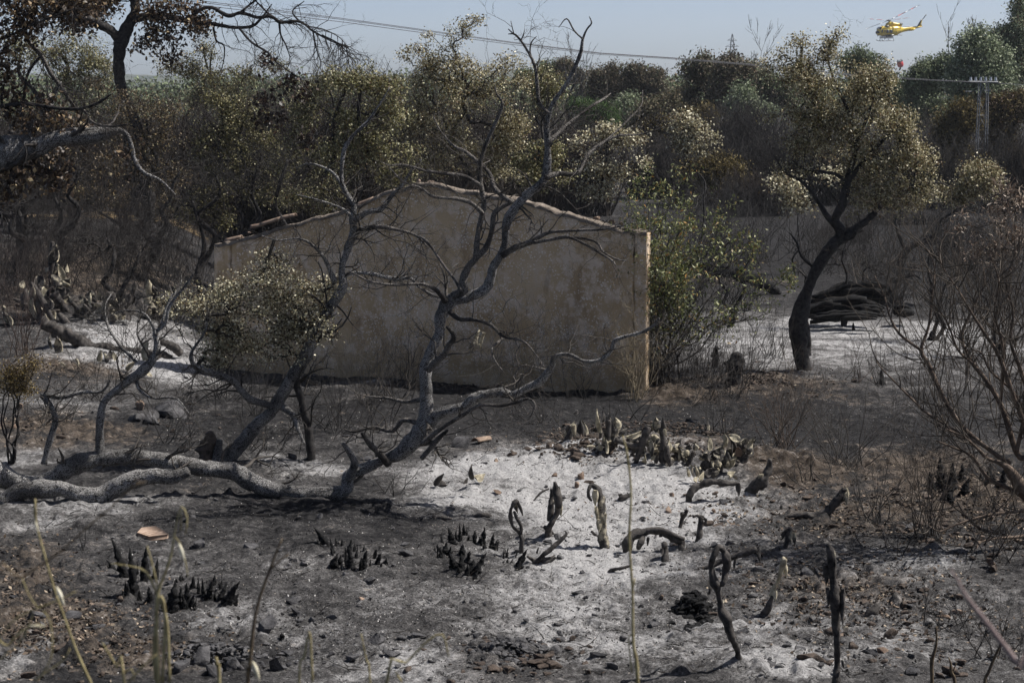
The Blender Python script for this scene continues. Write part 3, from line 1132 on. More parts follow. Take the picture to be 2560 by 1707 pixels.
# ------------------------------------------------------------------ the sprawling burnt tree in front of the wall
LB = dict(mat=None)
sprawl = [
    dict(crop='G', d=21.3, name='trunk', tw=.25, start=.1, pts=[(-160, 60, 85), (-60, 110, 82), (60, 190, 78), (200, 235, 78), (330, 200, 74), (470, 105, 68), (640, 48, 60), (800, 36, 56), (960, 34, 55),
         (1200, 80, 55), (1400, 112, 60), (1600, 132, 60), (1710, 200, 56), (1850, 250, 54), (2050, 288, 54), (2200, 292, 58), (2352, 262, 48),
         ('H', 60, 165, 44), ('H', 170, 110, 38), ('H', 300, 55, 36), ('E', 420, 1560, 46), ('E', 500, 1480, 56), ('E', 565, 1400, 62), ('E', 590, 1300, 52), ('E', 588, 1150, 43),
         ('E', 585, 1000, 43), ('E', 600, 920, 40), ('E', 640, 830, 38), ('E', 682, 740, 36), ('E', 690, 640, 38), ('E', 725, 560, 45), ('E', 775, 510, 46)]),
    dict(crop='G', d=20.9, name='trunk', tw=.1, pts=[(-160, 330, 70), (-60, 320, 75), (40, 330, 70), (150, 260, 60), (300, 250, 60), (430, 250, 60), (560, 290, 62), (690, 300, 66), (780, 250, 60), (900, 190, 56), (1050, 165, 52), (1200, 165, 48), (1290, 130, 35)]),
    dict(crop='G', d=20.9, tw=0, pts=[(690, 330, 50), (700, 390, 34), (690, 430, 18)]),
    dict(crop='E', d=21.3, pts=[(775, 510, 44), (835, 470, 42), (842, 380, 28), (880, 290, 26), (930, 230, 25), (935, 130, 21), (950, 30, 20), ('B', 965, 1500, 20), ('B', 985, 1390, 18), ('B', 960, 1250, 17), ('B', 960, 1130, 17), ('B', 985, 1020, 14), ('B', 1050, 870, 12), ('B', 1110, 720, 10), ('B', 1070, 640, 6), ('B', 1060, 580, 4)]),
    dict(crop='E', d=21.3, pts=[(930, 230, 22), (1000, 160, 18), (1035, 60, 17), (1045, 0, 17), ('B', 1060, 1450, 16), ('B', 1170, 1380, 16), ('B', 1190, 1380, 12)]),
    dict(crop='E', d=21.3, dd=-.3, tw=.7, pts=[(775, 520, 38), (880, 498, 34), (980, 455, 34), (1020, 400, 31), (1050, 290, 28), (1100, 210, 28), (1130, 120, 26), (1132, 20, 26), ('B', 1130, 1559, 28), ('B', 1170, 1460, 33), ('B', 1270, 1340, 32), ('B', 1400, 1220, 28), ('B', 1420, 1000, 22), ('B', 1415, 870, 20), ('B', 1430, 780, 18), ('B', 1460, 700, 16), ('B', 1560, 560, 14), ('B', 1640, 380, 12), ('B', 1660, 270, 9), ('B', 1690, 200, 7), ('B', 1720, 160, 6), ('B', 1705, 115, 3)]),
    dict(crop='B', d=21.0, tw=.4, pts=[(1660, 270, 7), (1600, 210, 6), (1550, 130, 5), (1495, 190, 2)]),
    dict(crop='B', d=21.0, tw=.8, pts=[(1430, 780, 14), (1365, 710, 12), (1350, 600, 12), (1330, 450, 11), (1270, 330, 8), (1200, 240, 7), (1150, 235, 3)]),
    dict(crop='B', d=21.0, tw=.8, pts=[(1190, 238, 4), (1150, 200, 3), ]),
    dict(crop='B', d=21.0, tw=.8, pts=[(1190, 238, 4), (1178, 190, 3), (1168, 145, 2)]),
    dict(crop='B', d=21.0, tw=.8, pts=[(1235, 280, 5), (1255, 240, 4), (1262, 200, 2)]),
    dict(crop='B', d=21.0, tw=.8, pts=[(1330, 450, 8), (1300, 360, 6), (1310, 290, 5), (1345, 250, 2)]),
    dict(crop='E', d=21.2, tw=.8, dd=-.5, pts=[(1110, 215, 22), (1200, 160, 20), (1300, 125, 18), (1430, 60, 12), (1600, 45, 9), (1750, 40, 8), (1850, 30, 6), (1960, 5, 3)]),
    dict(crop='E', d=21.0, tw=.8, dd=-.4, pts=[(1320, 128, 13), (1450, 105, 12), (1560, 90, 12), (1680, 140, 10), (1780, 200, 9), (1860, 250, 6), (1890, 290, 3)]),
    dict(crop='E', d=21.0, tw=.8, dd=-.4, pts=[(1560, 90, 9), (1680, 100, 8), (1760, 130, 8), (1800, 190, 7), (1890, 240, 5), (1970, 255, 3)]),
    dict(crop='B', d=21.1, dd=.6, tw=.9, pts=[(1400, 1215, 20), (1500, 1188, 16), (1620, 1185, 14), (1680, 1080, 13), (1760, 1000, 11), (1900, 930, 9), (2050, 920, 6), (2220, 870, 3)]),
    dict(crop='B', d=21.1, dd=.6, tw=.9, pts=[(1420, 980, 17), (1560, 850, 13), (1700, 740, 11), (1800, 680, 8), (1850, 640, 4)]),
    dict(crop='B', d=21.1, dd=.6, tw=.9, pts=[(1760, 1010, 7), (1900, 890, 6), (1990, 800, 6), (2060, 720, 4), (2070, 620, 2)]),
    dict(crop='B', d=21.2, dd=.7, tw=1.2, pts=[(1160, 1380, 15), (1060, 1290, 17), (1030, 1200, 17), (980, 1140, 14), (860, 1040, 12), (780, 1000, 9), (690, 900, 6), (640, 800, 3)]),
    dict(crop='B', d=21.1, dd=-.5, tw=1.2, mat='bark_limb', pts=[(960, 1270, 15), (860, 1210, 14), (740, 1190, 11), (600, 1170, 10), (440, 1130, 9), (330, 1130, 6), (280, 1105, 3)]),
    dict(crop='B', d=21.1, dd=-.5, tw=1.2, pts=[(975, 1460, 15), (900, 1390, 14), (800, 1360, 12), (640, 1345, 9), (560, 1290, 8), (430, 1240, 7), (340, 1150, 4)]),
    dict(crop='E', d=21.2, dd=-.3, tw=1.2, pts=[(720, 530, 22), (690, 480, 18), (600, 420, 14), (500, 410, 10), (350, 415, 9), (200, 390, 7), (60, 320, 4)]),
    dict(crop='E', d=21.2, dd=.4, tw=1.0, pts=[(830, 470, 12), (790, 390, 9), (700, 270, 8), (620, 150, 9), (570, 100, 9), (520, 80, 5)]),
    dict(crop='E', d=21.2, dd=-.6, tw=2.2, pts=[(750, 600, 20), (815, 650, 14), (920, 655, 13), (1030, 690, 12), (1120, 770, 11), (1250, 800, 8), (1330, 880, 5), (1400, 980, 3)]),
    dict(crop='E', d=21.0, dd=-.6, tw=2.2, pts=[(1120, 775, 9), (1040, 850, 7), (1060, 930, 5), (1110, 1000, 3)]),
    dict(crop='E', d=21.1, dd=-.3, tw=1.0, pts=[(605, 1000, 24), (650, 950, 24), (710, 895, 22), (745, 830, 20), (780, 770, 18), (730, 700, 9)]),
    dict(crop='E', d=21.3, dd=-.8, tw=.7, name='trunk', pts=[(570, 1440, 44), (620, 1350, 46), (700, 1288, 40), (850, 1250, 36), (920, 1190, 34), (1080, 1150, 31), (1180, 1165, 27), (1300, 1110, 26), (1360, 1085, 28), (1400, 1040, 24), (1450, 965, 22), (1465, 912, 20), (1560, 890, 14), (1680, 940, 14), (1790, 925, 15), (1860, 850, 15), (1890, 790, 14), (2060, 740, 12), (2150, 690, 9), (2180, 640, 5)]),
    dict(crop='E', d=20.8, dd=-.3, tw=.7, pts=[(560, 1500, 20), (700, 1392, 17), (850, 1300, 15), (960, 1240, 14), (1100, 1240, 13), (1220, 1215, 12), (1290, 1195, 11), (1335, 1240, 7), (1300, 1320, 5), (1230, 1400, 3)]),
    dict(crop='E', d=20.9, dd=-.2, tw=.3, mat='bark_limb', pts=[(560, 1600, 20), (620, 1530, 19), (680, 1460, 18), (735, 1410, 12)]),
    dict(crop='E', d=21.3, dd=.4, tw=1.2, pts=[(560, 1370, 18), (440, 1340, 18), (380, 1400, 17), (330, 1415, 14), (230, 1390, 12), (100, 1420, 8), (20, 1400, 4)]),
    dict(crop='E', d=21.3, dd=.3, tw=1.4, pts=[(560, 1200, 16), (440, 1215, 12), (330, 1190, 9), (150, 1170, 5), (30, 1100, 3)]),
    dict(crop='E', d=21.2, dd=-.3, tw=.4, pts=[(330, 1640, 26), (270, 1570, 22), (200, 1500, 19), (150, 1430, 12)]),
    dict(crop='H', d=21.2, dd=-.3, tw=.4, pts=[(60, 180, 30), (100, 80, 26), (70, 10, 22), (20, -60, 14)]),
    dict(crop='E', d=21.5, tw=2.5, pts=[(1450, 1010, 14), (1300, 970, 6), (1240, 970, 7), (1195, 1040, 8), (1190, 1130, 9)]),
    dict(crop='E', d=21.5, tw=2.0, pts=[(1230, 965, 5), (1200, 900, 6), (1240, 810, 4)]),
    # upright shoots on the left of the lying trunk
    dict(crop='D', d=21.4, tw=1.0, pts=[(300, 1640, 24), (325, 1540, 23), (355, 1430, 22), (380, 1340, 22), (340, 1230, 18), (290, 1170, 20), (430, 1180, 18), (560, 1150, 14), (700, 1140, 9), (760, 1050, 4)]),
    dict(crop='D', d=21.3, tw=.8, pts=[(690, 1620, 36), (685, 1540, 30), (680, 1420, 25), (700, 1250, 26), (745, 1180, 26), (880, 1070, 28), (980, 1000, 34), (1060, 900, 26), (1072, 800, 18), (1060, 745, 14), (1130, 680, 12), (1160, 560, 10), (1260, 430, 8), (1330, 330, 4)]),
    dict(crop='D', d=21.3, dd=-.3, tw=2.0, pts=[(1070, 790, 12), (1040, 690, 10), (980, 610, 8), (860, 590, 6), (700, 640, 3)]),
    dict(crop='D', d=21.3, dd=.3, tw=2.0, pts=[(1100, 700, 10), (1160, 520, 9), (1230, 430, 6), (1240, 340, 3)]),
    dict(crop='D', d=21.3, dd=-.2, tw=1.6, pts=[(930, 1060, 14), (960, 1140, 10), (1050, 1190, 8), (1200, 1190, 6), (1290, 1290, 3)]),
    dict(crop='D', d=21.3, tw=0, mat='pad', name='split_wood', pts=[(1000, 930, 26), (990, 860, 24), (1005, 805, 12)]),
    dict(crop='D', d=21.3, dd=.6, tw=2.0, pts=[(930, 940, 12), (820, 830, 9), (740, 700, 9), (720, 560, 7), (760, 480, 4)]),
]
for i_, s in enumerate(sprawl):
    if 2 < i_ and s.get('crop') in ('E', 'B') and i_ not in (5,) and s.get('name') != 'trunk' and 'mat' not in s:
        s['mat'] = 'bark_limb'
    s['d'] -= 0.6
    s['mat'] = M[s['mat']] if isinstance(s.get('mat'), str) else M['bark_ash']
tree('sprawling burnt tree, its ashen trunk lying along the ground and bare limbs before the wall', 'G', (1750, 330), sprawl, 21.3, M['bark_ash'],
     name='burnt_oak', seed=3, twigs=dict(n=10.0, L=0.5, lev=2, up=0.03, wig=0.32, nch=3.8), twigcol=(.075, .066, .057), limb_kw=dict(step=0.035, sides=16, rough=0.30, rfreq=16))

# ------------------------------------------------------------------ the small oak in front of the left half of the wall
tree('leaning burnt oak with a cream leafed crown hiding the left half of the wall', 'D', (1760, 1500),
     [dict(pts=[(1500, 1660, 52), (1570, 1590, 50), (1660, 1490, 46), (1760, 1370, 46), (1850, 1290, 46), (1920, 1180, 45), (2000, 1050, 50), (2090, 900, 48), (2150, 750, 44), (2230, 620, 40), (2300, 500, 42), (2345, 420, 36), ('E', 15, 300, 24), ('E', 50, 180, 28), ('E', 90, 60, 28),
                  ('B', 85, 1500, 26), ('B', 90, 1400, 22), ('B', 30, 1300, 22), ('B', 10, 1200, 14), ('B', 30, 1020, 14), ('B', 100, 920, 12), ('B', 200, 820, 9), ('B', 280, 700, 6), ('B', 340, 600, 3)], tw=.7),
      dict(pts=[('B', 90, 1510, 24), ('B', 190, 1450, 20), ('B', 280, 1430, 18), ('B', 370, 1320, 12), ('B', 430, 1260, 10), ('B', 480, 1180, 8), ('B', 560, 1090, 4)], tw=1.6),
      dict(pts=[('E', 60, 150, 24), ('E', 120, 60, 20), ('E', 250, 20, 17), ('E', 400, 40, 12), ('E', 520, 80, 9), ('E', 600, 160, 6)], tw=1.3, mat=M['bark_limb']),
      dict(pts=[('E', 0, 400, 18), ('E', 50, 345, 14), ('E', 120, 335, 13), ('E', 240, 345, 14), ('E', 380, 378, 14), ('E', 480, 370, 12), ('E', 540, 430, 9), ('E', 640, 490, 8), ('E', 700, 505, 5)], tw=1.3),
      dict(pts=[(2290, 400, 20), (2220, 240, 14), (2130, 140, 9), (2040, 100, 7), (1900, 110, 5), (1790, 80, 3)], tw=2, dd=-.4),
      dict(pts=[('B', 30, 1300, 14), ('B', -50, 1180, 9), ('B', -200, 1120, 6), ('B', -300, 1150, 3)], tw=2, dd=.4),
      dict(pts=[('B', 85, 1480, 14), ('B', 0, 1420, 8), ('B', -140, 1370, 6), ('B', -300, 1330, 3)], tw=2, dd=-.4),
      dict(pts=[(2130, 1640, 32), (2120, 1500, 32), (2105, 1390, 30), (2060, 1200, 28), (2030, 1080, 26), (2030, 980, 22)], tw=.8, name='trunk', mat=M['bark_black']),
      dict(pts=[(1880, 1250, 30), (1780, 1220, 24), (1700, 1190, 22), (1600, 1080, 22), (1500, 1030, 20), (1390, 1000, 18), (1325, 960, 16), (1310, 880, 12), (1400, 740, 7), (1420, 640, 3)], tw=1.0, dd=-.5),
      dict(pts=[(1930, 1250, 26), (2000, 1300, 20), (2040, 1400, 14), (2080, 1500, 8)], tw=1.0, dd=-.5)],
     22.9, M['bark_ash'], name='burnt_oak', seed=11, twigs=dict(n=12, L=0.6, lev=2, nch=4, up=0.0), twigcol=(.045, .04, .035),
     crown=[(1700, 560, 380, 200), (1950, 420, 300, 130), (1500, 760, 200, 160), (2100, 600, 180, 200), (1400, 560, 150, 90), (1650, 850, 220, 150), (1900, 800, 200, 160), (1850, 300, 150, 80), (1560, 440, 130, 60), (2000, 720, 180, 120), (1450, 900, 130, 60)],
     palette=PALEOAK, n_clump=820, n_leaf=30, leaf=0.030, clump_r=0.06, gap=0.30, gscale=3.0, limb_kw=dict(step=0.045, sides=12))

# ------------------------------------------------------------------ tree at the upper left edge with the thick pale limb
tree('big burnt tree at the left edge with a thick scaly grey limb', 'D', (-260, 1500),
     [dict(pts=[('D', -310, 2030, 150), ('D', -300, 1500, 130), ('D', -290, 700, 125), ('A', -260, 1350, 120), ('A', -160, 1160, 118), ('A', -50, 1075, 108), (60, 1040, 98), (170, 1015, 84), (260, 1010, 66), (380, 950, 60), (520, 933, 58), (640, 928, 56), (740, 905, 46), (810, 890, 22)], crop='A', tw=.4, start=.5),
      dict(pts=[(790, 880, 18), (860, 915, 16), (900, 1000, 15), (925, 1100, 14), (985, 1180, 12), (1100, 1235, 8), (1200, 1330, 4)], crop='A', tw=2),
      dict(pts=[(190, 970, 22), (200, 870, 20), (260, 800, 18), (340, 735, 15), (375, 650, 10), (420, 560, 5)], crop='A', tw=1.5),
      dict(pts=[(-60, -40, 9), (50, 20, 9), (130, 100, 11), (180, 260, 12), (280, 380, 14), (345, 500, 16), (420, 600, 14), (500, 720, 11), (520, 760, 6)], crop='A', tw=1.5, mat=M['bark_limb'], dd=.5),
      dict(pts=[(275, 390, 9), (210, 470, 9), (175, 560, 9), (160, 690, 10)], crop='A', tw=1, mat=M['bark_black']),
      dict(pts=[(-60, 745, 14), (60, 720, 13), (200, 712, 13), (400, 742, 13), (560, 742, 13), (680, 700, 11), (760, 645, 5)], crop='A', tw=1.6, mat=M['bark_black'], dd=-.4),
      dict(pts=[(560, 740, 10), (640, 840, 9), (760, 865, 8), (870, 850, 4)], crop='A', tw=1.6, mat=M['bark_limb'], dd=-.4),
      dict(pts=[(-100, 300, 14), (60, 250, 10), (200, 180, 8), (350, 120, 6), (520, 60, 3)], crop='A', tw=2, mat=M['bark_black'], dd=-.4)],
     20.3, M['bark_ash'], name='burnt_oak', seed=21, twigs=dict(n=10, L=0.55, lev=2, nch=4, up=0.0, sag=.1), twigcol=(.05, .044, .04),
     crown=None, limb_kw=dict(step=0.045, sides=16, rough=0.25, rfreq=13))


def leaf_bunches(parent, crop, bl, d, n, per, size, cr, pal, seed, nodes=None, name='crown'):
    rng = np.random.default_rng(seed)
    C = blob_points(pxblobs(crop, bl, d), n, rng, shell=0.6)
    cc = np.repeat(C, rng.poisson(per, len(C)), axis=0)
    cc = cc + rng.normal(size=cc.shape) * cr
    mb = MB()
    leaves(mb, cc, size, rng, pal, 0.62, 0.1, hang=1.2)
    mb.build(name, M['leaf'], parent)
    ps = mst(nodes if nodes is not None else [P(*nat(crop, bl[0][0], bl[0][1]), d)], C, rng, 0.003, 0.02)
    mb = MB()
    tubes(mb, ps, 4, col=(.03, .026, .024))
    tag(mb.build('branch', M['twig'], parent), kind='stuff')


edge_tree = [o for o in COL.objects if o.get('label', '').startswith('big burnt tree at the left edge')][0]
leaf_bunches(edge_tree, 'A', [(80, 30, 220, 110), (330, 60, 200, 90), (120, 190, 190, 90), (60, 640, 110, 80), (120, 800, 170, 60), (440, 820, 170, 50), (260, 770, 160, 50), (80, 1240, 120, 160), (560, 60, 120, 60), (60, 400, 80, 120), (880, 1080, 60, 80), (350, 1180, 120, 90)],
             20.3, 330, 13, 0.055, 0.085, BROWNLEAF, 5,
             nodes=[P(*nat('A', x, y), 20.3) for x, y in ((60, 20), (130, 100), (200, 180), (350, 120), (0, 735), (200, 712), (400, 742), (560, 742), (170, 960), (90, 1090), (900, 1000), (340, 500))])

tree('dark forked oak whose long upper branch droops into bare twigs against the sky', 'A', (1000, 1540),
     [dict(pts=[(1000, 1590, 44), (1020, 1450, 40), (1010, 1250, 36), (980, 1000, 34), (900, 800, 34), (830, 600, 35), (812, 400, 37), (835, 270, 46), (880, 170, 40), (920, 90, 33), (925, 0, 30), (930, -120, 26)], tw=.3),
      dict(pts=[(810, 260, 36), (750, 205, 30), (690, 175, 28), (600, 130, 22), (450, 110, 16), (300, 120, 9)], tw=1.4, dd=-1),
      dict(pts=[(890, 150, 34), (960, 120, 30), (1060, 112, 28), (1150, 115, 25), (1300, 150, 17), (1450, 165, 13), (1600, 190, 12), (1720, 182, 10), (1780, 135, 8), (1860, 30, 4)], tw=1.2, start=.5),
      dict(pts=[(1290, 140, 16), (1360, 72, 15), (1450, 55, 14), (1560, 110, 13), (1650, 90, 13), (1760, 122, 12), (1850, 112, 12), (1920, 155, 11), (2050, 150, 9), (2140, 215, 7), (2280, 290, 5), ('B', 60, 330, 3)], tw=3.0, start=.45),
      dict(pts=[(1640, 90, 9), (1740, 10, 7), (1850, -60, 4)], tw=3.0, start=.3),
      dict(pts=[(1850, 110, 8), (1780, 40, 6), (1700, -40, 4)], tw=3.0, start=.3),
      dict(pts=[(2050, 150, 6), (2000, 80, 5), (2080, 10, 3)], tw=3.0, start=.3),
      dict(pts=[(1910, 160, 8), (1920, 240, 6), (1960, 320, 4), (1985, 400, 2)], tw=3.0, start=.2),
      dict(pts=[(2140, 215, 6), (2160, 320, 5), (2190, 420, 3), (2190, 480, 2)], tw=3.0, start=.2),
      dict(pts=[(2100, 180, 5), (2230, 210, 4), (2352, 290, 3), ('B', 60, 450, 2)], tw=4.0, start=.2),
      dict(pts=[(2200, 240, 5), (2300, 290, 4), ('B', 30, 340, 3), ('B', 75, 380, 2)], tw=4.0, start=.2),
      dict(pts=[(1640, 200, 9), (1720, 290, 8), (1830, 360, 7), (1870, 410, 6), (1950, 470, 5), (2060, 540, 3)], tw=1.0, dd=-6),
      dict(pts=[(1455, 165, 8), (1480, 280, 6), (1530, 310, 6), (1532, 400, 4), (1510, 490, 2)], tw=1.0)],
     42.4, M['bark_black'], name='burnt_oak', seed=31, twigs=dict(n=3.2, L=0.85, lev=2, nch=4, up=-0.05, sag=.35, r0=0.010), twigcol=(.045, .04, .036))
dark_tree = [o for o in COL.objects if o.get('label', '').startswith('dark forked oak')][0]
leaf_bunches(dark_tree, 'A', [(760, 30, 160, 60), (700, 60, 160, 80), (560, 60, 150, 70), (420, 40, 160, 60), (1200, 60, 180, 60), (1130, 190, 110, 50), (1350, 110, 100, 70), (1050, 60, 110, 80), (480, 110, 120, 60), (1350, 200, 60, 40), (1000, 280, 120, 60), (1150, 380, 80, 50)],
             42.4, 380, 14, 0.092, 0.14, BROWNLEAF, 6,
             nodes=[P(*nat('A', x, y), 42.4) for x, y in ((900, 40), (700, 175), (600, 130), (450, 110), (1000, 115), (1150, 115), (1300, 150), (1360, 72), (820, 350))])
leaf_bunches(dark_tree, 'A', [(1820, 450, 60, 35), (1980, 580, 55, 60), (1850, 690, 85, 60), (1810, 830, 60, 45), (2100, 930, 60, 70), (2080, 620, 50, 45), (1925, 800, 40, 40)],
             36.8, 44, 12, 0.10, 0.085, [((.03, .02, .015), .7), ((.06, .035, .02), .3)], 7,
             nodes=[P(*nat('A', x, y), 36.8) for x, y in ((1870, 410), (1950, 470), (2060, 540), (1900, 600), (1990, 620))])

# ------------------------------------------------------------------ leafy oaks and shrubs
tree('large scorched oak with a cream and brown crown on a leaning trunk', 'F', (850, 1000),
     [dict(pts=[(862, 1060, 66), (848, 1000, 54), (822, 850, 54), (805, 700, 60), (830, 580, 52), (880, 430, 40), (950, 280, 40), (1040, 150, 42), (1100, 60, 36), (1060, -30, 34), ('C', 1110, 1400, 30), ('C', 1140, 1250, 27), ('C', 1180, 1100, 20), ('C', 1210, 950, 16), ('C', 1150, 760, 12), ('C', 1060, 560, 8), ('C', 1010, 380, 5), ('C', 1060, 230, 3)], tw=.3),
      dict(pts=[(1050, 140, 34), (1120, 90, 32), (1200, 30, 28), ('C', 1290, 1500, 24), ('C', 1400, 1380, 18), ('C', 1560, 1300, 12), ('C', 1750, 1250, 7), ('C', 1850, 1280, 4)], tw=.5),
      dict(pts=[('C', 1060, 1540, 24), ('C', 1000, 1470, 20), ('C', 920, 1340, 14), ('C', 830, 1240, 10), ('C', 720, 1180, 7), ('C', 640, 1060, 4)], tw=1),
      dict(pts=[('C', 1120, 1230, 16), ('C', 1060, 1190, 14), ('C', 960, 1175, 12), ('C', 850, 1160, 8), ('C', 760, 1090, 4)], tw=1),
      dict(pts=[('C', 1200, 1000, 14), ('C', 1000, 820, 11), ('C', 870, 640, 8), ('C', 830, 450, 6), ('C', 840, 330, 4)], tw=.6),
      dict(pts=[('C', 1140, 1250, 18), ('C', 1300, 1050, 14), ('C', 1450, 900, 9), ('C', 1550, 800, 5)], tw=.6),
      dict(pts=[('C', 1200, 990, 14), ('C', 1280, 800, 11), ('C', 1330, 620, 7), ('C', 1300, 500, 4)], tw=.6),
      dict(pts=[(905, 290, 12), (830, 220, 10), (800, 130, 9), (750, 60, 5)], tw=3),
      dict(pts=[(880, 900, 18), (878, 780, 20), (872, 700, 16), (862, 640, 6)], tw=0, mat=M['bark_limb'], name='snag')],
     30.4, M['bark_black'], name='scorched_oak', seed=41, twigs=dict(n=5, L=0.5, lev=2, nch=4), twigcol=(.04, .036, .033))

tree('small oak with a bent black trunk and low tan crown by the large oak', 'F', (1450, 500),
     [dict(pts=[(1440, 540, 60), (1440, 450, 45), (1490, 400, 26), (1515, 250, 23), (1545, 180, 22), (1640, 130, 17), (1730, 85, 14), (1765, 20, 11), ('C', 1790, 1500, 9), ('C', 1880, 1440, 6), ('C', 1960, 1330, 4)], tw=.6),
      dict(pts=[(1540, 180, 15), (1505, 100, 12), (1480, 20, 10), ('C', 1480, 1480, 8), ('C', 1560, 1400, 5)], tw=.6),
      dict(pts=[(1500, 400, 16), (1540, 370, 12), (1600, 350, 7), (1650, 380, 3)], tw=1)],
     40.0, M['bark_black'], name='scorched_oak', seed=43, twigs=dict(n=3, L=0.6, lev=2, nch=4), twigcol=(.035, .032, .03))

def fix_crop_crown(label, crop, crown, d, seed, palette, n_clump, n_leaf, leaf, clump_r, gap, gscale, nodes, twc=(.035, .032, .03), thick=.8, shell=.45, aspect=.6):
    root = [o for o in COL.objects if o.get('label', '').startswith(label)][0]
    rng = np.random.default_rng(seed)
    C = blob_points(pxblobs(crop, crown, d), n_clump, rng, shell=shell, gap=gap, gscale=gscale, thick=thick)
    mb = MB()
    tubes(mb, mst(nodes, C, rng, .0025, .03), 4, col=twc)
    tag(mb.build('branch', M['twig'], root), kind='stuff')
    cc = np.repeat(C, rng.poisson(n_leaf, len(C)), axis=0)
    cc = cc + rng.normal(size=cc.shape) * clump_r
    mb = MB()
    leaves(mb, cc, leaf, rng, palette, aspect)
    mb.build('crown', M['leaf'], root)


fix_crop_crown('small oak with a bent black trunk', 'C', [(2000, 1200, 110, 60), (2080, 1160, 100, 50), (2140, 1260, 90, 70), (1960, 1280, 100, 60), (2050, 1300, 120, 60), (1880, 1340, 80, 50), (1740, 1290, 80, 40)],
               40.0, 44, OAK, 330, 26, .05, .1, .3, 1.7, [P(*nat('C', x, y), 40.0) for x, y in ((1790, 1500), (1880, 1440), (1960, 1330), (1560, 1400))])


fix_crop_crown('large scorched oak with', 'C', [(850, 300, 80, 45), (780, 290, 50, 30), (1000, 270, 60, 50), (1075, 215, 28, 22), (1120, 255, 22, 18), (700, 390, 50, 50), (1000, 370, 90, 60), (880, 430, 130, 60), (590, 440, 40, 25), (600, 510, 90, 25), (760, 520, 110, 60),
            (900, 600, 190, 120), (1150, 560, 170, 120), (1350, 520, 110, 80), (1250, 720, 210, 140), (950, 780, 200, 150), (720, 820, 130, 70), (650, 870, 90, 50), (780, 1000, 130, 70), (1050, 950, 220, 150), (1380, 900, 220, 170), (1500, 830, 90, 90), (1580, 1050, 150, 130), (1250, 1150, 180, 120),
            (1420, 1240, 220, 120), (1600, 1290, 150, 90), (1300, 1350, 180, 80), (780, 1160, 120, 40), (1650, 1120, 100, 90)],
               30.4, 42, OAK, 1650, 24, .038, .065, .38, 2.4, [P(*nat('C', x, y), 30.4) for x, y in ((1110, 1400), (1140, 1250), (1180, 1100), (1210, 950), (1150, 760), (1060, 560), (1010, 380), (1290, 1500), (1400, 1380), (1560, 1300),
                (1000, 1470), (920, 1340), (830, 1240), (960, 1175), (1000, 820), (870, 640), (830, 450), (1300, 1050), (1450, 900), (1280, 800), (1330, 620))], shell=.4)


def leafy(label, base, trunk, d, blobs, crop='N', seed=1, palette=OAK, n_clump=300, n_leaf=26, leaf=.05, clump_r=.12, gap=.3, gscale=1.7, name='scorched_oak', cat='tree',
          group=None, stems=1, tr=8, mat=None, twigcol=(.04, .036, .033), aspect=.6, thick=.8, shell=.45, leafmat=None, rtip=.0025, rmax=.04, upn=.4, hang=0, twigs=None):
    """oak or shrub at depth d: base pixel, a trunk leading into the crown, leaf clumps joined by branches"""
    rng = np.random.default_rng(seed)
    x, y = nat(crop, *base)
    gx = P(x, y, d)
    b = np.array([gx[0], d, float(hgt(gx[0], d))])
    root = thing(name, b, label, cat, group)
    bl = pxblobs(crop, blobs, d)
    cen = np.average([q[:3] for q in bl], axis=0, weights=[q[3] * q[4] for q in bl])
    nodes = []
    for k in range(stems):
        tgt = cen if stems == 1 else np.array(bl[k % len(bl)][:3])
        pts = [b - np.array([0, 0, .1])]
        n = 7
        for i in range(1, n + 1):
            f = i / n
            q = b + (tgt - b) * np.array([f ** 1.2, f, f])
            q = q + rng.normal(size=3) * np.array([1, .6, .3]) * 0.05 * np.linalg.norm(tgt - b) * (1 if i < n else 0)
            pts.append(q)
        r0 = tr * CS[crop] * mpp(d)
        rad = r0 * np.linspace(1.15, .35, n + 1)
        o, p, r = limb('trunk' if stems == 1 else 'stem', root, mat or M['bark_black'], np.array(pts), rad, step=.12, sides=8, rfreq=9, seed=seed + k)
        nodes.append(p[len(p) // 3:])
    nodes = np.vstack(nodes)
    C = blob_points(bl, n_clump, rng, shell=shell, gap=gap, gscale=gscale, thick=thick)
    tw = mst(nodes[::2], C, rng, rtip, rmax)
    if twigs:
        for c in C[rng.integers(0, len(C), twigs)]:
            grow(tw, rng, c, rdir(rng, .5), .35, .004, 1, .3, .05, 3, .9, .5, None, 4, .8, .002)
    mb = MB()
    tubes(mb, tw, 4 if d < 45 else 3, col=twigcol)
    tag(mb.build('branch', M['twig'], root), kind='stuff')
    if n_leaf:
        cc = np.repeat(C, rng.poisson(n_leaf, len(C)), axis=0)
        cc = cc + rng.normal(size=cc.shape) * clump_r * np.array([1, 1, .75])
        mb = MB()
        leaves(mb, cc, leaf, rng, palette, aspect, upn, hang=hang)
        mb.build('crown', leafmat or M['leaf'], root)
    return root


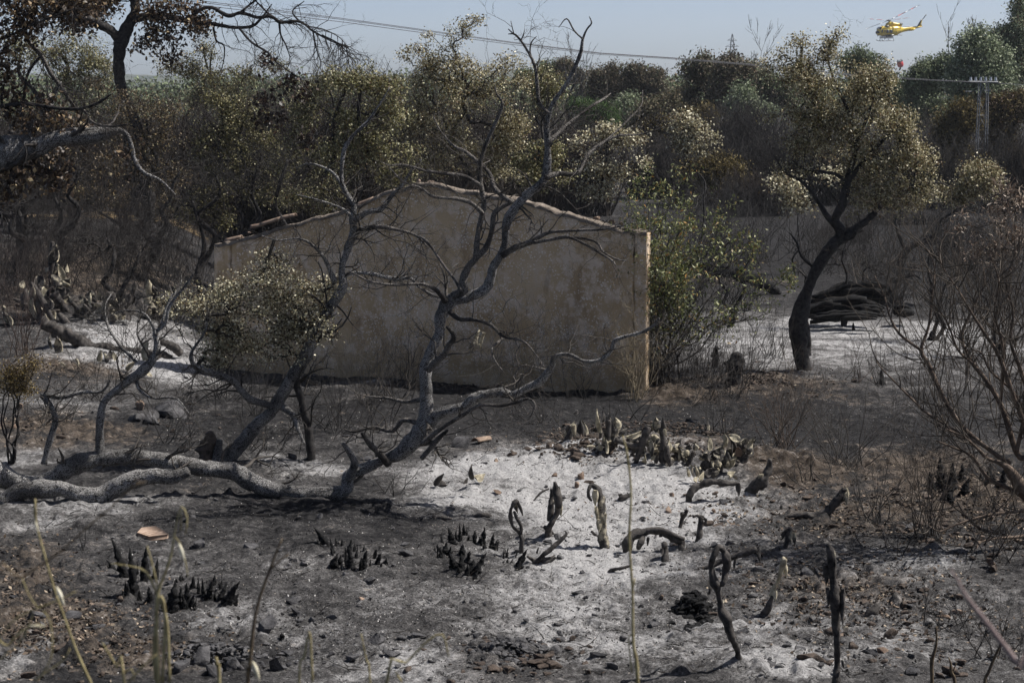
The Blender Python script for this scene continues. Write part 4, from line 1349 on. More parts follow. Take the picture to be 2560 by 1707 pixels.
leafy('tall scorched oak behind the wall ridge with crown sprigs reaching into the sky', (880, 1900), None, 36.5,
      [(830, 180, 80, 60), (925, 160, 50, 50), (780, 280, 100, 60), (600, 230, 22, 28), (640, 250, 16, 20), (590, 350, 60, 40), (500, 330, 26, 26), (450, 390, 55, 35), (960, 340, 80, 55), (880, 260, 50, 50), (600, 450, 140, 80), (880, 470, 170, 100), (1100, 450, 110, 60), (1200, 400, 36, 36),
       (700, 600, 210, 150), (1050, 600, 200, 150), (480, 620, 150, 130), (1230, 560, 120, 80), (850, 800, 230, 170), (1150, 850, 200, 180), (560, 850, 180, 170), (1200, 1130, 200, 130), (1000, 1130, 180, 120), (620, 1080, 220, 130), (820, 1000, 180, 120)],
      crop='B', seed=51, palette=OAK, n_clump=1250, n_leaf=22, leaf=.042, clump_r=.075, gap=.40, gscale=2.0, tr=22)
leafy('scorched oak with an ochre low crown right of the wall ridge', (1380, 1750), None, 40.0,
      [(1380, 560, 130, 90), (1480, 640, 110, 90), (1440, 760, 130, 110), (1350, 900, 120, 120), (1430, 1050, 100, 100), (1480, 1240, 100, 70), (1330, 1230, 130, 90), (1360, 1150, 130, 70)],
      crop='B', seed=52, palette=OAKG, n_clump=420, n_leaf=26, leaf=.05, clump_r=.1, gap=.34, gscale=1.8, tr=26)
leafy('scorched oak with rusty olive crown behind the left slope of the wall', (100, 1850), None, 34.5,
      [(150, 530, 100, 60), (60, 560, 90, 70), (330, 600, 110, 80), (120, 700, 170, 120), (330, 800, 160, 140), (60, 850, 130, 130), (250, 950, 200, 120), (430, 1000, 130, 110), (150, 1080, 200, 100), (400, 1150, 150, 70)],
      crop='B', seed=53, palette=OAKG, n_clump=620, n_leaf=26, leaf=.045, clump_r=.09, gap=.34, gscale=2.0, tr=26, stems=2, twigs=120)
leafy('pale leafed small tree between the wall and the green shrub', (1750, 1500), None, 48.0,
      [(1750, 950, 110, 60), (1850, 900, 80, 40), (1930, 960, 90, 50), (2040, 970, 70, 35), (1700, 1060, 90, 70), (1850, 1060, 120, 60), (1750, 1170, 110, 60), (1900, 1180, 60, 50), (2080, 1110, 30, 25), (1700, 1290, 60, 40), (1830, 1290, 60, 40)],
      crop='B', seed=54, palette=PALEOAK, n_clump=330, n_leaf=24, leaf=.065, clump_r=.12, gap=.3, gscale=1.5, tr=14)
leafy('little pale crowned tree on a thin stem before the black scrub', (115, 1420), None, 52.0,
      [(60, 800, 60, 30), (30, 870, 90, 50), (120, 880, 60, 40), (60, 960, 110, 40), (190, 950, 55, 25), (40, 1020, 60, 30), (150, 1000, 40, 30)],
      crop='C', seed=55, palette=PALEOAK, n_clump=150, n_leaf=24, leaf=.07, clump_r=.13, gap=.25, gscale=1.4, tr=8)
leafy('pale leafed sapling low behind the crown of the large scorched oak', (800, 1500), None, 46.0,
      [(760, 1290, 80, 50), (820, 1380, 70, 40), (680, 1240, 60, 30), (1040, 1180, 60, 30)], crop='C', seed=56, palette=PALEOAK, n_clump=110, n_leaf=18, leaf=.07, clump_r=.14, gap=.25, tr=6)

# left hand thicket
leafy('tangled brown shrub tree at the foot of the dark forked oak', (1010, 1520), None, 40.5,
      [(900, 700, 150, 90), (1000, 830, 180, 120), (850, 900, 150, 100), (1050, 980, 180, 110), (950, 1120, 180, 110), (1150, 1200, 160, 110), (1100, 700, 150, 80), (700, 640, 120, 60)],
      crop='A', seed=61, palette=BROWNSHRUB, n_clump=420, n_leaf=13, leaf=.05, clump_r=.09, gap=.3, tr=20, stems=3, name='scorched_shrub', cat='shrub', twigs=260, twigcol=(.06, .05, .045))
leafy('wispy grey green tree against the sky left of centre', (1450, 1300), None, 58.0,
      [(1380, 300, 90, 60), (1450, 350, 60, 60), (1300, 430, 140, 90), (1180, 520, 160, 110), (1420, 520, 160, 90), (1650, 500, 120, 80), (1780, 440, 100, 60), (1560, 620, 160, 90), (1900, 440, 90, 50), (1300, 640, 160, 90), (1060, 430, 90, 90)],
      crop='A', seed=62, palette=OLIVE, n_clump=520, n_leaf=16, leaf=.06, clump_r=.12, gap=.38, gscale=1.2, tr=14, stems=3, twigs=200, twigcol=(.07, .065, .055))
leafy('dense olive scorched tree in the thicket left of the wall', (1650, 1480), None, 42.0,
      [(1500, 700, 150, 80), (1700, 760, 190, 110), (1550, 880, 180, 110), (1780, 920, 170, 110), (1650, 1050, 190, 110), (1450, 1020, 150, 100), (1850, 1120, 160, 100), (1640, 1230, 190, 90), (1850, 1300, 150, 80)],
      crop='A', seed=63, palette=OLIVE, n_clump=640, n_leaf=20, leaf=.05, clump_r=.11, gap=.33, tr=18, stems=3, twigs=240, name='scorched_oak')
leafy('brown scorched shrub tree between the thicket and the wall corner', (2150, 1560), None, 38.5,
      [(2230, 560, 110, 70), (2120, 680, 120, 90), (2260, 800, 110, 110), (2080, 880, 130, 110), (2250, 1000, 120, 110), (2050, 1080, 130, 110), (2200, 1180, 140, 110), (2000, 1250, 120, 90), (2250, 1330, 100, 60)],
      crop='A', seed=64, palette=OAKG, n_clump=520, n_leaf=20, leaf=.045, clump_r=.1, gap=.34, tr=18, stems=3, twigs=220, name='scorched_oak')
leafy('olive tree crown behind the big left edge tree', (400, 1560), None, 56.0,
      [(150, 330, 140, 90), (400, 340, 170, 110), (600, 320, 120, 90), (300, 480, 200, 100), (560, 480, 180, 90), (120, 480, 130, 90), (250, 620, 200, 70), (520, 620, 200, 70), (680, 420, 90, 80)],
      crop='A', seed=65, palette=OAKG, n_clump=520, n_leaf=20, leaf=.065, clump_r=.12, gap=.34, gscale=1.3, tr=26, stems=2, twigs=200)
leafy('brown thicket shrub below the thick scaly limb', (500, 1500), None, 47.0,
      [(150, 1120, 180, 80), (450, 1100, 220, 80), (650, 1150, 200, 80), (300, 1250, 220, 90), (600, 1280, 200, 80), (750, 1000, 180, 80), (450, 880, 200, 60), (700, 820, 160, 60)],
      crop='A', seed=66, palette=BROWNSHRUB, n_clump=300, n_leaf=7, leaf=.06, clump_r=.16, gap=.3, tr=22, stems=4, twigs=420, name='scorched_shrub', cat='shrub', twigcol=(.045, .037, .032))
leafy('rusty low bush at the left edge beside the ash', (60, 1260), None, 23.0,
      [(60, 1000, 110, 80), (170, 1020, 90, 70), (40, 1120, 110, 60), (160, 1120, 90, 60), (240, 940, 50, 40)],
      crop='D', seed=67, palette=[((.17, .12, .035), .4), ((.26, .19, .06), .2), ((.07, .05, .02), .4)], n_clump=240, n_leaf=18, leaf=.022, clump_r=.07, gap=.25, gscale=3, tr=8, stems=6, name='rusty_bush', cat='bush', twigs=60, twigcol=(.07, .05, .035), thick=.8)
leafy('dry straw coloured tuft bush at the left edge under the dark trunk', (10, 560), None, 36.0,
      [(0, 380, 60, 80), (10, 470, 55, 70)], crop='D', seed=68, palette=[((.22, .16, .08), .5), ((.10, .07, .04), .5)], n_clump=90, n_leaf=16, leaf=.05, clump_r=.09, gap=.2, tr=8, stems=3, name='dry_bush', cat='bush', aspect=.2)

for i, (lab, bx, by, d_, bl) in enumerate((
        ('bare black sapling tree left of the dark forked oak trunk', 150, 640, 37, [(130, 470, 110, 60), (200, 420, 90, 50), (90, 540, 70, 40), (230, 520, 60, 40)]),
        ('bare black tree with a dark trunk below the thick scaly limb', 50, 660, 36, [(60, 500, 90, 60), (20, 430, 80, 60), (110, 570, 50, 40)]),
        ('bare burnt tree at the foot of the dark forked oak', 380, 600, 38, [(370, 480, 110, 60), (450, 430, 80, 50), (310, 530, 80, 40), (430, 540, 60, 35)]),
        ('bare burnt tree just left of the wall corner', 500, 640, 35, [(480, 500, 80, 60), (540, 440, 70, 50), (430, 560, 70, 40), (520, 560, 40, 30)]),
        ('low bare burnt tree on the brown slope', 280, 700, 33, [(270, 600, 100, 50), (350, 630, 80, 40), (200, 640, 70, 35)]),
        ('bare burnt tree rising behind the left eave of the wall', 640, 700, 35, [(640, 430, 90, 60), (720, 400, 80, 60), (580, 480, 60, 50), (700, 480, 60, 40)]),
        ('leafless burnt bush right of the green shrub on the dark field', 1820, 760, 36, [(1820, 600, 90, 70), (1880, 640, 70, 50), (1770, 650, 60, 50)]),
        ('leafless burnt bush behind the trunk of the large oak', 2110, 740, 36, [(2110, 620, 90, 60), (2180, 660, 70, 45), (2050, 660, 60, 40)]),
        ('leafless burnt bush left of the small bent oak', 2330, 740, 34, [(2330, 620, 90, 70), (2400, 600, 80, 60), (2270, 670, 50, 40)]),
        ('leafless burnt bush at the right edge beyond the bare stems', 2500, 800, 32, [(2500, 640, 100, 80), (2440, 700, 70, 60)]))):
    leafy(lab, (bx, by), None, d_, bl, crop='N', seed=900 + i, n_clump=150, n_leaf=0, gap=.2, gscale=2.5, tr=9 if bx < 1000 else 5, twigs=260, name='bare_burnt_tree' if 'tree' in lab else 'bare_burnt_bush',
          cat='tree' if 'tree' in lab else 'bush', stems=2, twigcol=(.032, .029, .027), rtip=.0028, rmax=.03)

tree('dark thick trunked tree at the left edge below the scaly limb', 'A', (150, 1790),
     [dict(pts=[(160, 1800, 46), (150, 1700, 40), (150, 1559, 37), (142, 1430, 35), (142, 1300, 35), (190, 1150, 32), (170, 1000, 26), (230, 850, 18), (200, 700, 10)], tw=.6),
      dict(pts=[(150, 1400, 18), (60, 1300, 14), (-60, 1240, 10)], tw=1.5), dict(pts=[(145, 1280, 16), (260, 1180, 12), (400, 1150, 9), (520, 1190, 5)], tw=1.5)],
     37.0, M['bark_black'], name='burnt_oak', seed=951, twigs=dict(n=4, L=.8, lev=2, nch=4, r0=.009), twigcol=(.035, .03, .028),
     crown=[(120, 1180, 160, 90), (60, 1320, 110, 90), (330, 1130, 130, 60), (230, 980, 150, 60)], palette=BROWNLEAF, n_clump=170, n_leaf=10, leaf=.08, clump_r=.12, gap=.25)
leafy('low olive brown scorched bush in the thicket under the dark forked oak', (850, 1590), None, 43.0,
      [(700, 1250, 170, 100), (900, 1300, 150, 90), (600, 1380, 150, 70), (850, 1430, 160, 60), (1080, 1400, 120, 70)], crop='A', seed=952, palette=BROWNSHRUB, n_clump=330, n_leaf=12, leaf=.055, clump_r=.1, gap=.33, tr=12, stems=4, twigs=220, name='scorched_shrub', cat='shrub', twigcol=(.045, .038, .033))
leafy('low olive scorched bush against the left eave of the wall', (1600, 1600), None, 36.5,
      [(1500, 1330, 160, 90), (1700, 1350, 140, 80), (1350, 1420, 130, 70), (1600, 1460, 130, 50), (1880, 1380, 110, 60)], crop='A', seed=953, palette=OLIVE, n_clump=330, n_leaf=13, leaf=.045, clump_r=.09, gap=.36, tr=12, stems=4, twigs=220, name='scorched_shrub', cat='shrub', twigcol=(.045, .038, .033))
leafy('low rusty scorched bush hiding the foot of the brown shrub tree at the wall corner', (2150, 1580), None, 34.0,
      [(2100, 1320, 140, 70), (2270, 1300, 120, 70), (2000, 1400, 110, 60), (2200, 1400, 120, 50)], crop='A', seed=954, palette=OAKG, n_clump=260, n_leaf=13, leaf=.04, clump_r=.08, gap=.36, tr=12, stems=4, twigs=180, name='scorched_shrub', cat='shrub', twigcol=(.045, .038, .033))

# the green leaved multi-stem shrub at the wall's right corner
def green_shrub():
    rng = np.random.default_rng(71)
    b = G(1640, 962)
    root = thing('green_shrub', b, 'multi-stemmed shrub with live green and yellowing leaves at the right corner of the wall', 'shrub')
    d = b[1]
    tips = [(1560, 480), (1580, 560), (1600, 430), (1630, 520), (1660, 470), (1690, 440), (1710, 540), (1740, 490), (1770, 590), (1800, 560), (1850, 600), (1900, 590), (1880, 670), (1820, 700),
            (1620, 650), (1650, 700), (1720, 680), (1905, 740), (1840, 790), (1960, 700), (1570, 650), (1930, 780), (1670, 600), (1590, 740)]
    nodes = []
    for i, (tx, ty) in enumerate(tips):
        dd = rng.uniform(-.7, .7)
        e = P(tx, ty, d + dd)
        s = b + rng.normal(size=3) * np.array([.18, .12, 0])
        s[2] = float(hgt(s[0], s[1])) - .05
        pts = []
        for k in range(7):
            f = k / 6
            q = s + (e - s) * np.array([f ** 1.5, f, f ** 0.9]) + (rng.normal(size=3) * .05 * (0 < k < 6))
            pts.append(q)
        r0 = rng.uniform(.011, .022)
        mb = MB()
        p, r = resample(pts, np.linspace(r0, .004, 7), .12)
        tubes(mb, [(p, r)], 6, col=(.075, .066, .056))
        mb.build('stem', M['twig'], root, smooth=True)
        # stems are dark grey-brown
        nodes.append((p, r))
    tw = []
    C = []
    for p, r in nodes:
        t = []
        side_twigs(tw, rng, p, r, 16, .45, 1, .25, .25, 3, start=.3, tips=t, r0=.006, rmin=.002)
        C += t + [q for q in p[len(p) // 2:]]
    mb = MB(); tubes(mb, tw, 3, col=(.06, .055, .048)); tag(mb.build('twig', M['twig'], root), kind='stuff')
    C = np.array(C)
    k = vnoise(C * 1.4 + 5) > .33
    C = C[k]
    C = C[C[:, 2] > b[2] + .9 + rng.uniform(-.5, .3, len(C))]
    cc = np.repeat(C, rng.poisson(4, len(C)), axis=0)
    cc = cc + rng.normal(size=cc.shape) * .05
    mb = MB(); leaves(mb, cc, .062, rng, GREENB, .38, .1, hang=.9); mb.build('foliage', M['leaf'], root)
    lo = MB()
    tw = []
    for _ in range(150):
        q = b + rng.normal(size=3) * np.array([.6, .3, 0]) + np.array([.5, 0, 0])
        q[2] = float(hgt(q[0], q[1]))
        grow(tw, rng, q, np.array([rng.normal() * .35 + .25, rng.normal() * .3, 1]), rng.uniform(.4, 1.3), .005, 1, .12, .05, 3, .5, .5, None, 6, 1, .0018)
    tubes(lo, tw, 3, col=(.055, .048, .042)); tag(lo.build('burnt_shoot', M['twig'], root), kind='stuff')


green_shrub()


# ------------------------------------------------------------------ trees of the far line
def far_tree(label, blobs, d, seed, palette, n=5200, leaf=.15, clump_r=.26, name='tree', base=None, gap=.28, trunk=.18, group=None, shell=.42, n_clump=260, aspect=.5, thick=.9, bare=0, gs=.5, cat='tree', hang=0.3):
    n = int(n * 1.5); n_clump = int(n_clump * 1.7)
    rng = np.random.default_rng(seed)
    bl = pxblobs('C' if blobs[0][0] != 'B' else 'B', [b if b[0] != 'B' else b[1:] for b in blobs], d)
    B = np.array(bl)
    cx = np.average(B[:, 0], weights=B[:, 3] * B[:, 4])
    b = np.array([cx, d, float(hgt(cx, d))])
    root = thing(name, b, label, cat, group)
    top = B[:, 2].max()
    cen = np.array([cx, d, np.average(B[:, 2], weights=B[:, 3] * B[:, 4])])
    pts = [b - [0, 0, .3], b + (cen - b) * .35 + rng.normal(size=3) * .15, b + (cen - b) * .7 + rng.normal(size=3) * .2, cen]
    o, p, r = limb('trunk', root, M['bark_limb'] if bare else M['bark_black'], np.array(pts), np.array([trunk, trunk * .8, trunk * .55, trunk * .3]), step=.5, sides=7, rfreq=3)
    C = blob_points(bl, n_clump, rng, shell=shell, gap=gap, gscale=gs, thick=thick)
    mb = MB(); tubes(mb, mst(p[1:], C, rng, .012, trunk * .5), 3, col=(.07, .065, .06) if bare else (.04, .036, .032)); tag(mb.build('branch', M['twig'], root), kind='stuff')
    if n:
        cc = np.repeat(C, max(1, n // max(1, len(C))), axis=0)
        cc = cc + rng.normal(size=cc.shape) * clump_r * np.array([1, 1, .8])
        mb = MB(); leaves(mb, cc, leaf, rng, palette, aspect, .2, hang=hang); mb.build('crown', M['farleaf'], root)
    return root


EUC = [((.30, .34, .22), .3), ((.19, .225, .13), .35), ((.10, .125, .07), .25), ((.40, .41, .30), .1)]
EUCD = [((.21, .25, .14), .3), ((.12, .15, .075), .4), ((.065, .075, .042), .3)]
BRN = [((.19, .155, .11), .30), ((.125, .105, .07), .35), ((.07, .06, .042), .2), ((.14, .15, .09), .15)]
BRNG = [((.14, .13, .075), .35), ((.17, .13, .08), .3), ((.08, .08, .045), .35)]
PINE = [((.07, .12, .035), .4), ((.10, .16, .05), .25), ((.045, .075, .025), .35)]
OCHRE = [((.16, .125, .045), .35), ((.10, .075, .028), .35), ((.05, .038, .018), .3)]
BLK = [((.045, .04, .038), .6), ((.08, .07, .065), .3), ((.12, .10, .09), .1)]
far_tree('tallest eucalyptus at the right edge of the tree line', [(2290, 20, 60, 60), (2250, 80, 90, 80), (2320, 110, 80, 90), (2200, 160, 60, 60), (2230, 200, 100, 90), (2300, 260, 120, 120), (2230, 340, 100, 80), (2330, 420, 120, 120), (2250, 470, 90, 70)], 108, 81, EUC + [((.15, .11, .07), .2)], n=14000, n_clump=340, leaf=.15, clump_r=.24, name='eucalyptus')
far_tree('broad pale green eucalyptus behind the lattice pylon', [(2020, 250, 80, 60), (2080, 300, 90, 60), (1990, 350, 110, 80), (2100, 360, 110, 80), (1950, 470, 120, 90), (2080, 480, 140, 100), (2180, 430, 80, 70), (2000, 600, 150, 100), (2180, 600, 120, 110), (1890, 600, 80, 80), (2100, 700, 160, 90)], 100, 82, EUC, n=21000, n_clump=460, leaf=.15, clump_r=.24, name='eucalyptus')
far_tree('rounded green eucalyptus with a pale top below the bucket', [(1660, 510, 60, 40), (1800, 450, 80, 50), (1730, 450, 36, 28), (1760, 520, 120, 90), (1640, 570, 110, 90), (1830, 560, 80, 90), (1700, 700, 150, 100), (1880, 740, 120, 100), (1620, 700, 100, 90), (1780, 820, 150, 80)], 112, 83, EUCD + [((.22, .25, .14), .25)], n=18000, n_clump=420, leaf=.15, clump_r=.24, name='eucalyptus')
far_tree('domed grey green eucalyptus behind the large scorched oak', [(1230, 380, 90, 50), (1180, 440, 80, 60), (1320, 420, 60, 50), (1260, 500, 150, 80), (1410, 560, 60, 45), (1500, 610, 70, 50), (1450, 640, 120, 80), (1250, 640, 150, 90)], 118, 84, EUCD, n=12000, n_clump=320, leaf=.15, clump_r=.26, name='eucalyptus')
far_tree('greyish tree with feathery green crown left of the large scorched oak', [(480, 650, 70, 60), (560, 720, 90, 50), (430, 720, 80, 60), (620, 680, 60, 50), (520, 780, 120, 50)], 96, 85, EUC, n=8000, n_clump=200, leaf=.15, clump_r=.24, name='eucalyptus')
far_tree('tall brown heat scorched tree under the far pylon', [(150, 430, 60, 50), (120, 500, 90, 60), (220, 560, 120, 80), (130, 640, 100, 90), (240, 700, 110, 90), (100, 750, 80, 70)], 104, 86, BRN + [((.13, .14, .08), .2)], n=12000, n_clump=300, leaf=.15, clump_r=.24, name='scorched_tree')
far_tree('brown scorched tree with two uneven tops beside the power line', [(330, 460, 70, 55), (370, 400, 40, 40), (340, 560, 110, 80), (420, 520, 70, 60), (380, 660, 120, 80), (300, 620, 90, 80)], 102, 87, BRN, n=11000, n_clump=280, leaf=.15, clump_r=.24, name='scorched_tree')
far_tree('grey brown scorched tree with thin crown below the bare sapling', [(470, 480, 40, 50), (530, 530, 90, 50), (620, 560, 100, 60), (700, 600, 90, 60), (560, 640, 120, 60), (690, 700, 90, 60)], 110, 88, BRN + EUCD, n=9000, n_clump=260, leaf=.15, clump_r=.24, name='scorched_tree')
far_tree('small dark tree at the left foot of the brown scorched row', [(20, 640, 40, 50), (40, 720, 60, 50), (-10, 700, 50, 60)], 108, 89, BRNG, n=3500, n_clump=110, leaf=.15, clump_r=.24, name='scorched_tree')
far_tree('brown domed scorched tree, left one of the pair on the skyline', [('B', 1800, 510, 80, 50), ('B', 1760, 570, 60, 60), ('B', 1850, 580, 80, 60), ('B', 1800, 650, 110, 50), ('B', 1870, 470, 30, 30)], 125, 90, BRN, n=9000, n_clump=230, leaf=.15, clump_r=.24, name='scorched_tree')
far_tree('brown domed scorched tree, right one of the pair on the skyline', [('B', 2010, 490, 70, 40), ('B', 1980, 560, 80, 60), ('B', 2110, 560, 80, 60), ('B', 2160, 520, 40, 40), ('B', 2180, 620, 50, 50), ('B', 2050, 640, 120, 50)], 125, 91, BRN, n=11000, n_clump=260, leaf=.15, clump_r=.24, name='scorched_tree')
far_tree('round green tree in front of the brown pair on the skyline', [('B', 1970, 700, 70, 50), ('B', 1960, 760, 90, 50), ('B', 2000, 800, 60, 40)], 104, 92, EUC, n=5000, n_clump=140, leaf=.15, clump_r=.2, name='eucalyptus')
far_tree('thin brown olive scorched tree right of the round green tree', [('B', 2150, 740, 90, 50), ('B', 2120, 820, 90, 60), ('B', 2220, 800, 70, 60), ('B', 2070, 860, 60, 40), ('B', 2250, 700, 40, 40)], 100, 93, BRNG + [((.2, .17, .11), .3)], n=7000, n_clump=200, leaf=.15, clump_r=.24, name='scorched_tree')
far_tree('bright green pine bush in the middle distance', [('B', 1780, 760, 100, 40), ('B', 1720, 820, 110, 50), ('B', 1830, 820, 80, 60), ('B', 1620, 740, 60, 30), ('B', 1690, 750, 60, 30)], 92, 94, PINE, n=9000, n_clump=200, leaf=.15, clump_r=.2, name='pine', aspect=.15)
far_tree('bluish green tree top between the central bare branches', [('B', 1400, 470, 26, 36), ('B', 1480, 470, 30, 36), ('B', 1250, 510, 40, 30), ('B', 1420, 560, 90, 40)], 135, 95, EUCD, n=4500, n_clump=120, leaf=.15, clump_r=.24, name='eucalyptus')
far_tree('brown scorched tree with thin twiggy crown left of the skyline pair', [('B', 1540, 480, 40, 40), ('B', 1610, 560, 60, 60), ('B', 1660, 640, 50, 50), ('B', 1560, 640, 60, 60)], 122, 96, BRN, n=4500, n_clump=150, leaf=.15, clump_r=.24, name='scorched_tree')
far_tree('ochre green bush mass left of the lattice pylon', [(1960, 760, 90, 50), (1880, 860, 90, 70), (1830, 960, 80, 80), (1960, 880, 110, 100), (1880, 1060, 100, 80), (1990, 1020, 90, 100), (1800, 1080, 50, 60)], 84, 97, OCHRE, n=16000, n_clump=330, leaf=.16, clump_r=.2, name='scorched_bush', cat='bush', aspect=.3, trunk=.12)
far_tree('brown and ochre bush mass right of the lattice pylon', [(2200, 740, 90, 60), (2320, 720, 100, 70), (2180, 860, 100, 90), (2310, 880, 110, 100), (2190, 1040, 110, 90), (2320, 1060, 100, 100), (2120, 780, 60, 60)], 86, 98, OCHRE + [((.10, .065, .045), .5)], n=17000, n_clump=340, leaf=.16, clump_r=.2, name='scorched_bush', cat='bush', aspect=.3, trunk=.12)
far_tree('ochre bush before the burnt scrub in the middle distance', [(240, 1120, 80, 50), (200, 1180, 90, 60), (300, 1170, 90, 60), (250, 1250, 130, 50)], 70, 99, OCHRE, n=6500, n_clump=180, leaf=.14, clump_r=.28, name='scorched_bush', cat='bush', aspect=.3, trunk=.08)
far_tree('small ochre topped bush left of the burnt black scrub', [(60, 800, 60, 30), (180, 790, 80, 30), (120, 840, 90, 40), (0, 0, 0, 0)][:3], 90, 100, OCHRE, n=4500, n_clump=140, leaf=.16, clump_r=.2, name='scorched_bush', cat='bush', aspect=.3, trunk=.1)
far_tree('dull ochre bush under the pine bush', [('B', 2130, 870, 90, 30), ('B', 2240, 850, 60, 30), ('B', 2200, 940, 110, 50), ('B', 1560, 860, 120, 60), ('B', 1500, 950, 80, 60)], 80, 101, OCHRE + BLK, n=6000, n_clump=180, leaf=.15, clump_r=.2, name='scorched_bush', cat='bush', aspect=.3, trunk=.1)


def black_scrub(label, crop, blobs, d, seed, n=260, col=(.05, .045, .042), L=1.6, group='burnt black scrub'):
    """a burnt bush: hundreds of thin leafless shoots from a few stools"""
    rng = np.random.default_rng(seed)
    bl = pxblobs(crop, blobs, d)
    B = np.array(bl)
    cx = B[:, 0].mean()
    root = thing('burnt_scrub', (cx, d, float(hgt(cx, d))), label, 'shrub', group)
    tw = []
    w = B[:, 3] / B[:, 3].sum()
    for _ in range(n):
        b = B[rng.choice(len(B), p=w)]
        x = b[0] + rng.uniform(-1, 1) * b[3]
        y = b[1] + rng.uniform(-1, 1) * b[3] * .5
        z = float(hgt(x, y))
        h = max(.3, (b[2] + b[4] * rng.uniform(-.2, 1) - z))
        grow(tw, rng, (x, y, z), (rng.normal() * .25, rng.normal() * .25, 1), h, .022, 2, .10, .04, 4, .6, .45, None, 5, 1, .006)
    mb = MB(); tubes(mb, tw, 3, col=col); tag(mb.build('shoot', M['twig'], root), kind='stuff')
    return root


black_scrub('burnt black scrub right of the pale little tree', 'C', [(380, 900, 120, 90), (500, 860, 90, 80), (300, 950, 60, 60)], 84, 111, 330)
black_scrub('burnt black scrub behind the trunk of the large scorched oak', 'C', [(560, 1000, 130, 90), (700, 1050, 120, 80), (850, 1050, 120, 80)], 82, 112, 330)
black_scrub('burnt brown scrub low between the ochre bush and the large oak', 'C', [(450, 1280, 150, 60), (620, 1300, 140, 60), (380, 1340, 120, 50)], 66, 113, 300, (.055, .045, .04))
black_scrub('burnt black scrub below the small bent oak', 'F', [(1300, -20, 200, 60), (1600, 0, 180, 60)], 62, 114, 260)
black_scrub('burnt scrub below the bushes by the lattice pylon', 'C', [(1900, 1180, 200, 60), (2150, 1200, 200, 60), (2330, 1200, 120, 60)], 78, 115, 360)
black_scrub('burnt black scrub left of the green shrub, beyond the wall', 'B', [(2150, 1060, 130, 80), (2280, 1120, 100, 80), (2050, 1180, 80, 50)], 76, 116, 330)
black_scrub('thin burnt scrub beyond the wall ridge', 'B', [(1600, 1120, 120, 60), (1250, 1000, 160, 80), (1550, 1020, 100, 60)], 80, 117, 260)
black_scrub('long band of burnt scrub behind the left thicket', 'A', [(1200, 1250, 400, 90), (1700, 1250, 350, 90), (500, 1250, 300, 90)], 60, 118, 420)
black_scrub('burnt scrub in the gap right of the small bent oak', 'F', [(1150, 60, 160, 60), (1900, 60, 200, 60)], 55, 119, 220, (.06, .05, .045))

# bare saplings on the skyline
def bare_sapling(label, crop, x, y0, y1, d, seed, spread=.35):
    rng = np.random.default_rng(seed)
    a = P(*nat(crop, x, y0), d)
    t = P(*nat(crop, x, y1), d)
    z = float(hgt(a[0], d))
    root = thing('bare_sapling', (a[0], d, z), label, 'tree')
    tw = []
    for k in range(6):
        st = np.array([a[0], d, z]) if k == 0 else np.array([a[0] + rng.normal() * .2, d, a[2] - 1])
        grow(tw, rng, st, (rng.normal() * spread * .5, rng.normal() * .2, 1), (t[2] - st[2]) * (1 if k == 0 else rng.uniform(.6, .95)), .05, 2, .06, .06, 9, .45, .33, None, 9, 1, .012)
    mb = MB(); tubes(mb, tw, 3, col=(.10, .095, .09)); tag(mb.build('branch', M['twig'], root), kind='stuff')


bare_sapling('bare leafless sapling on the skyline over the brown scorched row', 'C', 505, 480, 340, 112, 121)
bare_sapling('bare leafless tree on the skyline left of the tallest eucalyptus', 'C', 2010, 320, 110, 112, 122, .6)
bare_sapling('thin bare sapling left of the skyline pair of brown trees', 'B', 1600, 640, 380, 118, 123)

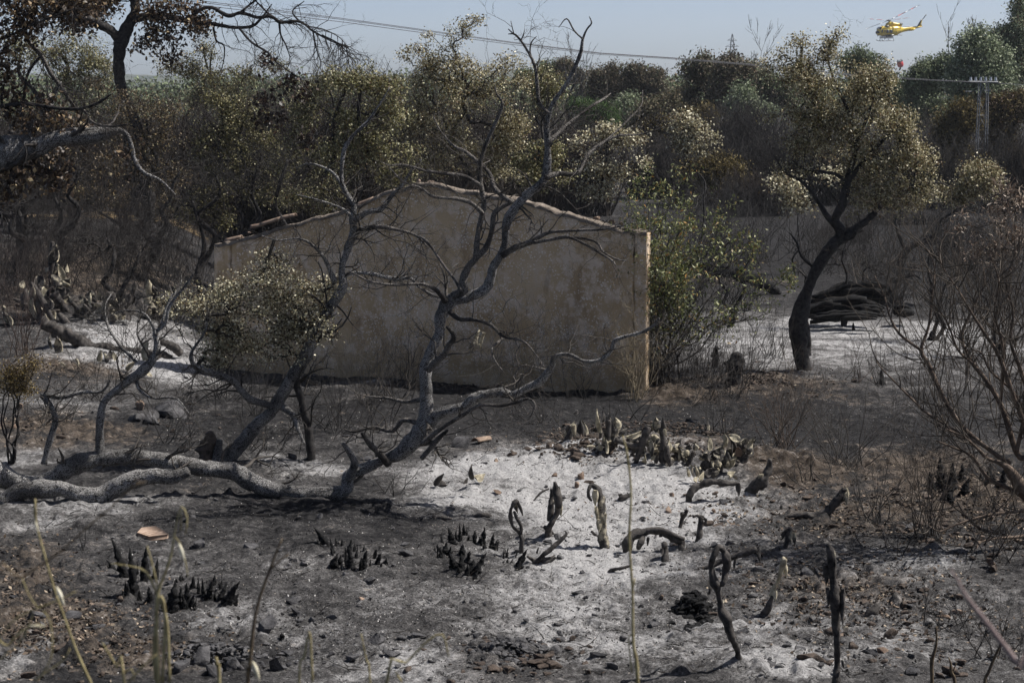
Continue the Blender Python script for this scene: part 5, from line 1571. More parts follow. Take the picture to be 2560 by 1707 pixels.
# ------------------------------------------------------------------ right foreground shrub of bare stems
def right_shrub():
    rng = np.random.default_rng(131)
    d = 18.6
    b = P(2600, 1260, d)
    b[2] = float(hgt(b[0], d))
    root = thing('bare_shrub', b, 'large bare shrub of slender brown stems with dry narrow leaves at the right edge', 'shrub')
    base = (2460, 1940)
    st = [
        [(2352, 1600, 30), (2300, 1559, 24), (2200, 1250, 19), (2080, 1050, 16), (2000, 950, 14), (1925, 780, 12), (1990, 600, 9), (2080, 400, 6), (2060, 250, 4)],
        [(2260, 1640, 20), (2140, 1559, 17), (2000, 1450, 16), (1880, 1320, 16), (1760, 1100, 15), (1700, 960, 14), (1648, 862, 14), (1700, 700, 10), (1722, 500, 8), (1740, 300, 5), (1700, 180, 3)],
        [(1650, 865, 10), (1500, 750, 9), (1430, 620, 7), (1400, 500, 5), (1330, 350, 3)],
        [(2100, 1530, 11), (1900, 1420, 9), (1700, 1300, 8), (1600, 1210, 7), (1450, 1060, 6), (1350, 950, 4), (1340, 860, 2)],
        [(2400, 1700, 26), (2360, 1400, 18), (2270, 1150, 15), (2180, 900, 13), (2090, 760, 11), (2020, 650, 8), (1900, 450, 6), (1800, 300, 4), (1760, 180, 2)],
        [(2190, 1240, 12), (2210, 1000, 10), (2200, 800, 8), (2150, 600, 6), (2180, 400, 5), (2120, 200, 3)],
        [(2420, 1650, 24), (2420, 1300, 18), (2330, 1000, 14), (2260, 800, 11), (2280, 600, 9), (2230, 400, 7), (2300, 200, 5)],
        [(2010, 960, 9), (1900, 860, 8), (1840, 700, 6), (1780, 600, 5), (1720, 560, 3)],
        [('I', 2400, 300, 60), ('I', 2330, 230, 50), ('I', 2260, 130, 34), ('I', 2200, 80, 18), ('I', 2100, 40, 12), ('F', 2050, 1550, 12), ('F', 1950, 1460, 8), ('F', 1820, 1400, 5)],
        [('I', 2400, 320, 24), ('I', 2250, 250, 15), ('I', 2100, 170, 12), ('I', 2000, 30, 10), ('F', 1900, 1540, 8), ('F', 1750, 1480, 5)],
        [('I', 2420, 650, 20), ('I', 2300, 600, 14), ('I', 2200, 560, 12), ('I', 2050, 520, 9), ('I', 1950, 430, 7), ('I', 1890, 330, 4)],
        [('I', 2420, 400, 16), ('I', 2300, 405, 11), ('I', 2100, 430, 9), ('I', 1900, 490, 8), ('I', 1780, 540, 6), ('I', 1700, 500, 3)],
        [('I', 2420, 560, 18), ('I', 2300, 580, 12), ('I', 2150, 590, 10), ('I', 2050, 620, 7), ('I', 2030, 660, 4)],
        [(2300, 1559, 14), (2350, 1300, 12), (2280, 1150, 10), (2120, 1000, 8), (2060, 880, 7), (1960, 860, 4)],
    ]
    tw = []
    P_ = []
    for i, s in enumerate(st):
        pts, rad = trace('F', s, d, rng.uniform(-.8, .8))
        o, p, r = limb('stem', root, M['stem'], pts, rad, step=.06, sides=8, rough=.15, rfreq=10, seed=i)
        P_.append(p)
        L = np.linalg.norm(np.diff(p, axis=0), axis=1).sum()
        side_twigs(tw, rng, p, r, int(L * 11), .75, 2, .18, .16, 3.5, start=.08, flat=.8, r0=.007, rmin=.0018)
    # the far mass of shoots filling the right edge
    for _ in range(100):
        x = rng.uniform(1750, 2500); y = rng.uniform(500, 1500)
        q = P(*nat('F', x, y), d + rng.uniform(-.8, .9))
        grow(tw, rng, q, (rng.normal() * .35 - .15, rng.normal() * .3, 1), rng.uniform(.5, 1.1), .006, 2, .12, .08, 3.2, .5, .5, None, 6, 1, .0018)
    mb = MB(); tubes(mb, tw, 3, col=(.085, .070, .056)); tag(mb.build('twig', M['twig'], root), kind='stuff')
    bl = pxblobs('F', [(2050, 40, 160, 90), (2200, -60, 140, 110), (2300, 60, 120, 120), (1950, -30, 90, 60), (2180, 180, 160, 80), (2320, -180, 90, 60), (2050, 200, 140, 60), (2190, -230, 60, 70)], d)
    C = blob_points(bl, 170, rng, gap=.25, gscale=3)
    ps = mst(np.vstack(P_)[::4], C, rng, .0022, .01)
    mb = MB(); tubes(mb, ps, 3, col=(.09, .075, .06)); tag(mb.build('twig', M['twig'], root), kind='stuff')
    cc = np.repeat(C, 9, axis=0) + rng.normal(size=(len(C) * 9, 3)) * .05
    mb = MB(); leaves(mb, cc, .055, rng, DRYL, .2, .0, hang=-.8); mb.build('dry_leaf', M['leaf'], root)


M['stem'] = mat_simple('brown_stem_bark', (0.05, 0.038, 0.03), (0.19, 0.14, 0.105), 20, bumps=.4, bd=.005)
right_shrub()


# ------------------------------------------------------------------ the far-off wood along the horizon
def far_wood():
    rng = np.random.default_rng(140)
    mb = MB()
    for (d0, d1, n, zt, pal, sz) in ((128, 175, 1500, (3.0, 5.0), BRNG + EUCD, .30), (190, 320, 1300, (3.6, 5.6), EUCD, .5)):
        x = rng.uniform(-.42, .42, n)
        d = rng.uniform(d0, d1, n)
        C = np.stack([x * d, d, rng.uniform(.3, 1, n) ** .7], -1)
        hh = zt[0] + (zt[1] - zt[0]) * vnoise(np.stack([C[:, 0] / 9, C[:, 1] / 30, C[:, 0] * 0], -1))
        C[:, 2] *= hh
        cc = np.repeat(C, 26, axis=0) + rng.normal(size=(n * 26, 3)) * np.array([1.3, 1.3, .45]) * (1 if d0 < 150 else 1.3)
        cc[:, 2] = np.clip(np.abs(cc[:, 2]), 0, 6.0)
        leaves(mb, cc, sz, rng, pal, .55, .3)
    o = mb.build('far_wood', M['farleaf'])
    tag(o, 'low far-off wood closing the view behind the burnt field', 'wood', kind='stuff')


far_wood()
BT = (.055, .046, .04)
for i, (lab, cr, bl, d_, n_) in enumerate((
        ('dense burnt thicket behind the thick scaly limb at the left edge', 'A', [(100, 1000, 260, 150), (450, 980, 260, 150)], 50, 420),
        ('dense burnt thicket below the dark forked oak', 'A', [(800, 1000, 260, 150), (1150, 1000, 260, 150)], 52, 420),
        ('dense burnt thicket left of the wall under the olive scorched tree', 'A', [(1500, 1000, 260, 150), (1850, 1020, 260, 150)], 50, 420),
        ('dense burnt thicket beyond the left slope of the wall', 'A', [(2150, 1000, 220, 150), (2330, 1000, 160, 150)], 48, 380),
        ('dense burnt thicket beyond the ridge of the wall', 'B', [(200, 980, 260, 150), (600, 980, 260, 150)], 50, 420),
        ('dense burnt thicket under the tall scorched oak behind the wall', 'B', [(900, 1000, 260, 150), (1200, 1020, 220, 150)], 54, 420),
        ('burnt thicket under the low ochre oak right of the ridge', 'B', [(1500, 1000, 180, 120), (1700, 1050, 160, 100)], 66, 320),
        ('burnt thicket at the foot of the ochre bush', 'C', [(200, 1150, 260, 120), (500, 1150, 260, 140)], 72, 420),
        ('burnt thicket behind the low crown of the large scorched oak', 'C', [(850, 1150, 260, 140), (1250, 1150, 260, 140)], 72, 420),
        ('burnt thicket below the lattice pylon', 'C', [(1650, 1150, 240, 140), (2000, 1200, 260, 140)], 70, 420),
        ('burnt thicket below the bushes at the right edge', 'C', [(2250, 1150, 200, 160), (2420, 1150, 160, 160)], 68, 320))):
    black_scrub(lab, cr, bl, d_, 700 + i, n_, BT if cr != 'C' else (.04, .036, .033), group='burnt thickets behind the wall and field')
black_scrub('burnt scrub band beyond the field, left part behind the thicket', 'A', [(600, 900, 500, 90), (1500, 900, 500, 90), (2200, 950, 300, 90)], 95, 141, 520)
black_scrub('burnt scrub band beyond the field behind the wall ridge', 'B', [(300, 1050, 400, 80), (1000, 1050, 400, 80), (1750, 1150, 300, 60)], 96, 142, 520)
black_scrub('burnt scrub band at the foot of the brown scorched row', 'C', [(150, 1000, 300, 100), (600, 950, 300, 120), (1000, 1000, 300, 120)], 94, 143, 620, (.06, .053, .048))
black_scrub('burnt scrub band at the foot of the green eucalyptus row', 'C', [(1500, 1000, 300, 130), (1750, 950, 200, 120), (1300, 1100, 200, 100), (2100, 1000, 300, 100)], 92, 144, 620, (.06, .053, .048))

# ------------------------------------------------------------------ burnt low shrubs
def burnt_shrub(label, x, y, h, seed, w=.5, n=12, col=(.035, .032, .03), r=.006, lev=2, lean=0.0, group='small burnt shrubs', crop='N', wig=.14, nch=4, name='burnt_shrub'):
    rng = np.random.default_rng(seed)
    b = G(*nat(crop, x, y))
    H = h * CS[crop] * mpp(b[1])
    root = thing(name, b, label, 'shrub', group)
    tw = []
    for k in range(n):
        q = b + rng.normal(size=3) * np.array([.05, .05, 0]) * (1 + 2 * w)
        q[2] = float(hgt(q[0], q[1])) - .01
        grow(tw, rng, q, (rng.normal() * w + lean, rng.normal() * w * .7, 1), H * rng.uniform(.55, 1.1), r * rng.uniform(.6, 1.2), lev, wig, .05, nch, .6, .5, None, 6, 1, .0016)
    mb = MB(); tubes(mb, tw, 4, col=col); mb.build('stem', M['twig'], root)
    return root


SH = [
    ('brown twiggy burnt shrub against the foot of the wall, right of the pale hanging leaf', 1290, 965, 170, .45, 22, (.09, .07, .055)),
    ('burnt shrub against the foot of the wall directly below its ridge', 1160, 950, 150, .6, 18, (.06, .05, .042)),
    ('thin dark shrub at the right foot of the wall with fanned shoots', 1430, 995, 160, .6, 16, (.04, .036, .032)),
    ('pale dry grassy shoots at the right corner foot of the wall', 1590, 1000, 190, .22, 24, (.22, .18, .12)),
    ('burnt shrub just left of the sprawling tree fork at the wall foot', 980, 1000, 150, .7, 16, (.045, .04, .036)),
    ('dark leafless shrub under the leafy crown of the leaning oak', 650, 1040, 170, .7, 20, (.035, .032, .03)),
    ('dark leafless shrub between the two trunks of the leaning oak', 830, 1070, 160, .7, 18, (.035, .032, .03)),
    ('leafless twig tangle left of the dark boulders', 250, 1000, 150, .8, 20, (.04, .035, .03)),
    ('leafless twig tangle on the ash below the standing cactus pads', 330, 900, 160, .8, 20, (.04, .036, .032)),
    ('leafless shrub at the left edge above the rusty bush', 60, 890, 230, .3, 26, (.07, .052, .045)),
    ('upright burnt shoots left of the wall corner', 430, 800, 200, .5, 22, (.035, .032, .03)),
    ('burnt twigs beside the far left dark trunk', 130, 690, 230, .5, 20, (.035, .032, .03)),
    ('burnt twigs on the brown slope left of the wall', 300, 720, 170, .7, 20, (.035, .032, .03)),
    ('fine brown burnt shrub in the open left of the bare right shrub', 1960, 1120, 190, .5, 26, (.085, .065, .05)),
    ('wide grey burnt shrub behind the cactus heap', 2110, 1160, 230, .7, 26, (.06, .053, .047)),
    ('slanting burnt shrub at the right end of the cactus heap', 2010, 1200, 110, 1.0, 12, (.04, .036, .033)),
    ('tall thin burnt shoots left of the burnt black agave at right', 2190, 1310, 200, .25, 14, (.05, .045, .04)),
    ('tall bundle of burnt shoots right of the forked cactus log', 2330, 1340, 260, .3, 24, (.07, .058, .048)),
    ('slanting burnt shrub below the tall thin shoots', 2195, 1385, 110, .9, 9, (.04, .035, .032)),
    ('curved burnt shoots at the lower right', 2370, 1575, 130, .6, 12, (.03, .028, .026)),
    ('small burnt shrub left of the burnt oak stump barrel', 1830, 990, 170, .6, 16, (.045, .04, .036)),
    ('thin bent burnt saplings on the pink ash', 2140, 955, 110, .5, 8, (.06, .045, .038)),
    ('burnt shrub on the pink ash right of the bent saplings', 2200, 965, 120, .4, 10, (.045, .04, .036)),
    ('thin burnt shrub on the field right of the green shrub', 1790, 1080, 200, .7, 12, (.045, .04, .036)),
    ('grey twigs in front of the large oak trunk', 1930, 890, 130, .8, 14, (.05, .045, .04)),
    ('burnt shrub behind the large oak trunk', 2190, 790, 190, .7, 20, (.04, .036, .033)),
    ('burnt shrub on the dark field right of the fallen log', 2350, 780, 150, .7, 18, (.04, .036, .033)),
    ('tiny burnt seedling on grey ash right of the lying trunk', 993, 1235, 85, .5, 8, (.035, .032, .03)),
    ('thin burnt twig left of the paver', 198, 1380, 100, .12, 2, (.035, .032, .03)),
    ('burnt shoots among the brown litter under the right shrub', 2480, 1400, 170, .8, 14, (.04, .035, .032)),
    ('thin shoots behind the cactus heap', 1570, 1050, 110, .5, 8, (.04, .036, .032)),
    ('arched burnt shoots behind the right end of the cactus heap', 1800, 1085, 100, .9, 8, (.04, .036, .032)),
    ('burnt wisps at the lower right corner', 2500, 1640, 150, .4, 10, (.035, .032, .03)),
    ('burnt twigs under the green shrub', 1760, 1000, 150, .9, 16, (.045, .04, .036)),
    ('burnt twigs low between wall and large sprawling fork', 1340, 1060, 120, .9, 8, (.045, .04, .036)),
    ('burnt tangle of twigs beneath the leafy crown at the wall foot', 560, 1000, 190, .8, 22, (.035, .032, .03)),
    ('burnt twig tangle right of the two trunks at the wall foot', 920, 1010, 170, .8, 20, (.04, .036, .032)),
    ('low burnt twig tangle behind the lying trunk', 640, 1130, 130, 1.0, 18, (.035, .032, .03)),
    ('low burnt twig tangle left of the scaly stump', 430, 1110, 120, 1.0, 16, (.035, .032, .03)),
    ('burnt twigs right of the leaning oak trunks', 900, 1090, 120, 1.0, 14, (.035, .032, .03)),
    ('brown twig shrub left of the ashen upright fork', 1010, 960, 170, .7, 18, (.07, .055, .045)),
    ('burnt brown shoots leaning on the wall right of its middle', 1370, 975, 150, .5, 20, (.085, .065, .05)),
    ('burnt shrub left of the dark boulders by the rusty bush', 130, 1060, 120, .8, 12, (.04, .035, .03)),
]
for i, (lab, x, y, h, w, n, c) in enumerate(SH):
    burnt_shrub(lab, x, y, h, 200 + i, w, n, c, nch=4.5 if n > 8 else 2.5)
# distant thin shrubs dotted over the dark field: each its own, too alike to tell apart
rng = np.random.default_rng(300)
for i in range(150):
    x = rng.uniform(1700, 2540); y = rng.uniform(560, 800)
    if 1880 < x < 2150 and y > 700:
        continue
    burnt_shrub('thin leafless burnt shrub on the dark field beyond the large oak', x, y, rng.uniform(70, 170), 1320 + i, .6, 10, (.045, .042, .04), r=.008, lev=2, group='thin burnt shrubs on the far field', nch=4)
for i in range(70):
    x = rng.uniform(-20, 540); y = rng.uniform(560, 760)
    burnt_shrub('thin leafless burnt shrub on the brown slope at the left', x, y, rng.uniform(90, 230), 1480 + i, .6, 11, (.035, .03, .028), r=.007, lev=2, group='thin burnt shrubs on the left slope', nch=4)


M['soil'] = mat_simple('red_brown_soil', (0.032, 0.025, 0.021), (0.125, 0.095, 0.075), 14, bumps=.8, bd=.02)
# ------------------------------------------------------------------ cactus stems, pads and agave stubs
def pad_mb(mb, c, up, nrm, L, W, rng, curl=.25, th=.012, col=(.35, .3, .18)):
    """a dried cactus pad: a curled oval plate with thickness, base at c"""
    up = np.array(up, float); up /= np.linalg.norm(up)
    nrm = np.array(nrm, float); nrm -= nrm @ up * up; nrm /= np.linalg.norm(nrm)
    s = np.cross(up, nrm)
    na, nb = 9, 7
    V = []
    cu = rng.uniform(-curl, curl); cv = rng.uniform(.3, 1) * curl * rng.choice([-1, 1])
    sd = rng.uniform(0, 30)
    for side in (1, -1):
        for i in range(na):
            f = i / (na - 1)
            w = W * .5 * (math.sin(math.pi * min(1, (0.10 + .9 * f) ** .8)) ** .7 + .05)
            for j in range(nb):
                g = (j / (nb - 1) - .5) * 2
                p = np.array(c) + up * L * f * (1 - .15 * g * g) + s * w * g
                p = p + nrm * (cu * L * math.sin(f * 2.4) + cv * W * g * g + side * th * .5 * (1 - g * g) ** .5)
                p = p + nrm * .10 * W * float(fbm(np.array([[f * 3 + sd, g * 2, 0.0]]), 2)[0])
                V.append(p)
    i = np.arange(na - 1)[:, None] * nb + np.arange(nb - 1)[None, :]
    Q = np.stack([i, i + 1, i + nb + 1, i + nb], -1).reshape(-1, 4)
    o = na * nb
    b = [k for k in range(nb)] + [nb * (k + 1) - 1 for k in range(1, na)] + [o - 1 - k for k in range(1, nb)] + [nb * (na - 1 - k) for k in range(1, na - 1)]
    E = [(b[k], b[(k + 1) % len(b)] , b[(k + 1) % len(b)] + o, b[k] + o) for k in range(len(b))]
    mb.add(V, np.vstack([Q, Q[:, ::-1] + o, np.array(E)]))


def cactus(label, crop, paths, pads=(), base=None, seed=1, mat='cactus', name='burnt_cactus', cat='cactus', d=None, group='burnt cactus stems standing in the ash', rough=.35):
    rng = np.random.default_rng(seed)
    bx, by = base if base else paths[0][0][:2]
    b = G(*nat(crop, bx, by))
    d = d or b[1]
    root = thing(name, b, label, cat, group)
    for i, pth in enumerate(paths):
        mt = mat
        if isinstance(pth[0], str):
            mt, pth = pth[0], pth[1:]
        pts, rad = trace(crop, pth, d)
        if i == 0:
            pts[0][2] -= .05
        pts[:, 1] += np.cumsum(rng.normal(size=len(pts)) * .03) * (np.arange(len(pts)) > 0)
        limb('stem', root, M[mt], pts, rad * (1 + .18 * rng.uniform(-1, 1, len(rad))), step=.02, sides=14, rough=max(.75, rough), rfreq=13, seed=seed + i)
    for (x0, y0, x1, y1, w, mt) in pads:
        a = P(*nat(crop, x0, y0), d - .04); e = P(*nat(crop, x1, y1), d - .04 + rng.uniform(-.05, .05))
        L = np.linalg.norm(e - a)
        mb = MB()
        pad_mb(mb, a, e - a, (rng.normal() * .5, -1, rng.normal() * .3), L, w * 2 * CS[crop] * mpp(d), rng, .22, .02)
        mb.build('pad', M[mt], root, smooth=True)
    return root


cactus('thin forked burnt cactus stem with a drooping top, left of the others in the ash', 'H', [[(1240, 690, 17), (1242, 600, 15), (1225, 550, 12), (1180, 500, 10), (1165, 420, 12), (1175, 360, 15), (1205, 325, 19), (1235, 380, 11), (1250, 430, 5)],
       [(1236, 570, 12), (1236, 500, 12), (1205, 440, 14), (1190, 400, 10)]], [(1195, 330, 1215, 420, 22, 'cactus2')], seed=401)
cactus('knotty burnt cactus stem with a split top and a hanging pale pad', 'H', [[(1432, 575, 24), (1420, 530, 20), (1442, 480, 18), (1482, 395, 20), (1492, 320, 25), (1476, 250, 28), (1465, 185, 12)],
       [(1432, 470, 18), (1442, 400, 22), (1448, 330, 24), (1462, 260, 22)], [(1400, 510, 14), (1430, 540, 26), (1460, 575, 12)]],
       [(1500, 350, 1512, 445, 20, 'pad'), (1490, 240, 1515, 300, 22, 'cactus2'), (1470, 320, 1450, 360, 16, 'cactus2')], seed=402, base=(1440, 580))
cactus('stout hooked cactus stem with cream flesh showing down its left side', 'H', [[(1812, 660, 30), (1797, 540, 32), (1785, 440, 32), (1785, 340, 28), (1765, 270, 22), (1725, 238, 16), (1702, 268, 14), (1700, 310, 14), (1722, 342, 8)]],
       [(1745, 260, 1745, 380, 22, 'pad'), (1750, 370, 1760, 470, 20, 'pad'), (1768, 460, 1770, 550, 18, 'pad'), (1815, 420, 1812, 500, 12, 'pad')], seed=403, mat='cactus2')
cactus('burnt cactus trunk bent over into a wide low arch', 'K', [[(768, 1455, 46), (768, 1370, 46), (810, 1310, 40), (870, 1285, 40), (980, 1262, 44), (1110, 1258, 45), (1230, 1320, 45), (1310, 1375, 40), (1310, 1480, 32), (1300, 1530, 20)],
       [(960, 1255, 20), (1060, 1228, 26), (1160, 1245, 26), (1250, 1300, 24), (1340, 1340, 18)], [(1110, 1290, 14), (1102, 1305, 22), (1100, 1320, 10)], [(930, 1300, 20), (890, 1340, 30), (870, 1400, 22)]],
       [(975, 1305, 970, 1395, 17, 'cactus'), (1300, 1380, 1325, 1500, 30, 'cactus2')], seed=404, base=(770, 1460))
cactus('short thick burnt cactus stub under the arch', 'K', [[(1150, 1560, 40), (1148, 1450, 33), (1140, 1385, 28)]], [(1110, 1420, 1120, 1500, 18, 'cactus')], seed=405)
cactus('small slanting burnt cactus stub on the white ash', 'K', [[(1288, 1248, 24), (1320, 1140, 20), (1372, 1030, 16)]], [(1330, 1060, 1300, 1100, 20, 'cactus')], seed=406)
cactus('short burnt cactus stub with a broken side arm right of the slanting stub', 'K', [[(1490, 1338, 42), (1500, 1220, 30), (1515, 1095, 28)], [(1510, 1110, 20), (1470, 1095, 15), (1430, 1105, 10)]], [(1535, 1110, 1560, 1180, 22, 'cactus')], seed=407)
cactus('tall leaning burnt cactus stem curled into a loop at the top', 'J', [[(590, 1385, 40), (545, 1230, 35), (485, 1080, 38), (430, 920, 46), (385, 810, 30), (355, 660, 36), (312, 540, 40), (288, 410, 34), (300, 295, 27), (355, 212, 24), (415, 265, 28), (436, 355, 36), (425, 460, 37), (400, 560, 26), (370, 590, 10)]],
       [(285, 590, 275, 730, 26, 'cactus'), (465, 380, 465, 515, 22, 'cactus'), (400, 780, 430, 820, 26, 'cactus2')], seed=408)
cactus('cream stripped cactus stem with a charred swollen foot right of the loop', 'J', [['cactus', (820, 915, 56), (855, 850, 44), (900, 730, 26)], [(895, 745, 22), (925, 640, 20), (950, 580, 21), (975, 480, 26), (998, 385, 30), (1020, 345, 14)]],
       [(1025, 430, 1040, 560, 26, 'pad'), (930, 680, 935, 800, 22, 'pad'), (975, 540, 985, 670, 10, 'pad'), (1000, 360, 1045, 440, 26, 'pad')], seed=409, mat='pad', base=(830, 930))
cactus('tallest thick burnt cactus trunk rising from the bottom edge', 'J', [[(1522, 1700, 46), (1530, 1580, 46), (1545, 1400, 46), (1532, 1200, 38), (1525, 1000, 50), (1510, 800, 50), (1500, 600, 48), (1472, 400, 45), (1455, 265, 33), (1440, 225, 20)]],
       [(1425, 440, 1430, 650, 36, 'cactus'), (1440, 660, 1442, 830, 26, 'cactus'), (1550, 750, 1535, 1030, 40, 'cactus2'), (1595, 670, 1610, 1030, 32, 'cactus'), (1600, 1040, 1630, 1120, 30, 'cactus2'), (1505, 280, 1530, 470, 14, 'cactus2'), (1590, 1370, 1605, 1450, 12, 'cactus')], seed=410)
cactus('burnt cactus stump with flaps folded over its top on the grey litter', 'J', [[(1005, 285, 28), (1045, 205, 28), (1080, 125, 32), (1085, 70, 28)]], [(1110, 120, 1130, 240, 26, 'cactus2'), (1020, 110, 1000, 180, 26, 'cactus'), (1060, 90, 1010, 130, 22, 'cactus'), (1095, 110, 1085, 230, 22, 'cactus2')], seed=411)
cactus('fallen charred cactus trunk propped behind the loop', 'J', [[(180, 462, 38), (300, 440, 32), (400, 395, 30), (480, 350, 32), (620, 300, 34), (735, 255, 26)]], [(760, 260, 790, 420, 24, 'cactus2'), (545, 370, 545, 510, 16, 'cactus')], seed=412, name='fallen_cactus', group='fallen cactus trunks')
cactus('thin fallen cactus trunk lying across the ash below the loop', 'J', [[(410, 595, 30), (520, 615, 28), (650, 672, 26), (780, 722, 20), (870, 742, 12)], [(730, 780, 12), (840, 752, 9)]], [], seed=413, name='fallen_cactus', group='fallen cactus trunks')
cactus('fallen bent cactus trunk on bright ash in front of the cactus heap', 'K', [[(1385, 935, 25), (1400, 855, 40), (1480, 785, 36), (1620, 742, 38), (1780, 762, 35), (1885, 772, 26)]], [(1885, 760, 1900, 900, 28, 'cactus')], seed=414, name='fallen_cactus', group='fallen cactus trunks')
cactus('thick charred cactus butt at the right end of the heap', 'K', [[(1955, 870, 28), (2060, 800, 50), (2140, 730, 50), (2195, 620, 32), (2215, 520, 18)], [(2110, 700, 30), (2140, 740, 36), (2120, 830, 30)]], [(2120, 670, 2130, 760, 34, 'pad')], seed=415, name='fallen_cactus', group='fallen cactus trunks')
cactus('lying cactus trunk with a raised arm ending in a cream pad', 'I', [[(670, 430, 12), (800, 425, 20), (920, 430, 27), (1000, 405, 28), (1080, 315, 26), (1125, 245, 20)], [(1000, 420, 18), (1012, 370, 14)]], [(1125, 240, 1135, 360, 26, 'pad'), (1010, 360, 1030, 490, 22, 'cactus')], seed=416, name='fallen_cactus', group='fallen cactus trunks', base=(900, 450))
cactus('short curved charred stick on the grey ash above the agave stubs', 'H', [[(870, 438, 14), (950, 428, 18), (1010, 440, 18), (1058, 462, 14)], [(890, 450, 8), (940, 460, 8), (890, 470, 5)]], [], seed=417, name='charred_stick', cat='stick', group='charred sticks on the ash')
cactus('small charred stick left of the curved one', 'H', [[(640, 455, 16), (665, 440, 12), (720, 438, 12), (765, 442, 6)]], [(635, 430, 660, 470, 16, 'cactus')], seed=418, name='charred_stick', cat='stick', group='charred sticks on the ash')
cactus('forked grey stick right of the forked thin cactus', 'H', [[(1310, 745, 16), (1400, 690, 16), (1500, 610, 13), (1550, 560, 7), (1535, 540, 4)], [(1280, 710, 9), (1340, 748, 15), (1410, 755, 18), (1475, 715, 8)], [(1345, 690, 7), (1358, 650, 4)], [(1360, 735, 16), (1430, 725, 10), (1470, 712, 5)]], [], seed=419, name='charred_stick', cat='stick', group='charred sticks on the ash', base=(1340, 755))
cactus('pale grey stick lying below the forked grey stick', 'H', [[(1810, 805, 8), (1860, 795, 14), (1920, 775, 12), (1985, 755, 10)]], [], seed=420, name='charred_stick', cat='stick', group='charred sticks on the ash')
cactus('grey twisted stick left of the stout hooked cactus foot', 'H', [[(1620, 560, 6), (1680, 575, 9), (1730, 600, 12), (1770, 628, 10)], [(1720, 540, 10), (1765, 575, 8)]], [], seed=421, name='charred_stick', cat='stick', group='charred sticks on the ash')
cactus('thin twig lying behind the knotty cactus', 'H', [[(1300, 330, 3), (1370, 290, 8), (1430, 262, 8)]], [], seed=422, name='charred_stick', cat='stick', group='charred sticks on the ash')
cactus('short black log half sunk among brown litter at the right', 'I', [[(1612, 598, 26), (1690, 612, 40), (1790, 655, 40), (1882, 688, 22)]], [], seed=423, name='charred_log', cat='log', mat='char', group='charred logs')
cactus('knobbly dark log among brown litter right of the tallest cactus', 'I', [[(1200, 1108, 20), (1260, 1115, 24), (1310, 1080, 34), (1350, 1040, 24)], [(1260, 1060, 10), (1290, 1045, 14)]], [], seed=424, name='charred_log', cat='log', mat='cactus', group='charred logs')
cactus('flat brown log behind the tallest cactus', 'I', [[(1100, 925, 14), (1200, 925, 16), (1300, 945, 22), (1385, 978, 12)]], [], seed=425, name='charred_log', cat='log', mat='cactus2', group='charred logs')
cactus('dark log piece left of the tallest cactus', 'I', [[(850, 915, 14), (900, 925, 26), (955, 945, 12)]], [], seed=426, name='charred_log', cat='log', mat='cactus', group='charred logs')
cactus('small black curled pad on the white ash above the arch', 'K', [[(660, 925, 22), (700, 900, 30), (740, 885, 24), (800, 870, 18)]], [(690, 870, 700, 930, 24, 'cactus')], seed=427, name='charred_log', cat='log', group='charred logs')
cactus('charred stump beside the burnt basket like stump', 'F', [[(238, 985, 24), (240, 900, 18), (246, 838, 13)], [(240, 850, 8), (268, 850, 6)]], [], seed=428, name='burnt_stump', cat='stump', mat='char', group='burnt stumps')
cactus('burnt basket like stump right of the green shrub', 'F', [[(368, 1090, 46), (372, 1030, 60), (385, 950, 62), (398, 880, 40)]], [], seed=429, name='burnt_stump', cat='stump', mat='bark_black', group='burnt stumps', rough=.8)
cactus('little black stump on the pink ash', 'F', [[(1385, 1095, 26), (1385, 1050, 20), (1388, 1010, 8)]], [], seed=430, name='burnt_stump', cat='stump', mat='char', group='burnt stumps')
cactus('tree stump with scaly bark behind the lying trunk', 'D', [[(1410, 1640, 70), (1415, 1560, 60), (1425, 1480, 50), (1435, 1430, 30)], ['bark_ash', (1470, 1640, 50), (1490, 1560, 44), (1500, 1480, 20)]], [], seed=431, name='burnt_stump', cat='stump', mat='soil', group='burnt stumps')
# charred log pile under the large oak
lp = thing('fallen_log', G(2060, 790), 'pile of charred fallen logs behind the trunk of the large scorched oak', 'log')
for i, pth in enumerate(([(900, 540, 30), (1000, 510, 40), (1150, 465, 42), (1300, 455, 40), (1400, 475, 46), (1440, 430, 34), (1480, 400, 18)], [(860, 600, 26), (1000, 570, 50), (1180, 560, 55), (1300, 560, 45), (1390, 590, 30)],
                         [(900, 655, 26), (1050, 640, 30), (1200, 632, 30), (1350, 640, 16)], [(1480, 590, 34), (1530, 585, 42), (1580, 590, 30)], [(1100, 510, 30), (1250, 510, 45), (1400, 520, 40)])):
    pts, rad = trace('F', pth, 36.0 - .5 * i * (i < 3))
    rl = np.random.default_rng(40 + i)
    mbl = MB()
    p_, r_ = resample(pts, rad, .12)
    pl_ = []
    for k in range(16):
        a0, b0 = sorted(rl.integers(0, len(p_), 2))
        if b0 - a0 < 4:
            a0, b0 = 0, len(p_) - 1
        off = rl.normal(size=3) * .55 * np.array([.4, 1, 1])
        q = p_[a0:b0 + 1] + off * r_[a0:b0 + 1, None] + rl.normal(size=3) * .02
        pl_.append((q, r_[a0:b0 + 1] * rl.uniform(.28, .6)))
    tubes(mbl, pl_, 8, rough=1.1, rfreq=7, seed=i, cap=True)
    mbl.build('log', M['char'], lp)
cactus('toppled dead log on the brown bank right of the green shrub', 'F', [[(60, 250, 20), (200, 300, 40), (400, 340, 50), (560, 400, 40), (680, 480, 24)]], [], seed=432, name='charred_log', cat='log', mat='char', group='charred logs', base=(560, 480))
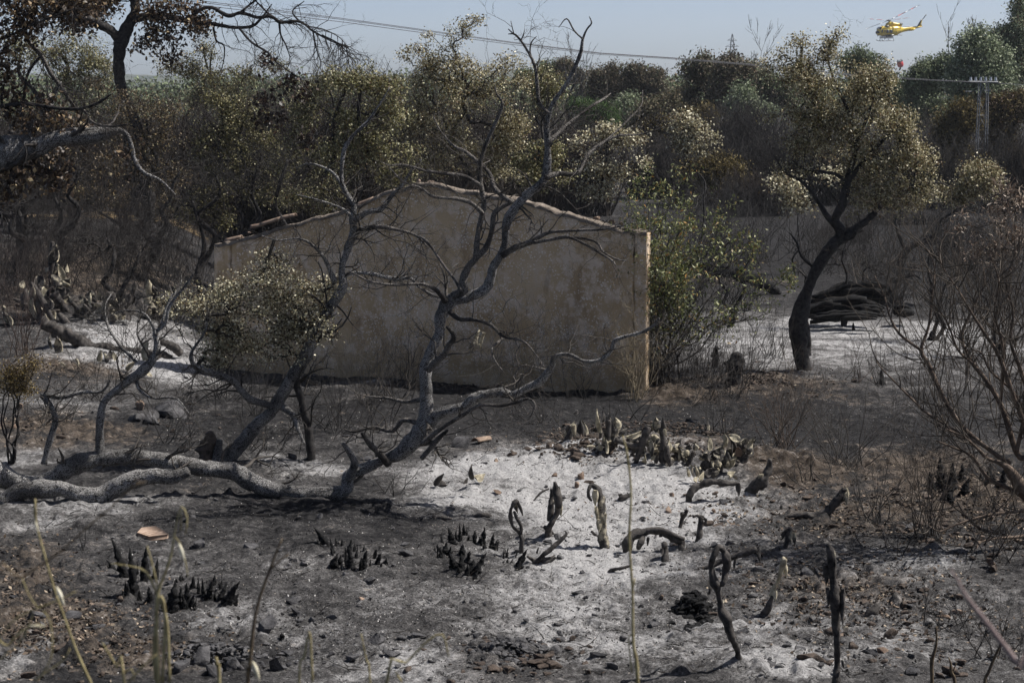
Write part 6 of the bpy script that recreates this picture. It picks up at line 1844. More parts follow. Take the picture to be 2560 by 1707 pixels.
cactus('broad grey fallen trunk across the white ash at the left', 'D', [[(280, 640, 40), (400, 740, 45), (520, 790, 50), (620, 850, 44), (780, 860, 30), (900, 870, 24), (1100, 900, 30), (1180, 960, 24)], [(1080, 790, 20), (1180, 840, 28), (1230, 900, 20)]], [], seed=433, name='fallen_log', cat='log', mat='cactus', group=None or 'charred logs', base=(520, 850))
cactus('slanting dark stub behind the cactus pads at the left', 'D', [[(470, 600, 24), (430, 560, 30), (380, 470, 30), (400, 640, 10)][:3]], [], seed=434, name='charred_log', cat='log', group='charred logs')


def agave(label, crop, spikes, seed, extra=0):
    rng = np.random.default_rng(seed)
    if len(spikes) > 4:
        more = []
        for a, t, r in spikes:
            for _ in range(1 if rng.uniform() < .8 else 2):
                f = rng.uniform(.3, .75)
                ox, oy = rng.normal() * r * 1.1, rng.normal() * r * .5
                more.append(((a[0] + ox, a[1] + oy), (a[0] + ox + (t[0] - a[0]) * f + rng.normal() * 5, a[1] + oy + (t[1] - a[1]) * f), r * rng.uniform(.35, .6)))
        spikes = list(spikes) + more
    S = np.array([(a[0], a[1]) for a, b, r in spikes], float)
    bx, by = S.mean(0)
    b = G(*nat(crop, bx, by))
    root = thing('burnt_agave', b, label, 'agave', 'charred agave stubs')
    for k, (a, t, r) in enumerate(spikes):
        q = G(*nat(crop, *a))
        s = CS[crop] * mpp(q[1])
        e = P(*nat(crop, *t), q[1] + rng.uniform(-.04, .04))
        mb = MB()
        n = 20
        f = np.linspace(0, 1, n)
        pts = q + (e - q) * f[:, None] + np.outer(np.sin(f * math.pi), np.array([(e[0] - q[0]) * -.10, 0, 0]))
        pts[0, 2] -= .03
        rad = r * s * np.interp(f, [0, .12, .35, .6, .85, 1], [.95, 1.0, .85, .58, .28, .01]) * (1 + .12 * np.sin(f * 40 + k))
        rad = rad * (1 + .25 * fbm(pts * 25 + k, 2))
        tubes(mb, [(pts, rad)], 12, rough=1.1, rfreq=48, seed=seed + k)
        mb.build('spike', M['char'], root, smooth=False)
    return root


agave('tallest charred agave stubs, thick and widely spaced, lower left', 'G', [((850, 850), (757, 580), 35), ((915, 985), (886, 645), 36), ((985, 880), (1002, 640), 32), ((1018, 840), (1015, 768), 14), ((1062, 865), (1080, 725), 20), ((775, 805), (727, 735), 18), ((942, 840), (940, 750), 10), ((1035, 1030), (1015, 915), 38), ((880, 1000), (870, 900), 20), ((960, 1000), (950, 940), 14)], 451)
agave('charred agave stubs in a crowded curved row right of the tallest ones', 'G', [((1180, 1085), (1200, 870), 42), ((1225, 1045), (1240, 915), 22), ((1280, 1050), (1275, 890), 32), ((1322, 940), (1320, 845), 22), ((1356, 970), (1354, 850), 14), ((1390, 990), (1384, 860), 15), ((1428, 1005), (1456, 880), 24), ((1465, 905), (1470, 832), 16), ((1508, 1010), (1552, 895), 24), ((1548, 1045), (1642, 878), 38), ((1612, 1045), (1625, 1000), 12), ((1305, 1055), (1328, 970), 18), ((1330, 1065), (1345, 1000), 13), ((1500, 935), (1522, 878), 13), ((1240, 880), (1228, 835), 12), ((1275, 855), (1280, 825), 8), ((1470, 1005), (1470, 960), 10), ((1415, 900), (1415, 875), 8), ((1440, 920), (1450, 870), 10)], 452)
agave('charred agave stubs with one leaning tall spike, left of centre', 'H', [((75, 795), (60, 640), 30), ((20, 650), (12, 595), 12), ((112, 725), (120, 660), 12), ((158, 795), (187, 660), 25), ((165, 680), (164, 630), 10), ((238, 718), (249, 658), 13), ((252, 775), (282, 688), 22), ((210, 780), (208, 730), 9), ((312, 772), (318, 718), 14), ((58, 690), (80, 590), 20), ((98, 690), (102, 615), 11), ((42, 745), (38, 650), 14),
                                                        ((-95, 640), (-180, 512), 32), ((-50, 700), (-70, 580), 16), ((-25, 640), (-30, 580), 12), ((14, 655), (14, 595), 10), ((-45, 785), (-15, 690), 30), ((0, 770), (5, 700), 20), ((-140, 650), (-155, 600), 10)], 453)
agave('charred agave stubs in a ring, centre of the foreground', 'H', [((770, 630), (738, 508), 26), ((820, 605), (818, 478), 14), ((850, 575), (843, 485), 15), ((790, 600), (795, 520), 12), ((880, 615), (882, 555), 10), ((920, 605), (923, 528), 17), ((978, 620), (990, 508), 20), ((992, 668), (990, 600), 14), ((1033, 662), (1056, 548), 21), ((1068, 665), (1087, 605), 14), ((702, 640), (692, 570), 14), ((690, 718), (685, 640), 16),
                                                   ((718, 695), (732, 610), 26), ((650, 680), (647, 640), 8), ((785, 818), (748, 680), 36), ((830, 822), (830, 690), 34), ((832, 710), (842, 618), 26), ((870, 765), (890, 672), 24), ((893, 832), (916, 728), 28), ((930, 838), (1003, 682), 28), ((670, 690), (668, 620), 10), ((752, 700), (760, 640), 14), ((665, 660), (660, 630), 7), ((850, 700), (856, 660), 9)], 454)
agave('thin small charred agave stubs with one broad spike, right of the ring', 'H', [((1120, 722), (1118, 652), 6), ((1142, 712), (1150, 648), 9), ((1143, 758), (1155, 713), 9), ((1165, 782), (1182, 725), 13), ((1225, 788), (1282, 658), 25), ((1203, 712), (1212, 680), 5), ((1128, 690), (1126, 645), 5)], 455)
agave('tall black agave stubs under the bare shrub at the right', 'I', [((1775, 240), (1778, 25), 32), ((1850, 270), (1868, 62), 40), ((1935, 295), (1980, 170), 32), ((1925, 210), (1932, 65), 26), ((1820, 335), (1885, 235), 30), ((1725, 270), (1700, 120), 22), ((1800, 250), (1810, 120), 24)], 456)
agave('black agave stubs right of the tall black ones, under the stems', 'I', [((2060, 205), (2055, 135), 20), ((2108, 235), (2122, 70), 26), ((2200, 245), (2218, 108), 32), ((2140, 210), (2150, 130), 18)], 457)
for (x, y, x1, y1, r, lab) in ((690, 395, 692, 358, 12, 'single little charred spike on ash left of the lying cactus trunk'), (333, 600, 333, 565, 7, 'tiny charred spike right of the short stub'), (2390, 850, 2392, 800, 10, 'tiny charred spike pair on the far ash')):
    if x > 2000:
        agave(lab, 'N', [((2325, 850), (2330, 825), 6), ((2337, 848), (2338, 834), 4)], 460)
    else:
        agave(lab, 'I', [((x, y), (x1, y1), r)], 461)
agave('lone small charred spike on the slope of black rocks', 'G', [((1930, 1275), (1925, 1228), 22)], 462)
agave('three tiny charred spikes by the fallen logs', 'F', [((1185, 730), (1185, 670), 12), ((1720, 795), (1722, 735), 14), ((1740, 795), (1745, 765), 7)], 463)


PS = 1.22


def pear(label, crop, pads, stems=(), seed=1, jit=0.0, d=None):
    """burnt prickly pear: pads as (base x, base y, tip x, tip y, half width, material)"""
    rng = np.random.default_rng(seed)
    b = G(*nat(crop, pads[0][0], max(p[1] for p in pads) + 10))
    d = d or b[1]
    root = thing('prickly_pear', b, label, 'cactus', 'scorched prickly pear plants')
    for s in stems:
        mt = 'cactus'
        pts, rad = trace(crop, s, d)
        limb('stem', root, M[mt], pts, rad, step=.03, sides=10, rough=.35, rfreq=20, seed=seed)
    for (x0, y0, x1, y1, w, mt) in pads:
        dd = rng.uniform(-.14, .14)
        a = P(*nat(crop, x0, y0), d + dd); e = P(*nat(crop, x1, y1), d + dd + rng.uniform(-.08, .08))
        mb = MB()
        pad_mb(mb, a, e - a, (rng.normal() * .6 + .3, -1, rng.normal() * .4), np.linalg.norm(e - a) * PS, w * 2 * PS * CS[crop] * mpp(d), rng, .25, .022)
        mb.build('pad', M[mt], root, smooth=True)
    return root


pear('low prickly pear with two drooping cream pads, left end of the heap', 'K', [(150, 300, 210, 160, 34, 'pad'), (225, 170, 240, 270, 30, 'pad'), (190, 180, 170, 280, 30, 'cactus'), (60, 360, 150, 330, 30, 'cactus')], [[(120, 370, 36), (170, 300, 34), (210, 200, 24)]], 501)
pear('twin upright prickly pear pads with cream inner faces near the left end', 'K', [(290, 280, 290, 140, 32, 'cactus2'), (350, 270, 315, 145, 24, 'pad'), (320, 280, 305, 150, 26, 'cactus')], [], 502)
pear('tall narrow prickly pear stems with wrinkled pads behind the heap', 'K', [(490, 250, 470, 40, 22, 'pad'), (505, 150, 500, 50, 20, 'cactus2'), (600, 320, 580, 110, 40, 'cactus2'), (640, 230, 640, 130, 34, 'cactus2'), (680, 200, 650, 110, 30, 'pad'), (640, 300, 690, 160, 28, 'cactus2'), (430, 240, 460, 180, 20, 'cactus'), (560, 460, 545, 320, 16, 'pad')], [[(560, 380, 30), (565, 250, 34), (580, 120, 24)], [(490, 300, 16), (488, 180, 16), (475, 60, 14)]], 503)
pear('grey drooping prickly pear trunk with cream edged flaps in the middle of the heap', 'K', [(900, 240, 740, 270, 24, 'pad'), (980, 170, 930, 290, 36, 'cactus'), (1000, 180, 1110, 260, 28, 'pad'), (960, 280, 1020, 400, 26, 'pad'), (1060, 240, 1050, 120, 36, 'cactus2'), (1130, 250, 1120, 120, 26, 'cactus'), (1140, 210, 1160, 280, 14, 'pad'), (1010, 290, 1070, 300, 24, 'pad'), (990, 330, 1000, 480, 34, 'cactus2'), (930, 560, 945, 480, 22, 'pad')],
     [[(830, 620, 28), (860, 520, 26), (900, 400, 40), (930, 320, 42), (975, 190, 30)], [(640, 320, 26), (750, 360, 24), (850, 390, 30), (900, 400, 26)], [(1110, 430, 40), (1130, 330, 26), (1100, 200, 26)]], 504)
pear('charred prickly pear stump with open cream pads right of the grey trunk', 'K', [(1180, 450, 1175, 340, 26, 'pad'), (1130, 560, 1120, 430, 40, 'cactus'), (1290, 540, 1280, 440, 12, 'pad'), (1350, 430, 1380, 480, 26, 'pad'), (1300, 440, 1220, 410, 20, 'pad'), (1060, 560, 1065, 490, 24, 'cactus2'), (1020, 490, 1040, 530, 24, 'pad'), (1200, 600, 1180, 480, 36, 'cactus')], [[(1220, 610, 26), (1170, 480, 34), (1165, 380, 24)], [(1330, 640, 20), (1400, 520, 26), (1440, 430, 20)]], 505)
pear('prickly pear with many pale cream pads fanned out at the right of the heap', 'K', [(1600, 430, 1590, 300, 24, 'pad'), (1500, 520, 1560, 450, 28, 'pad'), (1610, 500, 1700, 380, 40, 'cactus2'), (1760, 390, 1735, 280, 36, 'pad'), (1900, 330, 1800, 280, 32, 'pad'), (1730, 470, 1730, 400, 26, 'pad'), (1560, 560, 1640, 520, 24, 'cactus2'), (1545, 590, 1650, 570, 20, 'cactus2'), (1530, 620, 1640, 600, 20, 'cactus'), (1770, 610, 1770, 450, 40, 'cactus2'), (1770, 610, 1850, 530, 34, 'pad'), (1700, 630, 1700, 520, 36, 'cactus'), (1690, 560, 1660, 440, 30, 'cactus')],
     [[(1690, 640, 40), (1700, 520, 40), (1730, 430, 26)], [(1515, 660, 20), (1520, 580, 22), (1560, 520, 18)]], 506)
pear('big round netted cream pad with ochre torn pads at the far right of the heap', 'K', [(2000, 460, 2050, 340, 46, 'pad'), (1990, 480, 2060, 360, 30, 'cactus2'), (1890, 480, 1890, 400, 34, 'ochre'), (1940, 450, 1910, 410, 14, 'ochre'), (1830, 460, 1800, 330, 30, 'cactus'), (1980, 330, 1920, 360, 30, 'cactus2'), (1850, 500, 1990, 470, 40, 'cactus')] if False else
     [(2000, 460, 2050, 340, 46, 'pad'), (1990, 480, 2060, 360, 30, 'cactus2'), (1890, 480, 1890, 400, 30, 'clay'), (1830, 460, 1800, 330, 30, 'cactus'), (1980, 330, 1920, 360, 30, 'cactus2'), (1860, 540, 1980, 480, 40, 'cactus')], [[(1860, 600, 30), (1930, 560, 42), (1980, 460, 34)]], 507)
pear('shrivelled cream pads lying low in front of the fanned pads', 'K', [(1390, 690, 1380, 620, 18, 'pad'), (1440, 690, 1430, 600, 24, 'cactus2'), (1480, 700, 1440, 590, 18, 'pad'), (1490, 740, 1520, 660, 20, 'pad'), (1560, 680, 1620, 620, 34, 'cactus'), (1620, 700, 1680, 640, 34, 'cactus2'), (1800, 690, 1850, 650, 30, 'pad'), (1450, 740, 1470, 700, 20, 'pad'), (1880, 720, 1830, 690, 20, 'cactus2')], [], 508)
pear('single thin dried cactus stem sticking up behind the heap', 'K', [(1575, 240, 1565, 150, 20, 'cactus2')], [[(1560, 310, 14), (1562, 240, 16), (1568, 160, 20)]], 509)
pear('flat cream pad on the brown soil left of the heap', 'K', [(470, 425, 360, 400, 20, 'pad'), (500, 430, 475, 365, 26, 'pad')], [], 510)
# left hand plants
pear('tall grey prickly pear with stacked netted pads at the left', 'L', [(560, 250, 600, 60, 44, 'cactus2'), (600, 240, 615, 70, 34, 'pad'), (600, 480, 590, 270, 60, 'cactus2'), (690, 460, 620, 280, 34, 'pad'), (570, 500, 610, 390, 30, 'pad'), (500, 690, 490, 500, 66, 'cactus2'), (620, 580, 560, 490, 44, 'pad'), (600, 690, 600, 590, 40, 'cactus'), (700, 690, 680, 540, 44, 'cactus2'), (740, 700, 690, 560, 26, 'pad'), (530, 340, 500, 310, 26, 'pad'), (740, 350, 735, 270, 16, 'pad')],
     [[(560, 520, 30), (560, 300, 34), (570, 120, 34), (570, 20, 20)]], 520)
pear('drooping prickly pear with two long cream pads left of the white ash', 'L', [(420, 860, 400, 610, 56, 'pad'), (470, 900, 440, 760, 40, 'cactus2'), (560, 780, 590, 900, 44, 'pad'), (540, 760, 520, 650, 36, 'cactus2'), (580, 900, 590, 1000, 18, 'pad'), (350, 650, 360, 510, 34, 'cactus2'), (270, 700, 280, 540, 40, 'cactus'), (240, 520, 260, 450, 26, 'pad')],
     [[(540, 1000, 50), (480, 920, 60), (430, 800, 40), (400, 640, 24)], [(590, 900, 30), (500, 740, 34), (400, 560, 36), (340, 470, 26)], [(790, 960, 30), (700, 880, 50), (640, 800, 30)]], 521)
pear('cream edged pads standing on the white ash at the left', 'L', [(560, 1190, 570, 1050, 28, 'cactus2'), (640, 1220, 620, 1080, 36, 'cactus2'), (670, 1210, 650, 1100, 16, 'pad')], [], 522)
pear('grey hooked cactus stem behind the white ash', 'L', [(1160, 780, 1150, 650, 34, 'cactus2'), (1240, 640, 1180, 580, 40, 'cactus'), (1260, 880, 1210, 800, 34, 'cactus2')], [[(1180, 1000, 36), (1160, 850, 34), (1160, 700, 36), (1190, 600, 36), (1150, 590, 18)]], 523)
pear('prickly pear with cream hanging flap near the wall corner', 'L', [(1640, 620, 1620, 450, 40, 'pad'), (1700, 650, 1660, 510, 44, 'cactus'), (1690, 840, 1690, 700, 44, 'pad'), (1760, 820, 1740, 710, 36, 'cactus2'), (1740, 690, 1800, 650, 20, 'pad'), (1850, 660, 1840, 500, 30, 'cactus2')], [[(1690, 880, 30), (1700, 780, 30), (1720, 620, 40)]], 524)
pear('grey slanting cactus arms in the middle of the left slope', 'L', [(1400, 700, 1430, 560, 44, 'cactus'), (1470, 560, 1470, 460, 34, 'cactus'), (1310, 720, 1310, 640, 36, 'cactus'), (1000, 740, 880, 620, 40, 'cactus2'), (1040, 770, 930, 650, 34, 'pad'), (860, 620, 780, 680, 34, 'cactus')], [[(1360, 860, 40), (1400, 700, 36), (1450, 560, 30), (1480, 470, 20)], [(1280, 1060, 26), (1290, 880, 30), (1320, 780, 26)], [(1500, 940, 40), (1450, 840, 34), (1420, 760, 26)]], 525)
pear('pair of cream pads on brown litter below the white ash', 'L', [(1090, 1320, 1100, 1220, 32, 'pad'), (1160, 1330, 1120, 1240, 26, 'cactus2'), (1200, 1300, 1200, 1210, 30, 'cactus'), (1260, 1310, 1230, 1220, 20, 'pad')], [], 526)
pear('cream pads scattered by the upright shoot of the lying trunk', 'L', [(1380, 1420, 1460, 1340, 30, 'pad'), (1600, 1440, 1660, 1500, 20, 'pad'), (820, 1290, 850, 1360, 16, 'pad'), (660, 1330, 700, 1370, 10, 'pad')], [], 527)
pear('small cream pad plant at the left edge', 'L', [(110, 920, 60, 780, 36, 'cactus2'), (120, 930, 100, 850, 20, 'pad'), (60, 770, 30, 720, 24, 'cactus2')], [], 528)
pear('curled grey pads on ash right of the lying trunk', 'H', [(905, 185, 905, 95, 16, 'cactus2'), (930, 180, 985, 150, 26, 'pad'), (850, 220, 870, 185, 16, 'cactus')], [], 529)
pear('small charred pad pile left of the curled grey pads', 'H', [(650, 230, 700, 165, 18, 'cactus2'), (720, 235, 690, 190, 22, 'cactus'), (660, 235, 720, 225, 14, 'cactus')], [], 530)
pear('pale hanging leaf cluster before the wall below the limb', 'E', [(950, 730, 940, 800, 26, 'pad'), (980, 740, 975, 850, 16, 'pad'), (930, 790, 945, 820, 18, 'pad')], [], 531, d=20.7)

def pile_pear(label, crop, cx, cy, rx, ry, n, seed, half=30, length=95):
    rng = np.random.default_rng(seed)
    pads = []
    for _ in range(n):
        x, y = cx + rng.normal() * rx * .55, cy + rng.normal() * ry * .55
        a = rng.choice([rng.uniform(-2.4, -.7), rng.uniform(.3, 2.8)])      # up or drooping
        L = length * rng.uniform(.6, 1.2)
        pads.append((x, y, x + math.cos(a) * L * .8, y + math.sin(a) * L * .75, half * rng.uniform(.6, 1.15), rng.choice(['pad', 'cactus2', 'cactus2', 'cactus'])))
    stems = []
    for _ in range(max(2, n // 5)):
        x, y = cx + rng.normal() * rx * .5, cy + ry * .5
        stems.append([(x, y, 26), (x + rng.normal() * 30, y - 60, 24), (x + rng.normal() * 60, y - 120, 16)])
    return pear(label, crop, pads, stems, seed)


pile_pear('heaped drooping grey pads at the left third of the cactus heap', 'K', 620, 330, 130, 90, 16, 541)
pile_pear('heaped drooping grey and cream pads in the centre of the cactus heap', 'K', 990, 400, 150, 110, 20, 542)
pile_pear('collapsed dark pads between the grey trunk and the fanned pads', 'K', 1280, 470, 130, 90, 16, 543)
pile_pear('thick pile of cream pads under the fanned pads of the heap', 'K', 1660, 540, 150, 110, 24, 544)
pile_pear('pile of cream and ochre pads at the far right end of the heap', 'K', 1900, 440, 110, 90, 16, 545)
pile_pear('drooping netted pads around the tall grey prickly pear at the left', 'L', 600, 560, 150, 150, 22, 546, 44, 130)
pile_pear('collapsed grey pads beside the two long cream pads at the left', 'L', 350, 700, 160, 130, 16, 547, 44, 130)
pile_pear('tangle of collapsed dark pads behind the white ash at the left', 'L', 900, 720, 180, 110, 18, 548, 40, 120)
pile_pear('drooping grey pads in the middle of the left slope', 'L', 1250, 760, 180, 120, 18, 549, 40, 120)
pile_pear('drooping cream and grey pads near the left corner of the wall', 'L', 1680, 720, 150, 130, 18, 550, 40, 120)

# ------------------------------------------------------------------ stones and litter
ST = [  # native x, y, width px, height px, material, label
    (345, 1043, 60, 30, 'rock', 'black boulder, left one of the three dark boulders'), (380, 1048, 60, 34, 'rock', 'black boulder, middle one of the three dark boulders'), (425, 1030, 80, 40, 'rock', 'grey boulder, right and largest of the three dark boulders'),
    (350, 1016, 60, 24, 'rockb', 'brown weathered stone on top of the dark boulders'), (435, 1006, 30, 16, 'rock', 'small grey stone above the dark boulders'), (1140, 1108, 40, 34, 'rock', 'rounded grey boulder left of the fallen roof tile'),
    (37, 1066, 14, 10, 'paver', 'small pale round stone at the left edge'), (497, 1358, 42, 26, 'rock', 'dark angular stone right of the sandy paver'), (660, 1566, 64, 40, 'rock', 'angular slate boulder left of the lone spike'),
    (727, 1502, 36, 20, 'rock', 'flat slate stone above the slate boulder'), (690, 1662, 56, 34, 'rock', 'slate stone near the bottom between the dry stalks'), (780, 1548, 26, 18, 'rock', 'little dark stone right of the slate boulder'),
    (833, 1540, 30, 16, 'rock', 'grey blue flat stone near the agave row'), (946, 1595, 60, 26, 'rock', 'long dark slate stone at the bottom centre'), (985, 1632, 44, 20, 'rock', 'flat slate stone below the long dark slate stone'), (880, 1642, 40, 16, 'rock', 'low slate stone left of the flat slate stone'),
    (1390, 1560, 30, 18, 'rock', 'small leaning slate on grey ash'), (1500, 1636, 44, 22, 'rock', 'slate stone right of the brown outcrop'), (1530, 1662, 40, 18, 'rock', 'lower slate stone right of the brown outcrop'), (1395, 1625, 34, 16, 'rock', 'small slate by the brown outcrop'),
    (1244, 1229, 22, 14, 'rockb', 'brown cube like stone left of the knotty cactus'), (1300, 1227, 28, 12, 'rock', 'flat dark stone beside the brown cube like stone'), (1385, 1188, 22, 12, 'rockb', 'brown stone on white ash below the red soil'),
    (1442, 1212, 22, 18, 'clay', 'orange brick chip pointing up on white ash'), (1453, 1195, 18, 18, 'rockb', 'brown brick piece behind the orange chip'), (1676, 1238, 20, 16, 'clay', 'terracotta chip on the brightest ash'), (1671, 1277, 24, 16, 'clay', 'terracotta piece above the arch'),
    (1783, 1275, 14, 10, 'rockb', 'small brown chip right of the terracotta piece'), (1653, 1495, 16, 14, 'rockb', 'small brown stone above the black mound'), (1863, 1294, 18, 10, 'rock', 'small black pebble on the ash'),
    (2272, 1318, 34, 20, 'rock', 'smooth dark stone above the black log'), (2016, 1425, 16, 14, 'rock', 'round dark pebble left of the tallest cactus'), (2045, 1430, 18, 16, 'rock', 'round black pebble beside the tallest cactus'), (2208, 1622, 26, 20, 'rockb', 'brown stone at the bottom right'),
    (1080, 1180, 12, 10, 'rock', 'pebble'), (1620, 1010, 12, 8, 'rock', 'pebble'),
    (500, 1210, 16, 10, 'rock', 'small pale pebble above the paver'), (905, 1497, 16, 12, 'paver', 'small pale pebble on dark ash'), (1500, 1268, 12, 14, 'rock', 'upright grey flake on white ash'),
    (1240, 1150, 16, 8, 'clay', 'flat orange flake on ash'), (2390, 1526, 24, 14, 'clay', 'pale tan chip at lower right'), (510, 1648, 60, 40, 'rock', 'black slate block at the bottom left, left one'), (455, 1660, 60, 34, 'rock', 'black slate block at the bottom left behind the dry stalks'), (580, 1655, 50, 30, 'rock', 'black slate block at the bottom left, right one'), (545, 1676, 60, 24, 'rock', 'black slate slab along the bottom edge'),
    (250, 1562, 36, 12, 'rock', 'flat dark stone on the brown soil'), (2480, 1408, 34, 22, 'rockb', 'brown stone under the right shrub'), (2360, 1540, 30, 14, 'rockb', 'brown slab by the curved burnt shoots'),
    (1040, 1585, 40, 14, 'rock', 'low dark slate above the flat slate stone'), (740, 1530, 24, 20, 'rock', 'dark stone between slate boulder and flat slate'), (625, 1365, 50, 12, 'rock', 'flat dark slate left of the leaning agave spike'),
]
rng = np.random.default_rng(600)
for (x, y, w, h, mt, lab) in ST:
    if lab == 'pebble':
        continue
    p = G(x, y + h * .3)
    s = mpp(p[1])
    o = stone_mb(rng, w * s, w * s * .8, h * s * 1.3, p + np.array([0, 0, h * s * .3])).build('rock' if mt != 'clay' else 'brick_piece', M[mt])
    tag(o, lab, 'stone' if mt != 'clay' else 'brick', 'loose stones and chips on the burnt ground')


def paver():
    c = G(380, 1345)
    px = [(938, 572), (968, 538), (1065, 527), (1150, 577), (1143, 586), (1020, 600)]
    top = [P(*nat('G', x, y), c[1] - .05 + (600 - y) / 75 * .30) for x, y in px]
    n = len(top)
    top = np.array(top)
    top = top + np.array([0, 0, .035])
    bot = top - np.array([0, -.01, .045])
    mb = MB()
    mb.add(np.vstack([bot, top]), [(k, (k + 1) % n, (k + 1) % n + n, k + n) for k in range(n)] + [(n, n + 3, n + 2, n + 1), (n, n + 5, n + 4, n + 3), (0, 1, 2, 3), (0, 3, 4, 5)])
    for k in range(1, 5):      # shallow moulded ribs across the top
        f = k / 5
        p0 = top[1] * (1 - f) + top[3] * f; p1 = top[0] * (1 - f) + top[5] * f
        tubes(mb, [(np.array([p0 + [0, 0, .001], p1 + [0, 0, .001]]), np.array([.004, .004]))], 4)
    tag(mb.build('paving_slab', M['paver']), 'pinkish clay paving slab lying flat on grey ash at the lower left', 'slab')


paver()
a = P(1187, 1105, G(1205, 1112)[1]); b_ = P(1222, 1098, G(1205, 1112)[1] + .25)
tl = half_tile(a, b_, .055, .014).build('roof_tile', M['clay'], smooth=True)
tag(tl, 'fallen half-round roof tile lying before the wall', 'tile')
c_ = G(50, 1022)
o = stone_mb(np.random.default_rng(3), .15, .1, .1, c_ + np.array([0, 0, .04]), rot=.3).build('brick', M['clay'])
tag(o, 'orange hollow brick lying at the left edge', 'brick')


def clod_heap(label, x, y, rx, ry, n, mat, seed, s0=.05, name='soil_clods', cat='soil', up=.08):
    rng = np.random.default_rng(seed)
    mb = MB()
    for _ in range(n):
        u = rng.normal(size=2) * .5
        p = G(x + u[0] * rx, y + u[1] * ry)
        h = max(0, 1 - (u ** 2).sum())
        q = s0 * rng.uniform(.4, 1.6)
        stone_mb(rng, q * 1.4, q, q * .7, p + np.array([0, 0, up * h * rng.uniform(0, 1)]), mb=mb)
    o = mb.build(name, M[mat])
    tag(o, label, cat, kind='stuff')


clod_heap('heap of black charred lumps on the ash left of the looped cactus', 1735, 1528, 44, 26, 260, 'char', 611, .05, 'charred_mound', 'charcoal', .16)
clod_heap('red brown crumbled soil under the cactus heap', 1620, 1075, 210, 22, 420, 'soil', 612, .026)
clod_heap('red brown crumbled soil at the left end of the cactus heap', 1440, 1112, 110, 30, 420, 'soil', 613, .026)
clod_heap('dark crumbled rock outcrop at the bottom centre', 1270, 1630, 110, 36, 300, 'rock', 614, .04, 'rock_rubble', 'rubble')
clod_heap('dark slate rubble between the black slate blocks', 540, 1640, 140, 30, 240, 'rock', 615, .035, 'rock_rubble', 'rubble')
clod_heap('brown clods on the bank before the large oak', 1930, 950, 90, 24, 220, 'soil', 616, .03)
clod_heap('rubble along the foot of the wall', 1200, 968, 330, 8, 160, 'soil', 617, .04)


def clod_scatter(label, regions, n, mat, seed, s0):
    rng = np.random.default_rng(seed)
    R = np.array(regions, float)
    # three template clods reused many times
    T = []
    for _ in range(6):
        m_ = MB(); stone_mb(rng, 1.5, 1.0, .7, (0, 0, 0), mb=m_); T.append((np.vstack(m_.v), np.vstack(m_.q)))
    mb = MB()
    for _ in range(n):
        r = R[rng.choice(len(R), p=R[:, 4] / R[:, 4].sum())]
        y = r[1] + rng.normal() * r[3] * .6
        if not 600 < y < 1725:
            continue
        p = G(r[0] + rng.normal() * r[2] * .6, y)
        v, q = T[rng.integers(0, 6)]
        a = rng.uniform(0, 6.28)
        ca, sa = math.cos(a), math.sin(a)
        z = s0 * rng.gamma(2.0, .5)
        mb.add(np.stack([v[:, 0] * ca - v[:, 1] * sa, v[:, 0] * sa + v[:, 1] * ca, v[:, 2]], -1) * z + p + np.array([0, 0, z * .12 + .01]), q)
    tag(mb.build('clods', M[mat]), label, 'rubble', kind='stuff')


def scatter(name, label, cat, regions, n, size, palette, seed, aspect=.5, flat=3.5, lift=.01):
    """uncountable small litter lying on the ground"""
    rng = np.random.default_rng(seed)
    mb = MB()
    R = np.array(regions, float)
    k = rng.choice(len(R), size=n, p=R[:, 4] / R[:, 4].sum())
    px = R[k, 0] + rng.normal(size=n) * R[k, 2] * .6
    py = R[k, 1] + rng.normal(size=n) * R[k, 3] * .6
    ok = (py > 560) & (py < 1730) & (px > -60) & (px < 2620)
    px, py = px[ok], py[ok]
    # approximate ground hit: two fixed-point steps
    u = (px - 1280) / FPX
    v = (853.5 - py) / FPX
    ry = cp + v * sp; rz = (-sp + v * cp) / ry; rx = u / ry
    d = CAMZ / -rz
    for _ in range(6):
        d = np.clip(.5 * d + .5 * (hgt(rx * d, d) - CAMZ) / rz, 12.5, 90)
    X, Y = rx * d, d
    Z = hgt(X, Y) + lift
    p = np.stack([X, Y, X * 0], -1)
    Z = Z + .03 * fbm(p * 5.0, 4, .6) * np.clip((45 - Y) / 20, 0, 1)
    leaves(mb, np.stack([X, Y, Z], -1), size, rng, palette, aspect, flat, jit=.4)
    o = mb.build(name, M['litter'])
    tag(o, label, cat, kind='stuff')


BRC = [(2130, 1290, 380, 70, 5), (2100, 1470, 260, 70, 3), (2450, 1270, 200, 90, 4), (1600, 1105, 260, 40, 3), (120, 1560, 220, 90, 2), (1270, 1640, 160, 50, 2), (1440, 1120, 130, 30, 2), (60, 1060, 170, 40, .7), (2250, 1600, 300, 80, 1.5), (1950, 960, 200, 36, 1), (520, 1060, 200, 40, .7)]
clod_scatter('small brown clods and chips strewn over the burnt soil', BRC, 1500, 'soil', 641, .030)
clod_scatter('small grey stones and lumps strewn over the ash', [(1280, 1400, 1300, 260, 5), (800, 1180, 500, 80, 1), (700, 1600, 700, 100, 2), (2100, 1620, 500, 80, 2), (300, 950, 300, 100, 1)], 1300, 'rock', 642, .028)
BR = [(2130, 1290, 380, 70, 5), (2100, 1470, 260, 70, 3), (2450, 1270, 200, 90, 4), (1600, 1105, 260, 40, 2), (120, 1560, 220, 90, 2.5), (60, 1430, 160, 80, 1), (260, 700, 260, 70, 2), (170, 920, 140, 30, 1), (60, 1060, 170, 40, .7), (2250, 1560, 300, 80, 1.5), (300, 1600, 250, 60, 1), (1950, 960, 200, 36, .8)]
